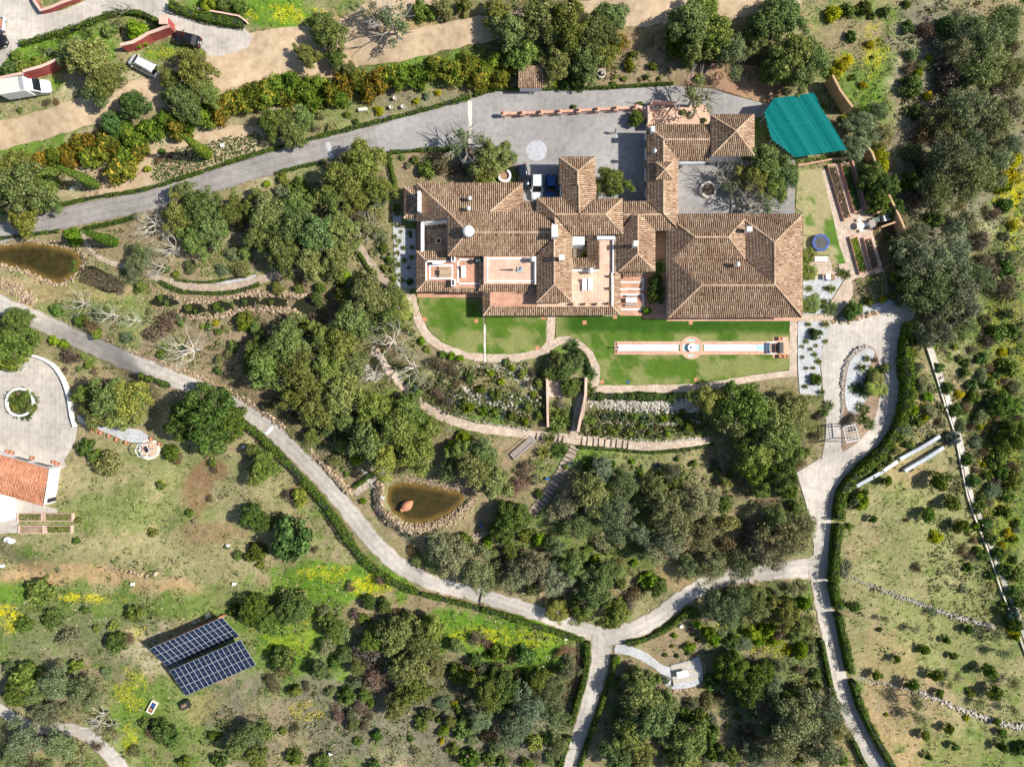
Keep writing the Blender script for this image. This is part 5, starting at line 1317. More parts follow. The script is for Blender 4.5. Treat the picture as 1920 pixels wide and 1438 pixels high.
# cantilever parasol on upper terrace (closed, blue)
o = thing('closed_parasol', 'closed blue parasol on a square base on the upper terrace', 'parasol', W(974, 506, 4.15)); c_ = W(975, 506, 4.3)
m = MB(); m.box((c_.x, c_.y, 4.15), (.95, .8, .14), -.1); m.build('base', 'grey_metal', o); m = MB(); m.tube((c_.x, c_.y, 4.29), (c_.x, c_.y, 5.2), .04); m.build('pole', 'grey_metal', o)
m = MB(); m.lathe([(.05, 0), (.17, .15), (.14, .9), (.09, 1.7), (.02, 2.0)], (c_.x, c_.y, 5.1), 10); m.build('canopy', 'blue_cloth', o, True)
o = thing('barbecue', 'dark kettle barbecue with green side shelf on the shaded terrace', 'barbecue', W(893, 490, 2.85)); c_ = W(892, 489, 3.7)
m = MB(); m.lathe([(.1, 0), (.38, .15), (.45, .35), (.38, .55), (.05, .68)], (c_.x, c_.y, 3.3), 16); m.build('kettle', 'navy_paint', o, True)
m = MB(); m.box((c_.x + .75, c_.y + .1, 3.55), (.65, .5, .05)); m.build('shelf', 'green_bin', o)
for a in (-.25, .25, .9): m = MB(); m.box((c_.x + a, c_.y, 2.85), (.05, .05, .7 if a > .5 else .55)); m.build('leg', 'dark_metal', o)
# patio furniture
for px, py, lab in ((808, 424, 'upper left armchair in the shaded patio'), (826, 422, 'upper right armchair in the shaded patio'), (803, 448, 'brown armchair at the left of the shaded patio')):
    c_ = W(px, py, .6); o = thing('patio_chair', 'dark ' + lab, 'armchair', (c_.x, c_.y, .15), 'dark armchairs in the sunken patio'); m = MB(); m.box((c_.x, c_.y, .3), (.7, .7, .25)); m.build('seat', 'wood', o); m = MB(); m.box((c_.x, c_.y + .31, .55), (.7, .1, .45)); m.build('backrest', 'wood', o)
    for a in (-1, 1): m = MB(); m.box((c_.x + a * .31, c_.y - .05, .55), (.09, .6, .15)); m.build('armrest', 'wood', o)
    for a in (-1, 1):
        for b in (-1, 1): m = MB(); m.box((c_.x + a * .3, c_.y + b * .3, .15), (.06, .06, .149)); m.build('leg', 'wood', o)
c_ = W(822, 452, .8); o = thing('fire_bowl', 'round bowl with pale rim in the middle of the shaded patio', 'bowl', (c_.x, c_.y, .15)); m = MB(); m.lathe([(.25, 0), (.2, .3), (.45, .55), (.45, .6)], (c_.x, c_.y, .15), 20); m.build('bowl', 'dark_metal', o, True); m = MB(); m.ring((c_.x, c_.y, .752), .36, .48, .06, 24); m.build('rim', 'cream_stone', o)
# trampoline
c_ = g1(1535, 457); o = thing('trampoline', 'round blue-rimmed trampoline on the kitchen lawn', 'trampoline', c_)
m = MB(); m.ring((c_.x, c_.y, c_.z + .75), .98, 1.32, .07, 32); m.build('safety_pad', 'blue_pad', o); m = MB(); m.lathe([(.97, 0), (.97, .02)], (c_.x, c_.y, c_.z + .76), 32); m.build('mat', 'dark_metal', o)
for k in range(6): a = k * math.pi / 3; m = MB(); m.tube((c_.x + 1.2 * math.cos(a), c_.y + 1.2 * math.sin(a), c_.z), (c_.x + 1.2 * math.cos(a), c_.y + 1.2 * math.sin(a), c_.z + .75), .03); m.tube((c_.x + 1.34 * math.cos(a), c_.y + 1.34 * math.sin(a), c_.z), (c_.x + 1.36 * math.cos(a), c_.y + 1.36 * math.sin(a), c_.z + 2.3), .02); m.build('pole', 'grey_metal', o)
m = MB(); m.ring((c_.x, c_.y, c_.z + 2.28), 1.34, 1.37, .03, 32); m.build('net_hoop', 'dark_metal', o)
# bench and side table by the palms
o = thing('patio_bench', 'white slatted bench on the clay patio below the trampoline', 'bench', g1(1537, 487)); c_ = g1(1537, 487)
for k in range(7): m = MB(); m.box((c_.x - .84 + k * .28, c_.y, c_.z + .45), (.2, .62, .04)); m.build('slat', 'white_paint', o)
m = MB(); m.box((c_.x, c_.y - .34, c_.z + .4), (2.1, .06, .1)); m.box((c_.x, c_.y + .34, c_.z + .4), (2.1, .06, .1)); m.build('frame', 'white_paint', o)
for a in (-1, 1):
    for b in (-1, 1): m = MB(); m.box((c_.x + a * .95, c_.y + b * .3, c_.z), (.08, .08, .4)); m.build('leg', 'white_paint', o)
table('grill_table', 'square steel table beside the palms on the clay patio', 1553, 518, 0.05, .7, .9, .85, 'pale_steel')
table('cupboard_table', 'narrow wooden table right of the steel table', 1562, 520, 0.05, .5, .9, .8, 'wood')
# white round table and chairs
zt = g1(1614, 423).z + .05
c_ = W(1614, 423, zt + .74); o = thing('round_table', 'round white table on the kitchen garden paving', 'table', (c_.x, c_.y, zt)); m = MB(); m.lathe([(.56, 0), (.56, .04)], (c_.x, c_.y, zt + .7), 24); m.build('top', 'white_paint', o); m = MB(); m.tube((c_.x, c_.y, zt), (c_.x, c_.y, zt + .7), .07); m.build('stem', 'white_paint', o); m = MB(); m.lathe([(.3, 0), (.28, .04)], (c_.x, c_.y, zt), 14); m.build('foot', 'white_paint', o)
for px, py, a, lab in ((1611, 413, 90, 'white chair above the round garden table'), (1616, 433, -90, 'white chair below the round garden table'), (1624, 421, 0, 'white chair right of the round garden table')):
    c_ = W(px, py, zt + .45); o = thing('garden_chair', lab, 'chair', (c_.x, c_.y, zt), 'white chairs at the round table'); m = MB(); m.box((c_.x, c_.y, zt + .42), (.42, .42, .04)); m.build('seat', 'white_paint', o)
    bx_, by_ = math.cos(R_(a)), math.sin(R_(a)); m = MB(); m.box((c_.x + bx_ * .2, c_.y + by_ * .2, zt + .461), (.04 + .36 * abs(by_), .04 + .36 * abs(bx_), .42)); m.build('backrest', 'white_paint', o)
    for u in (-1, 1):
        for v in (-1, 1): m = MB(); m.box((c_.x + u * .18, c_.y + v * .18, zt), (.035, .035, .42)); m.build('leg', 'white_paint', o)
# machine yard
c_ = g1(1657, 411); o = thing('heat_pump', 'white boxy heat pump with round fan in the ochre walled yard', 'heat pump', c_)
m = MB(); m.box((c_.x, c_.y, c_.z), (.95, .95, .95), .2); m.build('case', 'white_paint', o); m = MB(); m.ring((c_.x, c_.y, c_.z + .952), .28, .36, .03, 20); m.build('fan_guard', 'grey_metal', o); m = MB(); m.lathe([(.27, 0), (.27, .01)], (c_.x, c_.y, c_.z + .952), 18); m.build('fan_well', 'dark_metal', o)
for k in range(4): a = k * math.pi / 2; m = MB(); m.box((c_.x + .13 * math.cos(a), c_.y + .13 * math.sin(a), c_.z + .965), (.22, .1, .015), a); m.build('fan_blade', 'grey_metal', o)
slab('yard_crate', 1639, 414, 1.1, .75, 'green_bin', 'dark green chest left of the heat pump', 'chest', None, .6, .2); slab('water_butt', 1648, 403, .35, .35, 'white_paint', 'small white tank above the green chest', 'tank', None, .8, .2)
slab('tool_bench', 1631, 422, .9, 1.3, 'grey_wood', 'grey wooden work bench left of the machine yard', 'work bench', None, .8, .2)

# raised beds in the kitchen garden
def raised_bed(corners, label, crop, frame='brick_edge', h=.45, n=40):
    P = [g1(x, y) for x, y in corners]; zb = min(p.z for p in P); ctr = sum(P, Vector()) / 4
    o = thing('raised_bed', label, 'raised bed', (ctr.x, ctr.y, zb)); I = [ctr + (p - ctr) * (1 - .28 / max((p - ctr).length, .4)) for p in P]
    for k in range(4):
        a, b, c, d = P[k], P[(k + 1) % 4], I[(k + 1) % 4], I[k]; m = MB(); m.quadbox([a[:2], b[:2], c[:2], d[:2]], zb - .1, zb + h + .002 * k); m.build('side_board', frame, o)
    m = MB(); m.quadbox([p[:2] for p in I], zb, zb + h - .08); m.build('soil', 'soil', o)
    if crop:
        mat, sz = crop
        A = [(I[0] * (1 - u) + I[1] * u) * (1 - v) + (I[3] * (1 - u) + I[2] * u) * v for u in (.2, .5, .8) for v in np.linspace(.04, .96, n)]
        Q = np.array([[p.x, p.y, zb + h + .0] for p in A if rnd.random() < .8])
        Q = np.repeat(Q, 14, 0) + nr.normal(0, sz * .5, (len(Q) * 14, 3)) * np.array([1, 1, .5])
        link('crop', leafquads(Q, nr.normal(0, .6, Q.shape) + np.array([0, 0, 1.]), sz * .5), mat, o, kind='stuff')
    return o
# ------------------------------------------------------------------ foliage builders
def unit(a): return a / (np.linalg.norm(a, axis=-1, keepdims=True) + 1e-9)
def leafquads(P, N, size, asp=.6, rng=nr, name='foliage'):
    n = len(P); N = unit(N); t = unit(np.cross(N, rng.normal(0, 1, (n, 3)))); b = np.cross(N, t)
    s_ = (np.ones(n) * size * rng.uniform(.6, 1.4, n))[:, None]
    V = np.stack([P + t * s_, P + b * s_ * asp, P - t * s_, P - b * s_ * asp], 1).reshape(-1, 3)
    return quadmesh(name, V, np.arange(4 * n).reshape(n, 4))
def crown(seed, nclump, nleaf, zlo, zhi, crad, leaf, ragged=.3, asp=.6, spiky=0, holes=0, bot=.3):
    """crown of unit radius: clumps of leaf faces scattered through an uneven dome"""
    r = np.random.default_rng(seed); ph = r.uniform(0, 6.28, 4); Pl, Nl = [], []
    for c in range(nclump):
        th = r.uniform(0, 6.283); rr = (1 - ragged) + ragged * (.5 + .25 * math.sin(2 * th + ph[0]) + .25 * math.sin(3 * th + ph[1]) + .3 * math.sin(5 * th + ph[2]))
        q = math.sqrt(r.random()); cr_ = crad * r.uniform(.65, 1.35); rho = q * max(rr - cr_ * .6, .1)
        if holes and math.sin(4 * th + ph[3]) * math.sin(7 * q + ph[1]) > 1 - holes: continue
        dome = math.sqrt(max(0, 1 - q * q * .92))
        z = zlo + (zhi - zlo) * (dome * r.uniform(.55, 1.0) if r.random() < .75 else dome * r.uniform(bot * .3, .6))
        cen = np.array([math.cos(th) * rho, math.sin(th) * rho, z]); n = int(nleaf * (cr_ / crad) ** 2)
        d = unit(r.normal(0, 1, (n, 3)) + np.array([0, 0, .25])); sub = unit(r.normal(0, 1, (7, 3)))
        near = (d @ sub.T).max(1)
        rad = cr_ * (.62 + .42 * np.clip((near - .5) * 1.6, 0, 1) + r.uniform(-.12, .1, n))
        if spiky: rad *= 1 + spiky * (r.random(n) ** 3)
        Pl.append(cen + d * rad[:, None] * np.array([1, 1, .85])); Nl.append(d + r.normal(0, .45, (n, 3)) + np.array([0, 0, .15]))
    return leafquads(np.concatenate(Pl), np.concatenate(Nl), leaf, asp, r)
def trunk(seed, top, spread, rb, limbs=5, twigs=3):
    r = random.Random(seed); m = MB(); p = Vector((0, 0, -.06)); q = Vector((r.uniform(-.08, .08), r.uniform(-.08, .08), top * .45)); m.tube(p, q, rb, rb * .72, 7)
    for k in range(limbs):
        a = 6.283 * k / limbs + r.uniform(-.4, .4); e = q + Vector((math.cos(a) * spread * .55, math.sin(a) * spread * .55, top * .3)); m.tube(q, e, rb * .5, rb * .3, 5)
        for t in range(twigs): b = a + r.uniform(-.8, .8); f = e + Vector((math.cos(b) * spread * .45, math.sin(b) * spread * .45, top * r.uniform(.1, .35))); m.tube(e, f, rb * .28, rb * .08, 4)
    return m.mesh('trunk')
def bare(seed, depth=6, up=.55):
    r = random.Random(seed); m = MB()
    def go(p, d, L, rad, k):
        n = 2
        for i in range(n):
            d = (d + Vector((r.gauss(0, .22), r.gauss(0, .22), r.gauss(.02, .1)))).normalized(); e = p + d * L / n; m.tube(p, e, rad, rad * .8, 4 if k > 2 else 3, False); p = e; rad *= .8
        if k == 0: return
        for j in range(r.choice((2, 2, 3))):
            a = r.uniform(0, 6.283); x = Vector((math.cos(a), math.sin(a), r.uniform(-.1, .5))); go(p, (d * .75 + x * .75).normalized(), L * r.uniform(.6, .82), rad * .72, k - 1)
    go(Vector((0, 0, -.05)), Vector((0, 0, 1)), .4, .055, 0)
    for j in range(8):
        a = 6.283 * j / 8 + r.uniform(-.4, .4); go(Vector((0, 0, .33)), Vector((math.cos(a), math.sin(a), up + r.uniform(-.2, .5))).normalized(), .36, .024, depth - 1)
    return m.mesh('branches')
def fronds(seed, n, L, droop, wid, leaflets=12, up=(.2, 1.3)):
    r = np.random.default_rng(seed); V, F = [], []
    for k in range(n):
        a = 6.283 * k * .618 + r.uniform(-.2, .2); el = r.uniform(*up); p = np.zeros(3); pts = []
        l_ = L * r.uniform(.8, 1.1)
        for i in range(leaflets + 1):
            pts.append(p.copy()); d = np.array([math.cos(a) * math.cos(el), math.sin(a) * math.cos(el), math.sin(el)]); p = p + d * l_ / leaflets; el -= droop / leaflets * (1 + i / leaflets)
        side = np.array([-math.sin(a), math.cos(a), 0])
        for i in range(1, leaflets):
            t = i / leaflets; w = wid * (math.sin(math.pi * (.15 + .8 * t)) ** .8); d = unit(pts[i + 1] - pts[i])
            for s_ in (-1, 1):
                o = len(V); tip = pts[i] + side * s_ * w + d * w * .7 - np.array([0, 0, w * .35]); h = d * l_ / leaflets * .42
                V += [pts[i] - h, pts[i] + h, tip + h * .3, tip - h * .3]; F.append([o, o + 1, o + 2, o + 3])
    return quadmesh('fronds', np.array(V), np.array(F))
def rosette(seed, n, L, w, up=(.1, 1.2), bend=.3):
    """stiff blades radiating from one point"""
    r = np.random.default_rng(seed); V, F = [], []
    for k in range(n):
        a = 6.283 * k * .618 + r.uniform(-.15, .15); el = r.uniform(*up); l_ = L * r.uniform(.75, 1.05); d = np.array([math.cos(a) * math.cos(el), math.sin(a) * math.cos(el), math.sin(el)]); sd = np.array([-math.sin(a), math.cos(a), 0])
        m_ = d * l_ * .5 + np.array([0, 0, .02]); t = d * l_ - np.array([0, 0, bend * l_ * .3]); o = len(V)
        V += [-sd * w * .5, sd * w * .5, m_ + sd * w * .6, m_ - sd * w * .6, t + sd * w * .06, t - sd * w * .06]; F += [[o, o + 1, o + 2, o + 3], [o + 3, o + 2, o + 4, o + 5]]
    return quadmesh('blades', np.array(V), np.array(F))
def cone(seed, n, h, leaf):
    r = np.random.default_rng(seed); z = h * (1 - np.sqrt(r.random(n))) ; a = r.uniform(0, 6.283, n); t = z / h
    rad = np.minimum(1.0, .55 + 2.5 * t) * (1 - t) ** .75 * (1 + .12 * np.sin(a * 5 + z * 6)) * r.uniform(.8, 1.05, n)
    return leafquads(np.column_stack([np.cos(a) * rad, np.sin(a) * rad, z + .02 * h]), np.column_stack([np.cos(a), np.sin(a), .5 + 0 * a]) + r.normal(0, .4, (n, 3)), leaf, .5, r)
for args, lab, crop in (
    (((1549, 311), (1564, 309), (1593, 412), (1580, 416)), 'upper left long raised bed with dry stalks and a green lower end', ('brown_leaf', .2)),
    (((1574, 309), (1589, 306), (1615, 397), (1600, 401)), 'upper right long raised bed crowded with dark leafy vegetables', ('spike_leaf', .22)),
    (((1590, 446), (1604, 442), (1624, 511), (1609, 516)), 'lower left raised bed with rows of young green lettuces', ('lime_leaf', .16)),
    (((1616, 447), (1630, 444), (1646, 505), (1632, 510)), 'lower right raised bed of bare grey tilled soil', ('brown_leaf', .1)),
    (((35, 961), (35, 976), (83, 976), (83, 961)), 'upper left pink walled bed below the corner house', ('hedge_leaf', .14)),
    (((85, 961), (85, 976), (140, 976), (140, 961)), 'upper right pink walled bed below the corner house', ('shrub_leaf', .16)),
    (((37, 984), (37, 999), (86, 999), (86, 984)), 'lower left pink walled bed of bare earth below the corner house', None),
    (((88, 984), (88, 999), (138, 999), (138, 984)), 'lower right pink walled bed overgrown with weeds below the corner house', ('shrub_leaf', .2))):
    raised_bed(args, lab, crop, 'brick_edge' if args[0][0] > 1000 else 'pink_wall', .5 if args[0][0] > 1000 else .4, 44 if args[0][0] > 1000 else 22)
def round_planter(label, px, py, r_, mat, h=.5, fill='soil', a0=0, a1=2 * math.pi):
    c_ = g1(px, py); o = thing('round_planter', label, 'planter', c_); m = MB(); m.ring((c_.x, c_.y, c_.z - .1), r_ - .32, r_, h + .1, 36, a0, a1); m.build('rim', mat, o); m = MB(); m.lathe([(r_ - .33, 0), (r_ - .33, .3)], (c_.x, c_.y, c_.z - .1), 28); m.build('soil', fill, o)
round_planter('round stone planter ring under the oak by the forecourt', 877, 291, 1.45, 'cream_stone'); round_planter('white half-round planter beside the navy car', 946, 331, 1.05, 'white_wall', .5, 'redsoil', R_(-200), R_(60))
round_planter('round stone planter ring in the shaded rear courtyard', 1327, 357, 1.3, 'cream_stone'); round_planter('white round planter full of palms on the west plaza', 41, 754, 2.35, 'white_wall', .6)
c_ = g1(1127, 140); o = thing('garden_fountain', 'small round stone fountain in the shrub bed above the forecourt', 'fountain', c_); m = MB(); m.ring(c_, .5, .68, .4, 24); m.build('basin', 'cream_stone', o); m = MB(); m.lathe([(.5, 0), (.5, .25)], c_, 20); m.build('water', 'dark_water', o); m = MB(); m.lathe([(.14, 0), (.1, .5), (.3, .7), (.28, .74), (.05, .72), (.04, 1.0), (.1, 1.08)], c_, 12); m.build('bowl', 'cream_stone', o, True)
# pergola at the island tip
P = [g1(1581, 801), g1(1608, 796), g1(1613, 825), g1(1586, 832)]; zb = P[0].z; o = thing('pergola', 'white slatted pergola at the lower tip of the planted island', 'pergola', P[0])
T = [W(1581, 801, zb + 2.4), W(1603, 796, zb + 2.4), W(1611, 824, zb + 2.4), W(1587, 830, zb + 2.4)]
for t in T: m = MB(); m.box((t.x, t.y, zb - .2), (.14, .14, 2.55)); m.build('post', 'white_metal', o)
for k in range(4): m = MB(); m.tube(T[k] + Vector((0, 0, .02)), T[(k + 1) % 4] + Vector((0, 0, .02)), .08); m.build('beam', 'white_metal', o)
for k in range(1, 5): m = MB(); m.tube(T[0].lerp(T[3], k / 5), T[1].lerp(T[2], k / 5), .035); m.build('rafter', 'white_metal', o)
for k in range(1, 4): m = MB(); m.tube(T[0].lerp(T[1], k / 4), T[3].lerp(T[2], k / 4), .03); m.build('rafter', 'white_metal', o)
# hexagonal gazebo frame
c_ = g1(281, 842); o = thing('gazebo', 'white hexagonal garden gazebo frame on a stone ring', 'gazebo', c_)
H6 = [Vector((c_.x + 1.15 * math.cos(k * math.pi / 3), c_.y + 1.15 * math.sin(k * math.pi / 3), c_.z)) for k in range(6)]
for k in range(6):
    a, b = H6[k], H6[(k + 1) % 6]; up = Vector((0, 0, 2.3)); m = MB(); m.tube(a, a + up, .06); m.build('post', 'white_metal', o); m = MB(); m.tube(a + up, b + up, .07); m.build('beam', 'white_metal', o)
m = MB(); m.ring((c_.x, c_.y, c_.z - .1), 1.3, 1.7, .3, 30); m.build('stone_ring', 'cream_stone', o); m = MB(); m.lathe([(1.25, 0), (1.25, .12)], (c_.x, c_.y, c_.z), 26); m.build('floor', 'pale_floor', o)
m = MB(); m.box((c_.x - .2, c_.y, c_.z + .12), (.5, .9, .45), .4); m.build('bench', 'dark_metal', o)
# pavilion table south
zp = _pz[1]; Q = [g1(1257, 1246), g1(1300, 1236), g1(1308, 1276), g1(1262, 1286)]
o = thing('stone_terrace', 'pale flagged square terrace on white gravel below the road fork', 'terrace', Q[0]); m = MB(); m.quadbox([p[:2] for p in Q], zp, zp + .16); m.build('flags', 'chalk', o)
for k in range(3):
    a, b = Q[0].lerp(Q[3], (k + .5) / 3.4), Q[1].lerp(Q[2], (k + .5) / 3.4); m = MB(); d = (b - a).normalized(); n_ = Vector((-d.y, d.x, 0)) * .45; m.quadbox([(a + n_)[:2], (a - n_)[:2], (b - n_)[:2], (b + n_)[:2]], zp + .16, zp + .2); m.build('flag_row', 'white_rock', o)
table('stone_table', 'square white stone table on the flagged terrace', 1280, 1264, zp + .2, 1.9, 1.1, .75, 'white_wall', .2)
# amphora in the pond
c_ = W(763, 948, _w2); o = thing('amphora', 'big clay jar lying half sunk in the lower pond', 'jar', (c_.x, c_.y, _w2 - .6)); m = MB(); prof = [(.1, -1.05), (.35, -.85), (.72, -.35), (.82, .1), (.62, .6), (.34, .85), (.3, .95), (.42, 1.05), (.36, 1.08), (.24, .95)]; m.lathe(prof, (0, 0, 0), 22); rot = Matrix.Translation((c_.x, c_.y, _w2 + .05)) @ Matrix.Rotation(R_(-52), 4, 'Z') @ Matrix.Rotation(R_(78), 4, 'X') @ Matrix.Diagonal((1, 1, 1.15, 1))
m.v = [tuple(rot @ Vector(v)) for v in m.v]; m.build('jar', 'terracotta', o, True)
# wooden log steps and bridge
def steps(label, pts, w, n, mat='pale_wood', name='log_steps', cat='steps'):
    Q = wline(pts, 4, .2); o = thing(name, label, cat, Vector(Q[0])); L = len(Q)
    for k in range(n):
        i = min(int((k + .5) * L / n), L - 2); d = Vector(Q[i + 1] - Q[i]).normalized(); m = MB(); a = math.atan2(d.y, d.x); m.box((Q[i][0], Q[i][1], Q[i][2] - .02), (.16, w, .2), a); m.build('riser', mat, o)
strip('fern_steps_path', [(1078, 838, 16), (1062, 866, 18), (1044, 900, 18), (1020, 935, 18), (992, 968, 14)], 'rough_paving', .06, kind='structure'); steps('dark timber steps curving down through the wood below the garden path', [(1076, 840), (1062, 866), (1044, 900), (1020, 935), (994, 966)], 1.5, 18, 'dark_wood')
strip('pond_steps_path', [(664, 926, 12), (690, 908, 13), (722, 882, 13)], 'rough_paving', .06, kind='structure'); steps('short timber steps from the lower road up to the pond terrace', [(664, 926), (690, 908), (722, 882)], 1.1, 9, 'grey_wood')
strip('far_steps_path', [(880, 1012, 10), (898, 1004, 11), (926, 998, 11)], 'rough_paving', .06, kind='structure'); steps('few timber steps right of the lower pond', [(884, 1010), (900, 1003), (924, 999)], .9, 6, 'grey_wood')
for pts, k, lab in (([(1086, 826), (1182, 834)], 9, 'dark step risers across the right part of the garden path'), ([(1003, 816), (1058, 822)], 7, 'dark step risers across the garden path left of the ramp foot')):
    steps(lab, pts, 1.3, k, 'dark_wood', 'path_steps')
Q = wline([(1000, 822), (962, 856)], 0, .3); o = thing('footbridge', 'weathered plank footbridge leaving the garden path', 'footbridge', Vector(Q[0])); a = math.atan2(Q[-1][1] - Q[0][1], Q[-1][0] - Q[0][0])
for q in Q[::1]: m = MB(); m.box((q[0], q[1], Q[0][2] * .5 + Q[-1][2] * .5 + .25), (.24, 1.3, .07), a); m.build('plank', 'grey_wood', o)
for s_ in (-1, 1): m = MB(); of = Vector((-math.sin(a), math.cos(a), 0)) * .68 * s_; zz = (Q[0][2] + Q[-1][2]) / 2 + .9; m.tube(Vector((Q[0][0], Q[0][1], zz)) + of, Vector((Q[-1][0], Q[-1][1], zz)) + of, .05); m.build('handrail', 'wood', o)
patch('pond_deck', [(700, 876), (712, 862), (726, 870), (722, 886), (708, 890)], 'rough_paving', .07, kind='structure')
for px, py, rz, mat, lab in ((902, 984, -.5, 'blue_cloth', 'small blue tilted solar lamp by the lower pond'), (1026, 897, -.2, 'blue_cloth', 'small blue solar lamp beside the timber steps'), (629, 974, .5, 'pale_steel', 'pale tilted box under the lower road hedge'), (603, 943, .6, 'white_paint', 'white meter box beside the lower road hedge'), (718, 932, 0, 'pale_steel', 'white pump box on the lower pond bank'), (428, 1022, 0, 'white_paint', 'white marker block in the dry meadow'), (458, 837, .3, 'white_paint', 'white square cover near the big dark tree'), (250, 1094, 0, 'white_paint', 'white block in the orange scrape'), (440, 1094, 0, 'white_paint', 'white block in the grass above the solar tables'), (6, 1060, 0, 'white_paint', 'white block at the left edge meadow'), (620, 1411, .1, 'white_paint', 'tiny white block in the grey brush at the bottom'), (1061, 1196, .2, 'cream_stone', 'pinkish block beside the lower road hedge'), (1277, 1173, .4, 'white_paint', 'white block on the slope above the gravel terrace'), (418, 274, .4, 'white_paint', 'white box among the lavender rows'), (137, 355, .2, 'white_paint', 'white box beside the left cypress')):
    slab('utility_box', px, py, .55, .45, mat, lab, 'box', None, .4, rz)
for k, (x, y) in enumerate(((741, 187), (734, 204), (756, 203))):
    c_ = g1(x, y); o = thing('urn', ['upper of three cream urns in the bank above the driveway', 'lower left of three cream urns above the driveway', 'lower right of three cream urns above the driveway'][k], 'urn', c_, 'cream urns on the bank'); m = MB(); m.lathe([(.18, 0), (.12, .2), (.3, .55), (.3, .65), (.22, .65), (.2, .5)], c_, 14); m.build('vase', 'cream_stone', o, True)
slab('stone_bench', 681, 207, 1.4, .5, 'cream_stone', 'pale stone bench on the bank above the driveway', 'bench', None, .45, .12)
for k, (x, y) in enumerate(((18, 846), (26, 849), (64, 858), (104, 866), (111, 869), (177, 805), (185, 807), (193, 811), (208, 817), (222, 824), (240, 830), (287, 823), (302, 832))):
    c_ = g1(x, y); o = thing('flower_pot', 'terracotta pot, ' + ['first', 'second', 'third', 'fourth', 'fifth'][k] + ' from left above the corner house' if k < 5 else 'terracotta pot, ' + ['first', 'second', 'third', 'fourth', 'fifth', 'sixth', 'seventh', 'eighth'][k - 5] + ' from left along the gazebo gravel', 'pot', c_, 'terracotta pots'); m = MB(); m.lathe([(.2, 0), (.3, .45), (.33, .45), (.33, .52), (.27, .52), (.25, .42)], c_, 12); m.build('pot', 'terracotta', o, True)
for k, (x, y) in enumerate(((1073, 570.5), (1095, 570.5), (1117, 570.5), (1140, 569.5), (1142, 541), (1143, 518))):
    c_ = W(x, y, 3.5); o = thing('terrace_pot', 'dark potted plant on the pale roof terrace, ' + ['first', 'second', 'third', 'fourth'][k] + ' from left in the lower row' if k < 4 else ['middle', 'upper'][k - 4] + ' dark potted plant along the right parapet of the pale terrace', 'pot', (c_.x, c_.y, 3.12), 'potted plants on the roof terrace'); m = MB(); m.lathe([(.13, 0), (.2, .35), (.2, .4)], (c_.x, c_.y, 3.12), 10); m.build('pot', 'terracotta', o, True)
    q = nr.normal(0, .13, (60, 3)) + np.array([c_.x, c_.y, 3.65]); link('foliage', leafquads(q, q - np.array([c_.x, c_.y, 3.5]), .07), 'spike_leaf', o)
for k, (x, y) in enumerate(((16, 1012), (20, 1016))):
    pass
c_ = g1(19, 1012); o = thing('scooter_cover', 'pair of white and grey covered loungers by the corner house', 'covers', c_)
for a, b, mt in ((-.3, .1, 'white_paint'), (.35, -.15, 'white_paint')):
    m = MB(); m.lathe([(.62, 0), (.6, .35), (.4, .6), (.05, .7)], (c_.x + a, c_.y + b, c_.z), 16, .75); m.build('cover', mt, o, True)
m = MB(); m.box((c_.x, c_.y, c_.z + .66), (.5, .3, .05), .5); m.build('pad', 'grey_metal', o)

# ------------------------------------------------------------------ stones
def stones(Q, size, seed, flat=.7):
    """Q: points; each becomes one irregular boulder"""
    r = np.random.default_rng(seed)
    base = np.array([(-1, -1, -.8), (1, -1, -.8), (1, 1, -.8), (-1, 1, -.8), (-.75, -.75, .7), (.75, -.75, .7), (.75, .75, .7), (-.75, .75, .7)])
    F0 = np.array([[4, 5, 6, 7], [0, 1, 5, 4], [1, 2, 6, 5], [2, 3, 7, 6], [3, 0, 4, 7]])
    n = len(Q); s_ = r.uniform(size[0], size[1], n); a = r.uniform(0, 6.283, n)
    B = base[None] + r.normal(0, .18, (n, 8, 3)); B = B * s_[:, None, None] * np.array([1, .8, flat])
    x = B[..., 0] * np.cos(a)[:, None] - B[..., 1] * np.sin(a)[:, None]; y = B[..., 0] * np.sin(a)[:, None] + B[..., 1] * np.cos(a)[:, None]
    V = np.stack([x, y, B[..., 2]], -1) + Q[:, None, :]
    F = (F0[None] + (np.arange(n) * 8)[:, None, None]).reshape(-1, 4)
    return quadmesh('stones', V.reshape(-1, 3), F)
def along(pts, n, band, seed, smooth=3, closed=False):
    r = np.random.default_rng(seed); P = cr(pts, closed, smooth + 3) if smooth else np.asarray(pts, float)
    if closed: P = np.concatenate([P, P[:1]])
    L = np.concatenate([[0], np.cumsum(np.hypot(*np.diff(P[:, :2], axis=0).T))]); t = r.uniform(0, L[-1], n)
    x, y = np.interp(t, L, P[:, 0]), np.interp(t, L, P[:, 1])
    e = r.normal(0, 1, (n, 2)) * band / 2
    return G(x + np.clip(e[:, 0], -band, band), y + np.clip(e[:, 1], -band, band))
def stonework(name, label, cat, pts, n, band, size, mat, seed, closed=False, lift=.05, layers=1):
    Q = along(pts, n, band, seed, 3, closed); Q[:, 2] += lift * np.random.default_rng(seed).uniform(0, layers, n)
    o = thing(name, label, cat, Vector(Q[0])); link('stones', stones(Q, size, seed), mat, o, kind='stuff'); return o
def grow(P, k):
    c = np.mean(P, axis=0); return [tuple(c + (np.array(p) - c) * k) for p in P]
stonework('pond_edging', 'ring of golden rocks around the lower pond', 'rock edging', grow(POND2, 1.22), 1200, 9, (.08, .24), 'gold_rock', 1, True, .1, 2)
stonework('pond_edging', 'scattered rocks along the upper pond shore', 'rock edging', grow(POND1, 1.08), 420, 5, (.1, .26), 'gold_rock', 2, True)
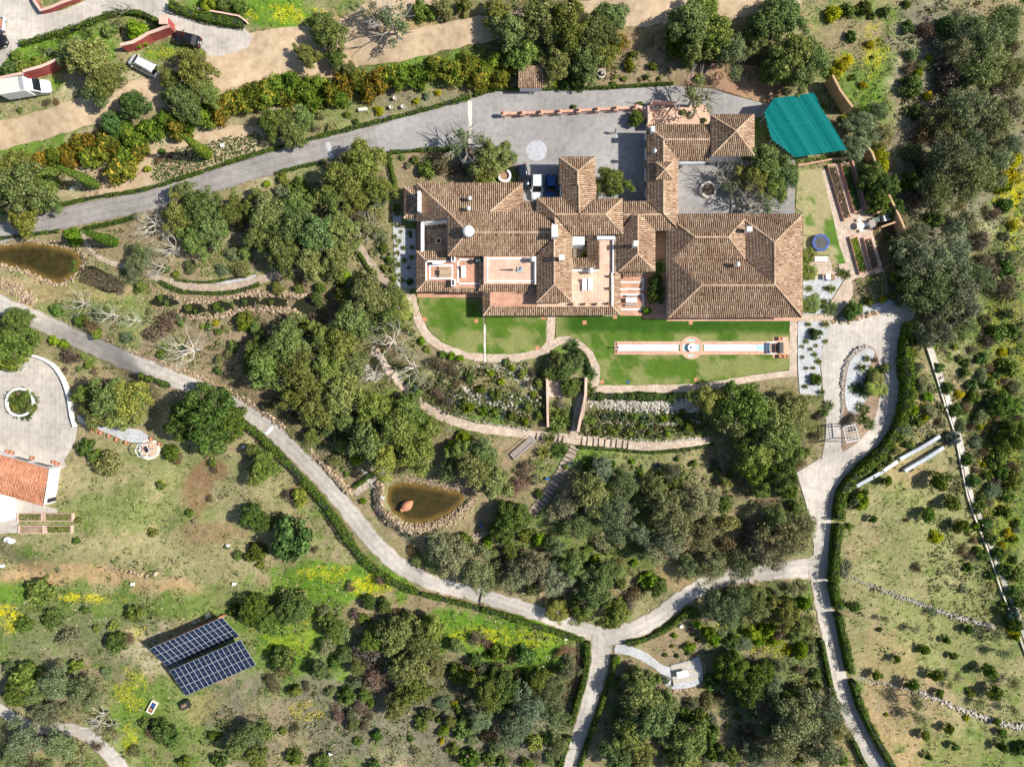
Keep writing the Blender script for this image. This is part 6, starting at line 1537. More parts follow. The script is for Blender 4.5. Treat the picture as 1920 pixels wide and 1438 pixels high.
stonework('stream_edging', 'golden rocks along the upper side of the stepped stream', 'rock edging', [(280, 530), (295, 545), (325, 556), (345, 566), (390, 562), (435, 556), (480, 550), (530, 552), (570, 556)], 420, 5, (.1, .27), 'gold_rock', 3, False, .15, 2)
stonework('stream_edging', 'golden rocks along the lower side of the stepped stream', 'rock edging', [(275, 560), (300, 578), (335, 590), (365, 596), (400, 594), (440, 584), (480, 580), (530, 582), (560, 586)], 420, 5, (.1, .27), 'gold_rock', 4, False, .15, 2)
stonework('road_bank', 'row of golden rocks along the upper edge of the lower road, left part', 'rock edging', [(190, 632), (250, 660), (330, 690), (400, 718), (470, 756), (530, 800)], 420, 5, (.1, .26), 'gold_rock', 5)
stonework('road_bank', 'stacked golden rocks beside the lower road above the pond steps', 'rock edging', [(578, 838), (600, 862), (625, 890), (655, 922)], 260, 5, (.14, .3), 'gold_rock', 6, False, .2, 2)
stonework('rock_bank', 'red-brown rubble bank at the left edge by the pond', 'rock edging', [(-10, 530), (30, 545), (60, 565)], 260, 12, (.12, .3), 'gold_rock', 7)
stonework('rockery', 'pale boulder rockery under the terrace path', 'rockery', [(1100, 752), (1150, 757), (1200, 760), (1260, 762), (1310, 755), (1350, 742)], 620, 11, (.16, .42), 'white_rock', 8, False, .1, 2)
stonework('rockery', 'low pale stone line along the planted bed below the rockery', 'rockery', [(1100, 790), (1160, 793), (1230, 796), (1310, 788)], 160, 3, (.1, .24), 'white_rock', 9)
stonework('rockery', 'scattered pale stones in the garden left of the ramp', 'rockery', [(800, 680), (860, 700), (920, 690), (980, 700), (1000, 740), (960, 760), (900, 740), (850, 740)], 360, 16, (.1, .3), 'white_rock', 10)
stonework('path_edging', 'line of white stones edging the lower garden path', 'rock edging', [(810, 760), (860, 780), (920, 795), (990, 806)], 160, 2, (.08, .18), 'grey_rock', 11)
stonework('path_edging', 'pale stones along the upper rim of the garden path on the right', 'rock edging', [(1088, 818), (1180, 823), (1250, 828), (1320, 820)], 150, 2, (.1, .2), 'white_rock', 12)
stonework('terrace_wall', 'upper dry stone terrace wall crossing the orchard', 'stone wall', [(1586, 1080), (1650, 1104), (1720, 1130), (1790, 1155), (1862, 1175)], 420, 5, (.08, .2), 'grey_rock', 13, False, .15, 2)
stonework('terrace_wall', 'lower whitish dry stone terrace wall crossing the orchard', 'stone wall', [(1590, 1266), (1650, 1280), (1720, 1296), (1790, 1325), (1860, 1350), (1930, 1366)], 460, 6, (.08, .21), 'white_rock', 14, False, .15, 2)
stonework('island_edging', 'dark stones edging the planted island in the turning circle', 'rock edging', [(1580, 838), (1578, 780), (1579, 715), (1584, 685), (1598, 662), (1622, 650)], 150, 2.5, (.13, .3), 'grey_rock', 15, False, .15, 1)
stonework('terrace_edging', 'orange stones around the flagged terrace', 'rock edging', [(1256, 1242), (1300, 1228), (1316, 1234), (1322, 1265), (1312, 1288), (1262, 1294)], 170, 2, (.09, .2), 'gold_rock', 16)
stonework('boulders', 'few large boulders where the gravel meets the turning circle', 'boulders', [(1560, 604), (1580, 604), (1604, 598), (1640, 588)], 26, 3, (.25, .5), 'gold_rock', 17)
stonework('boulders', 'rocks around the small shaded rock pool', 'boulders', [(686, 676), (704, 662), (720, 690), (706, 710), (688, 702)], 90, 4, (.15, .4), 'grey_rock', 18, True)
stonework('boulders', 'loose pale boulders beside the pond steps', 'boulders', [(672, 880), (684, 884), (700, 912), (712, 904)], 24, 4, (.2, .4), 'white_rock', 19)
stonework('boulders', 'broken row of dark rocks across the dry meadow', 'boulders', [(205, 1064), (225, 1068), (250, 1074), (275, 1080), (292, 1074)], 26, 2, (.2, .45), 'gold_rock', 20)
# ------------------------------------------------------------------ hedges
def hedge(label, pts, w, h, mat='hedge_leaf', smooth=4, dens=80, leaf=.095, seed=1, wob=.3, name='clipped_hedge'):
    Q = wline(pts, smooth, .35); o = thing(name, label, 'hedge', Vector(Q[len(Q) // 2])); r = np.random.default_rng(seed)
    m = MB(); wall_mesh(m, Q[::2] if len(Q) > 6 else Q, w * .6, h * .78, -.1); m.build('core', 'hedge_core', o)
    L = np.concatenate([[0], np.cumsum(np.linalg.norm(np.diff(Q, axis=0), axis=1))]); per = w + 2 * h; n = int(L[-1] * per * dens)
    t = r.uniform(0, L[-1], n); c = np.column_stack([np.interp(t, L, Q[:, k]) for k in range(3)])
    tn = np.gradient(Q[:, :2], axis=0); tn = unit(tn); nn = np.column_stack([np.interp(t, L, -tn[:, 1]), np.interp(t, L, tn[:, 0])])
    s_ = r.uniform(0, per, n); k = 1 + wob * (vnoise(t * 9 + 100, s_ * 0 + 5 + seed, 7, seed) - .5) * 2 + .7 * (vnoise(t * 2 + 50, s_ * 0 + 3 + seed, 7, seed + 9) - .55) + r.normal(0, .12, n)
    off = np.where(s_ < h, -w / 2, np.where(s_ > h + w, w / 2, s_ - h - w / 2)); zz = np.where(s_ < h, s_, np.where(s_ > h + w, per - s_, h)) * k
    rnd_ = .12 * w * (zz / h) ** 4; off = np.where(off > 0, np.minimum(off, w / 2 - rnd_), np.maximum(off, -w / 2 + rnd_)) * k
    P = c + np.column_stack([nn * off[:, None], zz]); N = np.column_stack([nn * np.where(s_ < h, -1, np.where(s_ > h + w, 1, 0))[:, None], np.where((s_ > h) & (s_ < h + w), 1.0, .25)]) + r.normal(0, .45, (n, 3))
    ok = vnoise(t * 3, s_ * 3, 2.2, seed + 4) > .2
    link('foliage', leafquads(P[ok], N[ok], leaf, .65, r), mat, o)
    return o
lowroad = [(500, 826), (540, 866), (580, 908), (612, 945), (640, 985), (670, 1030), (700, 1062), (740, 1090), (785, 1110)]
hedge('thick green hedge along the lower road beside the pond bend', lowroad, 1.1, 1.2, seed=3, leaf=.1)
hedge('green hedge along the lower road left of the big evergreen bush', [(440, 782), (470, 800), (500, 824)], 1.0, 1.1, seed=4, leaf=.1)
hedge('green hedge along the lower road left of the drain grating', [(792, 1112), (840, 1124), (880, 1134), (898, 1138)], .95, 1.0, seed=5, leaf=.1)
hedge('green hedge along the lower road right of the drain grating', [(903, 1140), (960, 1156), (1020, 1176), (1094, 1198)], .95, 1.0, seed=6, leaf=.1)
hedge('green hedge down the left side of the south road', [(1100, 1200), (1100, 1240), (1092, 1280), (1080, 1320), (1068, 1360)], 1.0, 1.3, seed=7, leaf=.1)
hedge('green hedge at the foot of the south road, left side', [(1066, 1376), (1058, 1405), (1048, 1440)], .9, 1.2, seed=8, leaf=.1)
hedge('green hedge down the right side of the south road', [(1152, 1226), (1146, 1260), (1130, 1310), (1112, 1360), (1094, 1410), (1086, 1440)], .7, .9, seed=9, leaf=.1)
hedge('green hedge along the lower side of the link road', [(1174, 1204), (1210, 1196), (1245, 1178), (1270, 1160), (1290, 1140)], .9, 1.0, seed=10, leaf=.1)
hedge('tall dark hedge around the outside of the turning circle', [(1700, 606), (1692, 640), (1690, 680), (1694, 720), (1690, 760), (1676, 800), (1650, 842), (1618, 872), (1588, 902), (1571, 930), (1566, 974)], 1.35, 2.0, seed=11, leaf=.11)
hedge('tall hedge down the right of the road below the turning circle', [(1566, 980), (1564, 1020), (1558, 1060), (1556, 1085)], 1.1, 2.0, seed=12, leaf=.1)
hedge('tall hedge right of the orchard road, upper run', [(1556, 1090), (1562, 1120), (1568, 1140)], 1.1, 1.9, seed=13, leaf=.1)
hedge('tall hedge right of the orchard road, middle run', [(1566, 1146), (1576, 1190), (1586, 1240), (1590, 1256)], 1.0, 1.9, seed=14, leaf=.1)
hedge('tall hedge right of the orchard road, lower run', [(1594, 1272), (1606, 1312), (1624, 1352), (1650, 1400), (1676, 1442)], 1.0, 1.9, seed=15, leaf=.1)
hedge('low hedge left of the orchard road by the lime shrubs', [(1536, 1195), (1542, 1222), (1552, 1268), (1562, 1306)], .7, 1.0, seed=16, leaf=.1)
hedge('low hedge left of the orchard road at the bottom', [(1594, 1378), (1606, 1404), (1622, 1438)], .7, 1.0, seed=17, leaf=.1)
hedge('low clipped hedge along the upper edge of the driveway, left half', [(105, 388), (180, 371), (270, 357), (352, 332), (384, 321)], .55, .6, seed=18, mat='hedge_leaf')
hedge('low clipped hedge along the upper edge of the driveway, right half', [(388, 320), (480, 290), (590, 260), (692, 234), (790, 209), (882, 184)], .6, .6, seed=19)
hedge('low clipped hedge above the forecourt', [(890, 181), (930, 169), (1000, 169), (1125, 166), (1262, 158)], .5, .55, seed=20)
hedge('low clipped hedge along the lower edge of the driveway by the pond', [(0, 448), (60, 440), (115, 434)], .6, .6, seed=21)
hedge('low clipped hedge below the driveway by the fallen white tree', [(160, 430), (200, 422), (240, 412), (262, 405)], .6, .6, seed=22)
hedge('low clipped hedge below the driveway by the leaning oak', [(520, 326), (560, 315), (610, 303)], .6, .6, seed=23)
hedge('low clipped hedge below the forecourt edge', [(732, 287), (790, 283), (850, 281)], .55, .6, seed=24)
hedge('low clipped hedge running down from the forecourt corner', [(730, 290), (735, 320), (744, 354)], .55, .6, seed=25)
hedge('dark hedge along the shaded woodland path', [(674, 474), (690, 500), (706, 518)], .5, .6, seed=26)
hedge('curved clipped hedge of the top left garden', [(42, 86), (90, 72), (150, 54), (200, 34), (240, 26), (275, 32), (305, 48)], .8, .9, seed=27)
hedge('thick rounded hedge beside the upper concrete road', [(322, 14), (345, 24), (380, 36), (420, 44), (458, 50)], 1.4, 1.2, seed=28)
hedge('low curved hedge above the stepped stream', [(300, 528), (340, 546), (390, 550), (440, 548), (490, 532)], .7, .5, seed=29)
hedge('low hedge ringing the lavender bed', [(330, 525), (380, 530), (430, 524), (470, 512)], .4, .4, seed=30)
hedge('row of spiky dark plants along the terrace path', [(1108, 744), (1160, 743), (1220, 744), (1262, 746)], 1.1, .8, 'spike_leaf', seed=31, leaf=.16, wob=.4)
hedge('curved dark box hedge inside the loop path', [(1062, 652), (1082, 656), (1096, 668), (1104, 690), (1104, 702)], .7, .7, 'spike_leaf', seed=32, leaf=.1)
hedge('low hedge under the garden path on the right', [(1084, 838), (1150, 842), (1220, 848), (1300, 840), (1340, 832)], .5, .5, seed=33)
hedge('short hedge beside the pond steps', [(664, 914), (682, 900), (704, 884)], .5, .7, seed=34)
hedge('green hedge on the slope edge by the west plaza oaks', [(265, 702), (300, 716), (320, 724)], .8, .8, seed=35, leaf=.1)

# ------------------------------------------------------------------ trees and shrubs
KIND = {}
def kind(code, name, noun, cat, leafmats, protos, trunks=None, zs=1.0, zc=1.0, tmat='bark', part='crown', group=None):
    for p in protos: p.materials.clear(); p.materials.append(MATS[leafmats])
    for t in (trunks or []): t.materials.clear(); t.materials.append(MATS[tmat])
    KIND[code] = dict(name=name, noun=noun, cat=cat, protos=protos, trunks=trunks, zs=zs, zc=zc, part=part, group=group)
ok_t = [trunk(i, 1.1, .68, .065, 6, 3) for i in range(4)]
kind('O', 'oak_tree', 'olive green oak', 'tree', 'oak_leaf', [crown(100 + i, 116, 105, .45, 1.4, .15, .033, .5, .6, .4, .35) for i in range(7)], ok_t, 1.0, 1.0)
kind('G', 'olive_tree', 'grey green olive tree', 'tree', 'olive_leaf', [crown(200 + i, 100, 84, .4, 1.25, .145, .032, .5, .45, .6, .3) for i in range(5)], [trunk(20 + i, .95, .6, .06, 6, 3) for i in range(3)], 1.0, .95, 'bark')
kind('D', 'evergreen_tree', 'dense dark green tree', 'tree', 'dark_leaf', [crown(300 + i, 95, 110, .25, 1.35, .17, .037, .28, .6, .2) for i in range(4)], ok_t[:2], 1.0, .85)
kind('S', 'sparse_tree', 'thin crowned tree', 'tree', 'olive_leaf', [crown(400 + i, 26, 60, .6, 1.3, .17, .04, .5, .5, .3, .4) for i in range(3)], [trunk(40 + i, 1.2, 1.0, .06, 7, 5) for i in range(3)], 1.0, 1.0, 'grey_bark')
kind('B', 'green_shrub', 'green shrub', 'shrub', 'shrub_leaf', [crown(500 + i, 22, 90, .0, .85, .33, .085, .35) for i in range(4)], None, 1.0, .5, part=None)
kind('E', 'dark_shrub', 'rounded dark green shrub', 'shrub', 'dark_leaf', [crown(520 + i, 26, 90, .0, .95, .3, .08, .15) for i in range(3)], None, 1.0, .55, part=None)
kind('H', 'photinia_shrub', 'yellow green hedge shrub', 'shrub', 'photinia_leaf', [crown(540 + i, 24, 85, .05, 1.15, .3, .095, .4, .4, .5) for i in range(4)], None, 1.0, .7, part=None)
kind('Y', 'broom_shrub', 'bright yellow flowering shrub', 'shrub', 'broom_leaf', [crown(560 + i, 24, 75, .0, .8, .27, .075, .5, .6, .4) for i in range(3)], None, 1.0, .45, part=None)
kind('L', 'lime_shrub', 'lime green leafy shrub', 'shrub', 'lime_leaf', [crown(580 + i, 24, 90, .0, .9, .32, .085, .25) for i in range(3)], None, 1.0, .5, part=None)
kind('R', 'dry_shrub', 'dry brown shrub', 'shrub', 'brown_leaf', [crown(600 + i, 18, 60, .0, .7, .33, .075, .45, .35, .5) for i in range(3)], None, 1.0, .4, part=None)
kind('J', 'grey_shrub', 'loose grey green shrub', 'shrub', 'olive_leaf', [crown(620 + i, 24, 70, .0, .75, .3, .075, .45, .45, .5) for i in range(3)], None, 1.0, .45, part=None)
kind('T', 'citrus_tree', 'small bushy citrus tree', 'tree', 'hedge_leaf', [crown(640 + i, 20, 85, .55, 1.75, .36, .095, .3) for i in range(3)], [trunk(60 + i, 1.2, .6, .07, 4, 2) for i in range(2)], 1.0, 1.2)
kind('Q', 'young_olive', 'young thin olive tree', 'tree', 'olive_leaf', [crown(660 + i, 16, 55, .6, 1.6, .33, .07, .5, .4, .5, .3) for i in range(2)], [trunk(70 + i, 1.4, .7, .05, 4, 2) for i in range(2)], 1.0, 1.1, 'grey_bark')
kind('N', 'bare_tree', 'leafless pale branched tree', 'tree', 'pale_bark', [bare(700 + i) for i in range(4)], None, 1.0, .7, part=None)
kind('C', 'cypress_tree', 'slender green cypress', 'tree', 'hedge_leaf', [cone(720, 4200, 10.5, .13)], None, 1.0, 0, part=None)
kind('P', 'palm_tree', 'pale green palm', 'palm', 'palm_leaf', [fronds(730 + i, 34, 1.0, 1.5, .2, 14) for i in range(2)], None, 1.0, 0, part='fronds')
kind('K', 'cycad', 'spiky dark green cycad', 'plant', 'spike_leaf', [fronds(740, 40, 1.0, 1.0, .12, 12, (.1, 1.2))], None, 1.0, .4, part=None)
kind('U', 'yucca', 'light green yucca', 'plant', 'palm_leaf', [rosette(745 + i, 70, 1.0, .075, (.05, 1.4)) for i in range(2)], None, 1.0, .4, part=None)
kind('X', 'blue_conifer', 'blue grey conifer', 'tree', 'agave_leaf', [crown(760, 40, 90, .0, 1.5, .22, .07, .15, .4, .6)], None, 1.0, .7, part=None)
kind('A', 'agave', 'blue grey agave', 'plant', 'agave_leaf', [rosette(750, 44, 1.0, .16, (.1, 1.35), .1)], None, 1.0, .3, part=None)

LAND = """by the white box truck|70 175;beside the silver people carrier|275 135;by the red stepped wall|290 85;in the top left garden|110 80;beside the dirt road|600 95;over the sandy road|740 40;behind the tiled garden shed|985 100
in the bed above the forecourt|1150 120;on the mulch bank|1370 140;behind the teal roof|1500 120;beside the driveway at the left edge|40 370;in the hedge left of the lavender|170 290;in the hedge above the lavender|340 225
in the hedge row by the sandy road|500 170;in the hedge row above the urns|660 165;in the hedge row right of the urns|850 140;beside the lavender rows|260 315;over the driveway bend|660 320;between driveway and dirt hedge|525 230;beside the round stone planter|890 290;in the bed above the villa|810 310
on the forecourt|1170 260;against the garage tower|1150 345;above the square tower|1300 185;in the rear courtyard|1430 330;by the upper pond|150 470;above the curved lavender bed|370 410;in the grove left of the villa|560 440;in the west gravel garden|758 470;by the woodland path|690 470
along the stepped stream|430 580;above the lower road at the left|240 600;beside the lower road hedge|470 700;in the wood left of the lawn|690 590;in the wood below the stream|570 690;in the wood above the lower pond|720 800;in the garden left of the ramp|900 710;inside the loop path|1060 690
in the bed below the rockery|1200 790;beside the garden path|1000 830;right of the lower pond|900 890;below the lower pond|870 1050;in the wood below the garden path|1150 940;on the slope under the oaks|1290 970;at the end of the terrace path|1420 790;beside the parking bay|1470 900;above the link road|1420 1040;under the link road|1400 1140
at the road fork|1140 1130;above the road beyond the pond|1010 1080;below the west plaza|300 790;beside the west plaza|200 740;in the west plaza planter|41 754;at the left edge by the plaza|20 620;on the dry meadow|230 930;on the meadow beside the lower road|520 980;above the solar tables|500 1140;left of the solar tables|130 1180;beside the corner road|90 1320;below the solar tables|400 1400
in the flowering meadow|620 1150;in the thicket below the road|770 1250;in the grey brush at the bottom|680 1380;left of the south road|980 1300;right of the south road|1210 1330;below the flagged terrace|1330 1360;right of the flagged terrace|1400 1270;left of the orchard road|1510 1350;beside the orchard road fork|1480 1160
in the palm gravel garden|1530 560;in the topiary gravel garden|1525 670;on the planted island|1620 740;by the boulder gravel|1630 585;in the kitchen garden|1650 470;behind the ochre wall|1640 330;right of the teal roof|1620 250;on the top right slope|1640 100;in the wood at the right edge top|1850 130;right of the ochre wall wood|1790 300;right of the turning circle|1780 560
on the far right wild slope|1880 420;outside the white orchard wall|1840 880;along the upper orchard wall|1780 760;in the upper orchard|1720 960;in the middle orchard|1760 1200;in the lower orchard|1750 1370;on the bank below the hedge|1680 780;below the villa courtyard|1230 550;in the narrow villa court|1225 540"""
LAND = [(a, *map(float, b.split())) for a, b in (q.split('|') for l in LAND.split('\n') for q in l.split(';'))]

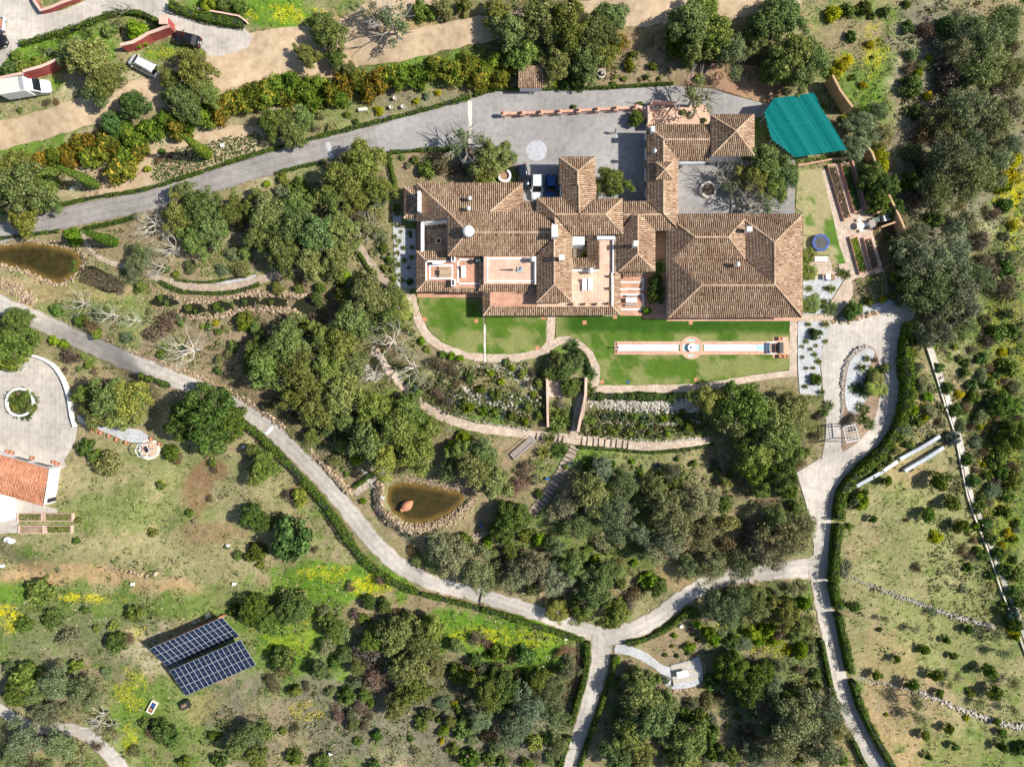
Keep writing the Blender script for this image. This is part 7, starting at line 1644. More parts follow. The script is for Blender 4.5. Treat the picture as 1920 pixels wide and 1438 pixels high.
PLANTS = """O 165 112 50 .95;O 198 146 38;O 132 100 36;O 180 165 34;O 360 126 42;O 340 184 42;O 376 165 38;O 318 150 30;D 246 195 30;D 212 232 28;L 258 62 28;B 15 130 20;B 45 125 20;B 75 118 18;B 105 110 18;B 28 105 12;K 162 62 12;K 120 75 12;B 205 55 18;J 222 45 16;E 300 46 10;K 78 95 8;J 92 98 9
O 34 355 60;O 22 315 42;O 78 340 40;O 42 400 40;O 84 378 30;B 37 208 7;R 86 192 10;R 105 190 9
H 60 318 18;H 85 305 18;H 108 300 20;H 132 290 20;H 152 276 18;H 175 268 18;H 200 264 20;H 166 296 18;H 192 288 18;H 216 278 18;H 238 252 19;H 258 262 19;H 286 242 20;H 312 230 20;H 336 238 20;H 360 226 20;H 386 214 20;H 410 206 20;H 432 194 19;H 456 188 19;H 480 178 20;H 502 170 19;H 526 164 20;H 552 160 20;H 576 172 20;H 600 164 20;H 626 172 20;H 650 158 19;H 670 156 18;H 690 168 19;H 712 150 20;H 736 144 20;H 760 150 20;H 786 140 20;H 812 134 20;H 836 130 20;H 856 142 20;H 880 124 20;H 906 136 20;H 926 118 18;H 936 150 18;H 898 158 18;H 500 195 17;H 540 182 16;H 590 190 15;H 640 185 15;H 950 120 16
H 228 318 24;H 240 294 18;H 262 285 16;L 276 318 9;R 297 301 9;R 318 297 9;B 304 283 8;C 393 293 13;C 183 348 12;C 218 456 12
O 574 100 27;O 620 66 36;O 630 110 24;O 656 132 20;O 600 40 26;S 736 40 44;S 700 20 34;B 790 20 24;J 830 15 26;B 870 12 20;B 420 8 18;L 390 10 22;B 450 15 18
O 962 52 44;O 1012 30 52;O 1062 46 52;O 1112 58 48;O 1142 28 38;O 986 96 40;O 1042 108 44;O 1096 112 44;O 1132 98 34;O 930 20 30;D 1088 138 22;H 962 118 16;E 1074 144 8;E 1060 158 12;E 1086 161 12;L 1040 160 9;H 1160 82 14;H 1180 122 10;B 1188 104 12;B 1222 124 12;L 1050 140 8;B 1152 145 8;B 1170 148 7;B 1150 158 8;B 1236 148 6;R 1200 150 6;B 1212 145 7
O 1292 40 48;O 1342 60 52;G 1374 94 44;O 1302 86 38;H 1268 80 24;O 1320 20 40;O 1442 40 48;O 1494 100 54;O 1522 112 44;O 1472 30 46;O 1500 142 38;O 1422 78 30;D 1462 118 40;S 1304 180 46;L 1312 146 12;D 1192 222 17;O 1148 342 38;E 1076 202 7;E 1200 196 8
O 915 296 40;S 872 262 44;O 942 290 30;O 905 325 28;R 822 308 28;B 800 318 20;R 860 318 20;J 765 310 10;J 755 296 8;B 778 300 10
O 640 330 50;O 680 302 44;O 704 352 38;O 622 368 42;O 668 372 36;B 560 350 24;B 530 335 14;L 500 345 8;O 512 226 34;O 545 246 34;O 566 222 30;J 600 218 12;J 620 240 10;Y 712 208 12;Y 780 190 9;R 585 235 16;B 650 215 9;B 668 228 8;J 800 180 10;Y 822 174 8;B 606 200 8
O 500 402 44;O 546 420 48;O 592 440 48;O 640 430 40;O 530 470 44;O 582 488 40;O 632 478 38;O 486 442 34;O 560 385 36;O 470 395 30;O 372 388 46;O 330 402 40;O 402 430 38;O 362 450 36;O 432 398 34;O 345 360 28;S 690 425 28;J 700 400 22;J 705 380 18;J 715 440 20;L 645 515 16;R 660 400 24;B 640 530 14;B 720 465 12
N 285 418 46;N 322 462 46;N 300 500 34;N 150 568 42;N 205 590 40;N 355 655 66;N 250 600 30;N 735 640 60;N 776 690 54;N 716 620 40;N 700 700 36;N 235 8 36
G 266 478 32;G 248 502 26;L 136 445 20;E 140 492 8;E 138 505 7;E 98 475 6;B 262 540 16;B 330 515 10;E 312 505 9;B 190 590 18;R 170 610 18;B 180 625 14;B 150 600 16;R 285 625 24;R 310 610 26;B 460 600 22;L 455 605 20;Y 405 605 9;E 390 615 8;E 410 622 8;L 380 612 6;E 300 560 7;E 352 577 8;E 405 575 8;E 416 582 6;E 458 566 7;E 366 584 6;E 312 568 6;E 508 567 6;B 435 570 6;B 120 640 8;L 102 638 14;L 120 645 12;R 130 665 24;B 165 685 10;E 148 692 7;R 480 640 24
O 692 560 50;O 664 602 46;O 724 600 38;O 738 556 30;O 640 642 46;O 604 632 36;O 532 640 50;O 500 690 48;O 562 702 48;O 612 690 44;O 640 740 48;O 592 766 44;O 700 762 44;O 552 744 36;O 742 800 54;O 690 822 48;O 782 846 46;O 724 860 42;O 764 776 42;O 800 806 30;O 862 850 30;O 892 880 46;O 930 902 38;O 905 850 34;O 660 680 36;O 560 660 36;O 845 880 26;O 480 655 30;O 650 790 34;O 610 730 34;O 470 690 26
D 592 560 14;D 600 540 12;B 560 540 14;B 570 610 20;R 590 600 18;P 748 578 21;B 765 590 12;R 820 680 22;R 850 690 18;B 830 665 10;L 846 668 9;L 862 672 8;B 800 655 8;L 790 640 9;L 920 700 10;L 940 715 10;B 880 710 14;B 900 730 14;B 930 740 14;R 860 720 16;B 980 700 14;R 1000 700 12;L 960 690 8;B 950 680 10;B 870 755 14;L 880 765 12;L 905 770 12;B 930 775 12;A 938 775 10;A 784 728 10;B 960 780 12;R 840 750 16;R 820 735 14;B 990 760 12;B 1010 780 12;L 985 790 10;L 1000 740 8;B 1010 720 14;R 990 720 10;E 770 720 10
O 1060 692 26;O 1046 680 22;D 1070 725 22;O 1082 676 20;O 1032 698 20;K 1074 646 12;K 1108 702 12;K 1107 733 13;K 1040 665 10;U 1050 775 14;U 1044 790 14;U 1058 790 14;U 1030 822 13;K 1050 842 15;U 1018 848 14;U 1040 805 12;R 1050 755 12;A 985 720 7
B 1110 790 9;A 1135 780 9;A 1165 778 9;B 1190 782 10;A 1210 785 9;L 1245 783 10;B 1270 785 12;B 1120 810 9;L 1115 809 7;B 1150 810 10;B 1180 812 10;B 1220 810 10;L 1252 813 6;B 1250 805 9;B 1290 800 16;B 1160 800 8;B 1200 800 9;B 1140 800 8;B 1280 770 10;R 1230 800 8
L 780 830 10;L 870 820 16;L 850 840 18;L 668 857 17;B 660 830 14;L 680 940 8;R 985 880 24;R 970 910 24;B 1010 925 12;A 805 1012 8;A 765 1002 9;L 620 760 7;B 650 890 8;B 640 880 6
G 850 1052 46;G 892 1072 42;G 826 1030 36;D 960 974 38;D 940 1000 28;B 985 1005 18;L 1010 1010 14;B 870 1010 18;L 915 1015 14;G 920 1090 30;J 780 1050 18;R 770 1030 12
G 1110 930 50;G 1150 962 50;G 1092 982 44;G 1170 904 36;G 1062 950 36;G 1130 880 30;G 1262 962 54;G 1310 940 48;G 1250 1020 46;G 1322 1002 40;G 1230 920 36;G 1200 1000 30;D 1358 946 18;E 1330 980 14;B 1100 870 12;B 1105 876 14;E 1150 870 7;E 1060 875 7;L 1200 885 9;L 1235 890 8;L 1130 865 9;A 1070 868 6;E 1270 860 6;B 1300 870 10;B 1340 880 10;B 1370 890 9;R 1220 895 12;A 1340 868 8;B 1160 885 8;L 1185 865 7;A 1232 872 6
O 1402 762 56;O 1452 800 56;O 1422 852 48;O 1492 762 36;O 1372 782 46;O 1332 752 36;O 1480 830 40;D 1470 885 38;D 1432 905 30;D 1480 920 20;R 1530 820 14;R 1535 780 12;B 1545 775 10;K 1555 760 10;D 1420 870 40;B 1510 850 14;R 1500 870 14
G 1482 1010 52;G 1440 1042 42;G 1392 1062 40;G 1342 1062 42;G 1512 990 32;G 1460 970 34;R 1410 1000 30;R 1370 1020 28;R 1440 990 24;G 1300 1065 30;B 1490 950 14
G 1000 1062 42;G 1042 1090 42;G 970 1082 38;O 1112 1112 44;O 1152 1152 36;O 1092 1142 34;O 1130 1080 36;L 1220 1090 22;D 1235 1100 20;R 1190 1115 26;P 1045 1146 19;O 1075 1060 30;R 1180 1130 20;B 1165 1095 14;L 1115 1050 12;B 1140 1035 9;B 1100 1030 9;L 1190 1055 9
G 1362 1150 46;G 1422 1142 42;O 1470 1152 36;G 1392 1124 34;O 1500 1172 30;D 1440 1120 16;B 1412 1104 9;L 1330 1185 18;L 1340 1200 16;L 1410 1185 20;L 1440 1180 20;L 1450 1200 18;E 1372 1200 18;B 1480 1130 18;B 1490 1190 16;R 1460 1190 16;Y 1480 1220 10;Y 1440 1170 12;B 1300 1150 16;B 1310 1200 6;E 1300 1190 5;E 1270 1230 5;E 1248 1228 5;L 1265 1192 7;B 1260 1212 5;E 1290 1225 5
D 382 776 54;D 342 792 40;D 422 792 40;D 392 822 36;D 400 750 30;O 210 746 52;O 182 772 40;O 242 752 44;O 160 740 30;O 225 780 36;D 20 642 44;D 30 600 28;D 5 660 40;J 200 872 34;B 160 840 22;B 175 855 16;L 180 850 9;B 300 910 12;Y 300 905 7;B 320 850 20;R 330 860 16;K 22 745 13;K 35 772 13;K 60 750 12;U 28 742 11;K 48 778 11;B 52 740 14;B 58 765 13;K 20 765 10;B 38 752 16;B 28 762 12;K 42 735 10
O 492 872 32;O 480 890 26;E 545 1010 50;D 470 970 26;D 490 982 22;B 562 935 24;R 540 930 16;R 402 880 12;B 398 868 10;R 392 935 9;B 355 962 10;B 285 998 12;B 445 1040 12;E 425 1025 6;B 480 1035 24;B 147 976 8;E 141 1014 8;R 565 1010 14;B 488 1060 10;R 590 1030 9
D 545 1142 34 .8;J 548 1132 36;U 545 1138 30;D 470 1145 34;D 500 1165 30;B 440 1145 14;B 520 1180 18
E 72 1110 30;E 44 1172 17;E 96 1162 20;B 102 1150 14;J 128 1192 22;E 216 1206 22;E 252 1150 18;B 180 1180 10;B 210 1175 12;R 240 1200 14;E 158 1144 9;B 45 1270 34;D 30 1300 30;G 102 1280 40;G 152 1300 40;G 82 1342 34;G 40 1390 42;G 104 1402 38;G 20 1430 30;O 60 1310 24;L 120 1410 10;S 200 1370 30;B 140 1250 18;R 180 1400 14;N 190 1345 36;R 250 1410 16;E 300 1372 24;E 320 1390 18;R 282 1372 16;B 270 1355 12;G 466 1382 34;O 442 1402 28;E 412 1425 18;O 478 1420 26;B 345 1430 14;B 400 1380 12
R 530 1245 28;E 525 1238 26;R 512 1280 22;B 550 1296 18;R 575 1285 12;E 627 1243 14;E 707 1379 13;E 790 1358 17;E 671 1391 9;E 552 1420 18;E 600 1432 20;R 552 1365 12;B 530 1370 10;B 498 1372 22;E 824 1351 8;E 830 1372 12;Y 828 1390 8;L 835 1365 10;J 780 1410 14;E 880 1422 24;B 850 1405 16;B 770 1385 8;E 700 1436 16;E 950 1390 8;B 990 1432 16
R 656 1100 14;R 712 1085 16;J 605 1145 14;E 612 1162 18;J 645 1185 20;D 690 1130 16;D 720 1138 16;R 740 1148 12;J 742 1160 18;R 665 1150 14;B 680 1160 14;D 625 1180 22
O 742 1190 44;O 792 1212 42;O 762 1252 46;O 776 1294 42;O 744 1322 32;O 812 1180 30;R 690 1220 34;D 700 1200 30;R 700 1270 32;D 682 1305 14;E 695 1318 10;E 650 1305 20
R 896 1196 20;R 912 1205 16;R 876 1255 14;E 856 1262 20;Y 884 1262 12;D 890 1240 14;E 915 1228 9;E 870 1268 16;O 912 1300 40;D 944 1290 36;E 930 1315 34;Y 855 1320 9;E 862 1328 12;B 870 1345 14;G 992 1332 46;G 1032 1302 36;G 962 1372 40;G 1040 1342 34;O 1010 1280 28;G 1050 1400 24;G 900 1350 30;J 930 1400 24;B 1000 1390 22
O 1202 1302 46;O 1222 1352 50;O 1180 1372 42;O 1216 1282 26;O 1246 1318 32;G 1180 1290 26;O 1292 1392 42;E 1312 1350 26;O 1282 1430 36;O 1160 1420 40;O 1200 1420 40;R 1236 1340 18;O 1190 1330 34;L 1156 1238 10;D 1158 1286 14;G 1248 1276 12;R 1270 1385 20
D 1402 1288 40;D 1372 1252 34;D 1430 1265 28;Y 1426 1284 26;D 1380 1290 24;B 1382 1345 8;B 1365 1362 8;E 1335 1390 12;B 1340 1410 20;O 1370 1420 24;R 1400 1380 24;J 1390 1320 16;R 1350 1310 14
G 1502 1352 60;G 1552 1330 44;G 1542 1402 50;G 1472 1402 46;G 1572 1372 30;R 1460 1340 40;D 1480 1320 30;G 1420 1420 34;G 1450 1285 24;J 1500 1290 20;E 1580 1425 12;B 1530 1265 14;R 1500 1255 14
G 1842 60 56;G 1882 40 48;G 1802 92 38;G 1852 122 52;G 1902 130 44;G 1822 202 56;G 1790 222 46;G 1862 222 48;G 1782 292 52;G 1822 332 56;G 1762 352 46;G 1872 302 42;G 1902 200 40;G 1742 482 60;G 1792 472 52;G 1762 542 62;G 1802 562 56;G 1832 520 42;G 1762 622 44;G 1802 612 40;G 1722 440 34;G 1735 545 40;R 1780 150 36;R 1770 110 30;R 1730 250 30;R 1800 270 34;R 1740 310 26;R 1870 170 34;R 1850 500 30;R 1880 540 30;G 1895 270 30;G 1830 270 36;R 1860 400 20
G 1622 232 36;G 1612 272 32;G 1646 210 28;G 1660 250 24;E 1596 68 12;B 1590 20 20;B 1622 14 18;E 1660 22 12;E 1700 8 9;E 1636 30 8;Y 1562 26 20;Y 1558 30 16;Y 1632 82 12;Y 1578 122 18;Y 1562 136 16;Y 1592 112 12;Y 1652 290 20;Y 1655 310 20;Y 1620 160 10;Y 1745 112 12;Y 1722 138 12;Y 1885 330 28;Y 1900 300 22;Y 1880 230 18;Y 1900 420 16;Y 1740 180 12;Y 1870 220 16;L 1880 345 22;D 1640 330 30;D 1660 350 30;L 1652 330 16;D 1650 380 24;E 1668 448 12;D 1680 390 20;E 1600 145 8;E 1635 108 5;B 1550 200 10;Y 1582 222 9;E 1690 470 18;B 1700 540 24;J 1690 560 20;B 1680 520 16;E 1700 490 20
E 1868 625 22;E 1848 600 12;E 1812 680 10;E 1842 672 14;E 1870 700 12;E 1900 620 14;B 1890 690 26;R 1850 640 20;Y 1880 660 12;Y 1885 690 14;E 1800 672 8;Y 1790 650 9;J 1840 705 16;D 1890 760 30;D 1905 820 34;J 1860 750 22;J 1840 780 20;Y 1838 800 10;B 1870 860 24;J 1860 920 22;E 1892 930 16;R 1865 905 14;B 1900 900 22;E 1906 980 10;E 1902 1050 9;Y 1890 1000 12;L 1900 1010 12;B 1885 960 18;R 1840 850 14;J 1830 830 18;B 1850 890 14;Y 1845 870 8;E 1880 885 16;R 1850 600 18;B 1905 1080 16
E 1762 690 13;E 1776 728 14;E 1792 770 15;J 1800 800 16;E 1814 862 15;E 1826 902 16;E 1836 950 15;E 1850 985 16;E 1858 1010 15;E 1874 1040 16;E 1886 1068 14;Y 1800 740 12;B 1810 700 14;B 1825 745 16;E 1900 1110 14;L 1830 985 9;Y 1880 1020 9;R 1830 880 12;E 1842 932 13;R 1820 800 12;X 1786 822 16;X 1896 1148 16;L 1905 1190 14;D 1905 1170 18;E 1915 1130 14
T 1664 902 13;T 1766 904 22;T 1742 966 18;T 1788 946 19;T 1804 990 18;Y 1757 1008 16;T 1594 988 8;T 1622 922 9;T 1638 972 9;J 1602 942 24;L 1612 938 22;E 1709 880 5;J 1580 1065 26;J 1568 1080 14;R 1700 975 8;R 1720 1065 14;J 1805 1105 12
T 1604 1136 14;Q 1660 1160 12;Q 1750 1150 12;Q 1715 1180 14;T 1776 1200 9;T 1735 1218 12;T 1790 1230 9;Q 1830 1185 16;T 1682 1236 10;T 1756 1264 15;T 1856 1260 16;T 1868 1300 18;T 1712 1282 14;T 1762 1302 10;T 1645 1268 12;Q 1795 1268 14;Q 1880 1225 18;Q 1900 1280 18;Q 1840 1320 16;T 1815 1180 10;Q 1870 1190 20;Y 1902 1185 14;Q 1690 1330 1;Q 1716 1314 24;Q 1722 1346 22;T 1736 1380 12;T 1780 1366 12;T 1792 1400 10;T 1742 1418 9;Y 1662 1340 6;E 1882 1132 8;T 1882 1376 10;T 1880 1400 12;E 1915 1405 16;Y 1812 1345 8;T 1870 1355 9;Q 1900 1330 14;E 1650 1180 6;B 1820 1298 12;Q 1780 1285 10
E 1530 627 14;E 1531 712 14;U 1548 608 9;U 1516 608 6;U 1512 640 6;U 1520 655 5;U 1528 665 6;U 1535 678 7;U 1505 670 5;U 1512 690 5;U 1504 650 5;U 1525 690 5;U 1540 735 8;U 1510 725 6;U 1548 640 6;U 1530 648 5
P 1515 510 14;P 1515 480 13;P 1520 570 15;P 1508 575 12;K 1558 577 14;K 1586 515 10;U 1560 542 9;U 1550 540 7;U 1518 542 8;U 1530 556 8;U 1545 565 8;B 1525 582 8;B 1545 575 7;D 1603 580 18;D 1595 590 14;B 1630 565 12;Y 1655 562 10;B 1675 556 10;U 1690 558 9;K 1575 510 8
U 1616 689 11;U 1638 700 14;P 1644 712 13;P 1640 726 14;K 1610 728 11;K 1622 735 12;P 1652 730 12;K 1600 728 10;K 1612 763 11;K 1624 768 9;K 1618 785 12;K 1632 795 11;R 1590 790 14;R 1598 782 12;U 1625 672 9;R 1640 675 9;R 1600 805 9;K 1628 715 12
U 748 424 6;U 741 421 5;U 752 435 5;U 768 437 6;U 741 444 6;U 748 452 6;U 743 461 5;U 757 465 6;U 772 464 6;U 745 475 6;U 742 487 5;U 758 489 7;U 772 483 6;U 747 497 7;U 766 502 5;U 748 516 6;U 753 526 6;E 768 528 8;B 736 505 8;B 730 490 10;L 727 485 6;L 738 523 7;B 722 505 10;B 745 400 8;B 742 390 10;U 735 540 8;R 770 442 6
D 1228 540 15;D 1230 528 14;D 1226 556 14;D 1236 545 12;L 1212 582 10;L 1095 479 7;B 1240 565 8;D 1234 518 10;D 1236 498 8
O 1440 302 46 .95;O 1470 326 38;O 1412 336 36;O 1448 348 34;S 1376 345 36;S 1440 378 36;N 1346 322 40;N 1404 376 46;J 1385 290 14;E 1320 226 7;R 1295 215 10;B 1282 210 8;J 1420 296 24
B 1640 705 16;B 1660 690 14;J 1720 690 16;J 1730 720 18;B 1712 740 14;L 1740 745 14;J 1745 770 18;Y 1735 780 12;B 1720 790 16;L 1715 770 12;J 1700 805 18;B 1690 820 12;B 1665 862 14;J 1680 845 14;B 1650 880 12;B 1635 895 10;L 1730 720 9;R 1700 700 14;B 1712 665 14;J 1725 640 14;R 1760 790 10;B 1705 835 12"""
PL = []
for l in PLANTS.split('\n'):
    for q in l.split(';'):
        f = q.split(); PL.append((f[0], float(f[1]), float(f[2]), float(f[3])))
PL = [p for p in PL if p[3] > 2]
ri = random.Random(77)
for x0, y0, x1, y1, kinds, lo, hi, cnt in ((470, 530, 790, 880, 'OOOJG', 14, 26, 60), (990, 880, 1400, 1060, 'GGJO', 14, 26, 34), (820, 1000, 1180, 1130, 'GJO', 13, 24, 24), (600, 1150, 860, 1360, 'OJGR', 12, 24, 26), (860, 1220, 1070, 1438, 'GJER', 12, 24, 30), (1130, 1250, 1560, 1438, 'OGJE', 12, 24, 36), (300, 340, 720, 520, 'OJ', 14, 24, 26), (1700, 20, 1910, 620, 'GRJE', 14, 28, 44), (0, 1250, 200, 1438, 'GJR', 12, 22, 18), (1290, 1100, 1530, 1220, 'GJL', 10, 20, 18), (100, 560, 480, 700, 'RJE', 8, 15, 22), (1800, 640, 1915, 1080, 'EJR', 10, 20, 34)):
    for _ in range(cnt * 6):
        x, y, r_ = ri.uniform(x0, x1), ri.uniform(y0, y1), ri.uniform(lo, hi)
        m_ = MASK[max(0, int((y - r_ * .8) / 2)):int((y + r_ * .8) / 2) + 1, max(0, int((x - r_ * .8) / 2)):int((x + r_ * .8) / 2) + 1]
        if m_.any() or any(math.hypot(x - a_[1], y - a_[2]) < .62 * (r_ + a_[3]) for a_ in PL) or math.hypot(x - 797, y - 943) < 110: continue
        PL.append((ri.choice(kinds), x, y, r_)); cnt -= 1
        if cnt <= 0: break
ORD = ['leftmost'] + [w + ' from left' for w in 'second third fourth fifth sixth seventh eighth ninth tenth eleventh twelfth thirteenth fourteenth fifteenth sixteenth seventeenth eighteenth nineteenth twentieth twenty-first twenty-second twenty-third twenty-fourth twenty-fifth twenty-sixth twenty-seventh twenty-eighth twenty-ninth thirtieth'.split()]
fam = {}
for i, (k, x, y, r_) in enumerate(PL):
    lm = min(LAND, key=lambda q: math.hypot(q[1] - x, q[2] - y)); sz = 'large ' if r_ >= 40 else 'small ' if r_ < 11 and KIND[k]['cat'] != 'palm' else ''
    if k in 'CNPA': sz = ''
    fam.setdefault(sz + KIND[k]['noun'].replace('small ', '' if sz else 'small ') + ' ' + lm[0], []).append(i)
LAB = {}
for lab, ids in fam.items():
    ids.sort(key=lambda i: (PL[i][1], PL[i][2]))
    for n_, i in enumerate(ids): LAB[i] = lab if len(ids) == 1 else f'{lab}, {ORD[n_]}'
rt = random.Random(5)
stem_cache = {}
for i, (k, x, y, r_) in enumerate(PL):
    K = KIND[k]
    z0 = g1(x, y).z; mpp = (CAMH - z0) / CAMH / S; R0 = r_ * mpp
    zs = K['zs'] * rt.uniform(.9, 1.12)
    if k in 'OGDS' : R0 *= 1.06
    top = K['zc'] * R0
    if k == 'C':
        base = g1(x, y); sc = R0 * .95; rz = rt.uniform(0, 6)
    elif k == 'P': top = max(1.2, R0 * 1.3); base = g1(x, y, top); base.z = float(hgt(np.array([base.x]), np.array([base.y]))[0]); sc = R0 * 1.1
    else: base = g1(x, y, top); base.z = float(hgt(np.array([base.x]), np.array([base.y]))[0]); sc = R0
    if k != 'C': rz = rt.uniform(0, 6.283)
    if 780 < x < 1400 and 440 < y < 590 and k in 'DLBE': base.z += .12
    proto = K['protos'][rt.randrange(len(K['protos']))]
    grp = KIND[k]['noun'] + 's'
    if k == 'H': sc *= 1.45
    if k in 'KUPA': sc *= 1.4
    tint = rt.uniform(.72, 1.22); col_ = (tint * rt.uniform(.85, 1.2), tint, tint * rt.uniform(.75, 1.3), 1)
    if k == 'H': q_ = rt.random(); col_ = (tint * (.72 + .42 * q_), tint * (.95 - .2 * q_), tint * .9, 1) if q_ < .82 else (tint * 1.2, tint * .72, tint * .8, 1)
    if K['trunks'] or k == 'P':
        o = bpy.data.objects.new(K['name'], None); o.empty_display_size = .2; C.objects.link(o)
        o.location = base; o.rotation_euler = (0, 0, rz); o.scale = (sc * rt.uniform(.94, 1.06), sc * rt.uniform(.94, 1.06), sc * zs)
        c1 = bpy.data.objects.new(K['part'], proto); C.objects.link(c1); c1.parent = o; c1.color = col_
        if k == 'P':
            c1.location = (0, 0, top / sc / zs)
            if 'palm' not in stem_cache: m = MB(); m.tube((0, 0, -.1), (0, 0, 1.15), .12, .1, 8); stem_cache['palm'] = m.mesh('trunk'); stem_cache['palm'].materials.append(MATS['bark'])
            t1 = bpy.data.objects.new('trunk', stem_cache['palm']); C.objects.link(t1); t1.parent = o
        else:
            t1 = bpy.data.objects.new('trunk', K['trunks'][rt.randrange(len(K['trunks']))]); C.objects.link(t1); t1.parent = o
    else:
        o = bpy.data.objects.new(K['name'], proto); C.objects.link(o); o.location = base; o.rotation_euler = (0, 0, rz)
        o.scale = (sc * rt.uniform(.92, 1.08), sc * rt.uniform(.92, 1.08), sc * zs * (1.25 if k == 'N' else 1)); o.color = col_
    tagset(o, LAB[i], K['cat'], grp)

# ------------------------------------------------------------------ planted rows too small and many to pick apart
def tufts(name, Q, size, mat, label, n=14, up=1.0, parent=None):
    q = np.repeat(Q, n, 0) + nr.normal(0, 1, (len(Q) * n, 3)) * np.array([size, size, size * .4]); q[:, 2] += size * .6
    return link(name, leafquads(q, nr.normal(0, .6, q.shape) + np.array([0, 0, up]), size * .6), mat, parent, label=label, kind='stuff')
def rows(poly, du, dv, ang, jit=.6):
    P = np.array(poly, float); c, s_ = math.cos(ang), math.sin(ang); A = np.stack(np.meshgrid(np.arange(-300, 300, du), np.arange(-300, 300, dv)), -1).reshape(-1, 2)
    A = np.column_stack([A[:, 0] * c - A[:, 1] * s_, A[:, 0] * s_ + A[:, 1] * c]) + P.mean(0); A += nr.normal(0, jit, A.shape)
    A = A[poly_dist(A[:, 0], A[:, 1], P) > 0]; return G(A[:, 0], A[:, 1])
LAV = [(285, 310), (300, 295), (330, 285), (360, 275), (420, 262), (470, 250), (490, 252), (485, 283), (400, 312), (330, 336), (290, 340)]
patch('lavender_bed', [(160, 330), (200, 306), (262, 292), (290, 280), (340, 262), (420, 236), (470, 236), (492, 244), (488, 282), (400, 311), (330, 332), (270, 350), (200, 366), (160, 372)], 'dirt', .03, kind='structure')
tufts('lavender', rows(LAV, 7, 7, -.32, .3), .24, 'spike_leaf', 'rows of small clipped lavender plugs in pale soil above the driveway')
tufts('lavender', rows([(156, 325), (195, 312), (200, 345), (175, 372), (158, 372)], 6, 6, -.3), .14, 'brown_leaf', 'patch of small clipped lavender plugs by the left cypress')
tufts('lavender', rows([(375, 480), (420, 465), (470, 470), (480, 495), (440, 515), (385, 520), (370, 505)], 7, 7, .5, 1.2), .2, 'shrub_leaf', 'dotted lavender plants in the curved bed below the grove')
tufts('herbs', rows([(1599, 526), (1657, 510), (1666, 546), (1636, 558), (1606, 556)], 6, 7, -.25, .8), .22, 'shrub_leaf', 'rows of small dark herbs in the soil plot below the raised beds')
tufts('herbs', rows([(1494, 302), (1530, 297), (1590, 288), (1592, 296), (1530, 305), (1496, 310)], 5, 4, -.15, 1), .2, 'shrub_leaf', 'narrow strip of small plants under the teal roof')
rr_ = nr.random((420, 2)); tufts('reeds', G(152 + rr_[:, 0] * 80, 503 + rr_[:, 0] * 22 + rr_[:, 1] * 26), .22, 'brown_leaf', 'brownish reeds choking the small basin beside the upper pond', 7)
for (x0, y0, x1, y1, n_, mat, lab) in ((25, 470, 110, 490, 40, 'weed_leaf', 'patch of drowned brown water weed in the upper pond'),):
    tufts('water_weed', np.column_stack([G(nr.normal(70, 18, n_), nr.normal(482, 8, n_))[:, :2], np.full(n_, _w1 - .36)]), .16, mat, lab, 6)

# ------------------------------------------------------------------ scrub: low undergrowth that reads as one mass
SCRUB = """480 560 780 880 .55;520 520 760 700 .4;1000 870 1380 1080 .3;820 1000 1180 1140 .5;100 560 500 700 .35;780 690 1020 790 .8;560 1150 1080 1438 .35;1130 1260 1560 1438 .4;1290 1100 1540 1230 .5;0 1240 200 1438 .6;1740 620 1920 1200 .9;1690 0 1920 620 .5;1560 60 1720 330 .2;640 380 740 540 .6;1090 770 1330 822 1.2
440 340 720 520 .3;900 60 1420 150 .3;160 430 320 540 .4;1640 660 1760 860 .7;330 720 470 860 .2;1480 1100 1540 1320 .5;0 1100 300 1240 .3;380 1330 560 1438 .4;1380 860 1530 1060 .4;560 40 900 90 .2;0 860 640 1100 .05;1560 860 1900 1438 .05;0 1000 1100 1438 .1;960 840 1400 1000 .2;780 680 1030 800 1.2;1090 770 1330 822 1.5"""
Q, Cc = [], []
for z in [q.split() for l in SCRUB.split('\n') for q in l.split(';')]:
    x0, y0, x1, y1, dn = map(float, z); m_ = int((x1 - x0) * (y1 - y0) / 100 * dn * 2.6)
    x, y = nr.uniform(x0, x1, m_), nr.uniform(y0, y1, m_)
    ok = (fbm(x, y, 34, 15, 4) > .45) & (MASK[np.clip((y / 2).astype(int), 0, 719), np.clip((x / 2).astype(int), 0, 960)] == 0) & (poly_dist(x, y, POND2) < -12)
    Q.append(np.column_stack([x[ok], y[ok]]))
Q = np.concatenate(Q); kk = MASK[np.clip((Q[:, 1] / 2 + 3).astype(int), 0, 719), np.clip((Q[:, 0] / 2 + 3).astype(int), 0, 960)] == 0; Q = Q[kk]
P = G(Q[:, 0], Q[:, 1]); n = len(P); big = .16 + .75 * nr.random(n) ** 2.2 * (1 + .6 * (nr.random(n) > .92)); m_ = 13
base_c = np.array([[.05, .08, .02], [.085, .115, .03], [.12, .125, .055], [.15, .11, .07], [.15, .17, .05], [.09, .13, .045], [.2, .165, .1]])[nr.integers(0, 7, n)] * nr.uniform(.7, 1.3, (n, 1))
d = unit(nr.normal(0, 1, (n, m_, 3)) * np.array([1, 1, .8]) + np.array([0, 0, .4]))
L_ = P[:, None] + d * big[:, None, None] * nr.uniform(.6, 1.0, (n, m_, 1)) * np.array([1, 1, .9])
me = leafquads(L_.reshape(-1, 3), (d + nr.normal(0, .4, d.shape)).reshape(-1, 3), np.repeat(.05 + big * .17, m_), .65)
setcol(me, np.repeat((base_c[:, None] * nr.uniform(.55, 1.5, (n, m_, 1))).reshape(-1, 3), 4, 0))
link('undergrowth', me, 'tuft', label='low tangled scrub covering the wooded and wild slopes', kind='stuff')

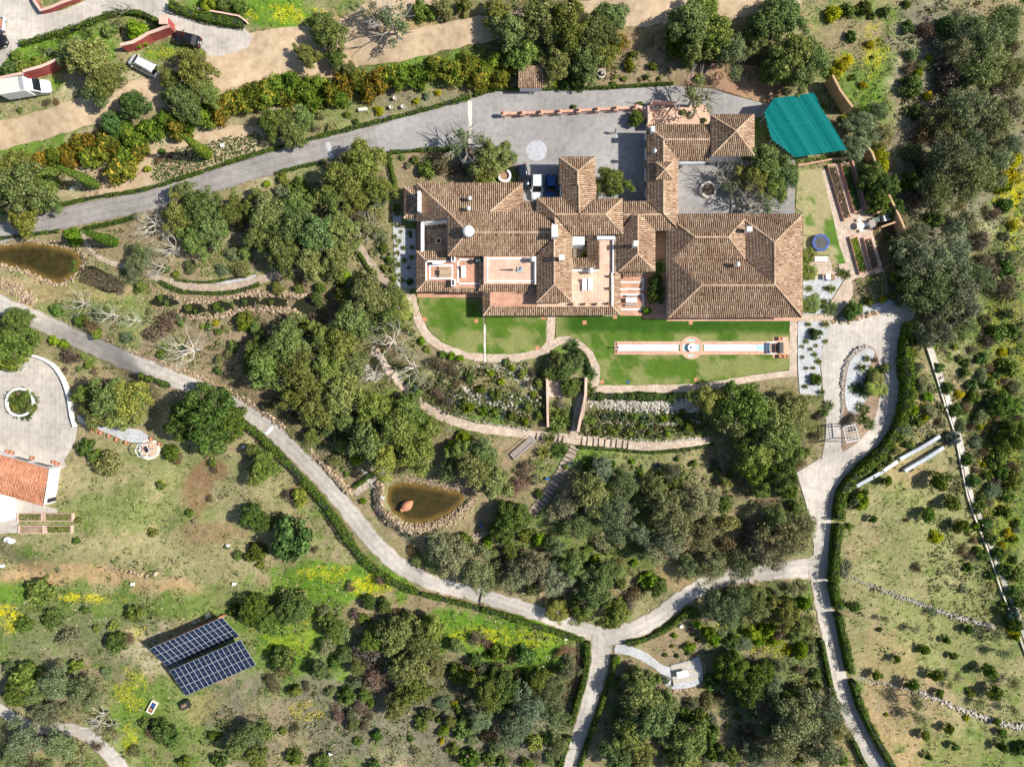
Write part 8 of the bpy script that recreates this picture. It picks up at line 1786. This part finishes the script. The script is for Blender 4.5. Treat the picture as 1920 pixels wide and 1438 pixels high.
# ------------------------------------------------------------------ wild grass, weeds and flowers (uncountable)
n = 230000
u, v = nr.uniform(-20, 1940, n), nr.uniform(-20, 1458, n)
k = MASK[np.clip((v / 2).astype(int), 0, 719), np.clip((u / 2).astype(int), 0, 960)] == 0
for P in (POND1, POND2): k &= poly_dist(u, v, P) < -3
for P in ([(735, 396), (780, 396), (780, 541), (742, 541)], [(1496, 520), (1590, 520), (1590, 742), (1496, 742)], [(1572, 560), (1700, 555), (1690, 580), (1590, 604)], [(1578, 648), (1652, 648), (1652, 842), (1578, 842)], [(146, 776), (278, 800), (278, 832), (147, 795)], [(780, 545), (1500, 545), (1500, 725), (780, 690)], [(1494, 316), (1600, 316), (1600, 496), (1500, 496)]): k &= poly_dist(u, v, P) < 0
u, v = u[k], v[k]
c = ground_col(u, v)
clump = fbm(u, v, 22, 63, 3); green = c[:, 1] / (c[:, 0] + 1e-6)
keep = nr.random(len(u)) < np.clip((green - .62) * 2.2, .12, 1) * sm((clump - .3) / .3)
u, v, c = u[keep], v[keep], c[keep]
n = len(u); P = G(u, v)
c = np.clip(c * (.35 + 1.0 * nr.random((n, 1))) * np.array([.95, 1.05, .8]), 0, 1)
q_ = nr.random(n); c[q_ < .28] = np.array([.055, .09, .022]) * nr.uniform(.6, 1.5, (int((q_ < .28).sum()), 1)); c[q_ > .84] = np.array([.42, .35, .21]) * nr.uniform(.6, 1.2, (int((q_ > .84).sum()), 1))
a = nr.uniform(0, 6.283, n); s_ = .1 + .25 * nr.random(n) ** 2.5; tri = []
for j in range(3):
    an = a + j * 2.094 + nr.uniform(-.4, .4, n); d = np.column_stack([np.cos(an), np.sin(an), 0 * an]); w_ = np.column_stack([-np.sin(an), np.cos(an), 0 * an])
    h = (s_ * nr.uniform(.4, .9, n))[:, None] * np.array([0, 0, 1.])
    tri.append(np.stack([P - w_ * s_[:, None] * .3 + [0, 0, .01], P + w_ * s_[:, None] * .3 + [0, 0, .01], P + d * s_[:, None] * .9 + h], 1))
T = np.concatenate(tri).reshape(-1, 3)
me = quadmesh('wild_grass', T, np.arange(len(T)).reshape(-1, 3)); setcol(me, np.repeat(np.concatenate([c, c, c]), 3, 0))
link('wild_grass', me, 'tuft', label='rough grass and weeds scattered over the whole hillside', kind='stuff')
FL = []
for z in ZONES:
    if z[4] == 'yel':
        cx, cy, rx, ry, st_ = map(float, (z[0], z[1], z[2], z[3], z[5])); m_ = int(rx * ry * st_ * 1.8)
        a = nr.uniform(0, 6.283, m_); q = np.sqrt(nr.random(m_)) * 1.1; x, y = cx + np.cos(a) * q * rx, cy + np.sin(a) * q * ry
        ok = (fbm(x, y, 20, 8, 3) > .47) & (MASK[np.clip((y / 2).astype(int), 0, 719), np.clip((x / 2).astype(int), 0, 960)] == 0); FL.append(np.column_stack([x[ok], y[ok]]))
FL = np.concatenate(FL); Q = G(FL[:, 0], FL[:, 1], 0) + np.column_stack([np.zeros((len(FL), 2)), nr.uniform(.1, .35, len(FL))])
me = leafquads(Q, nr.normal(0, .5, Q.shape) + np.array([0, 0, 1.]), .055, .8); cc = np.repeat(np.array([.85, .72, .01]) * nr.uniform(.7, 1.1, (len(Q), 1)), 4, 0); setcol(me, cc)
link('wild_flowers', me, 'tuft', label='drifts of yellow wild flowers in the meadows', kind='stuff')
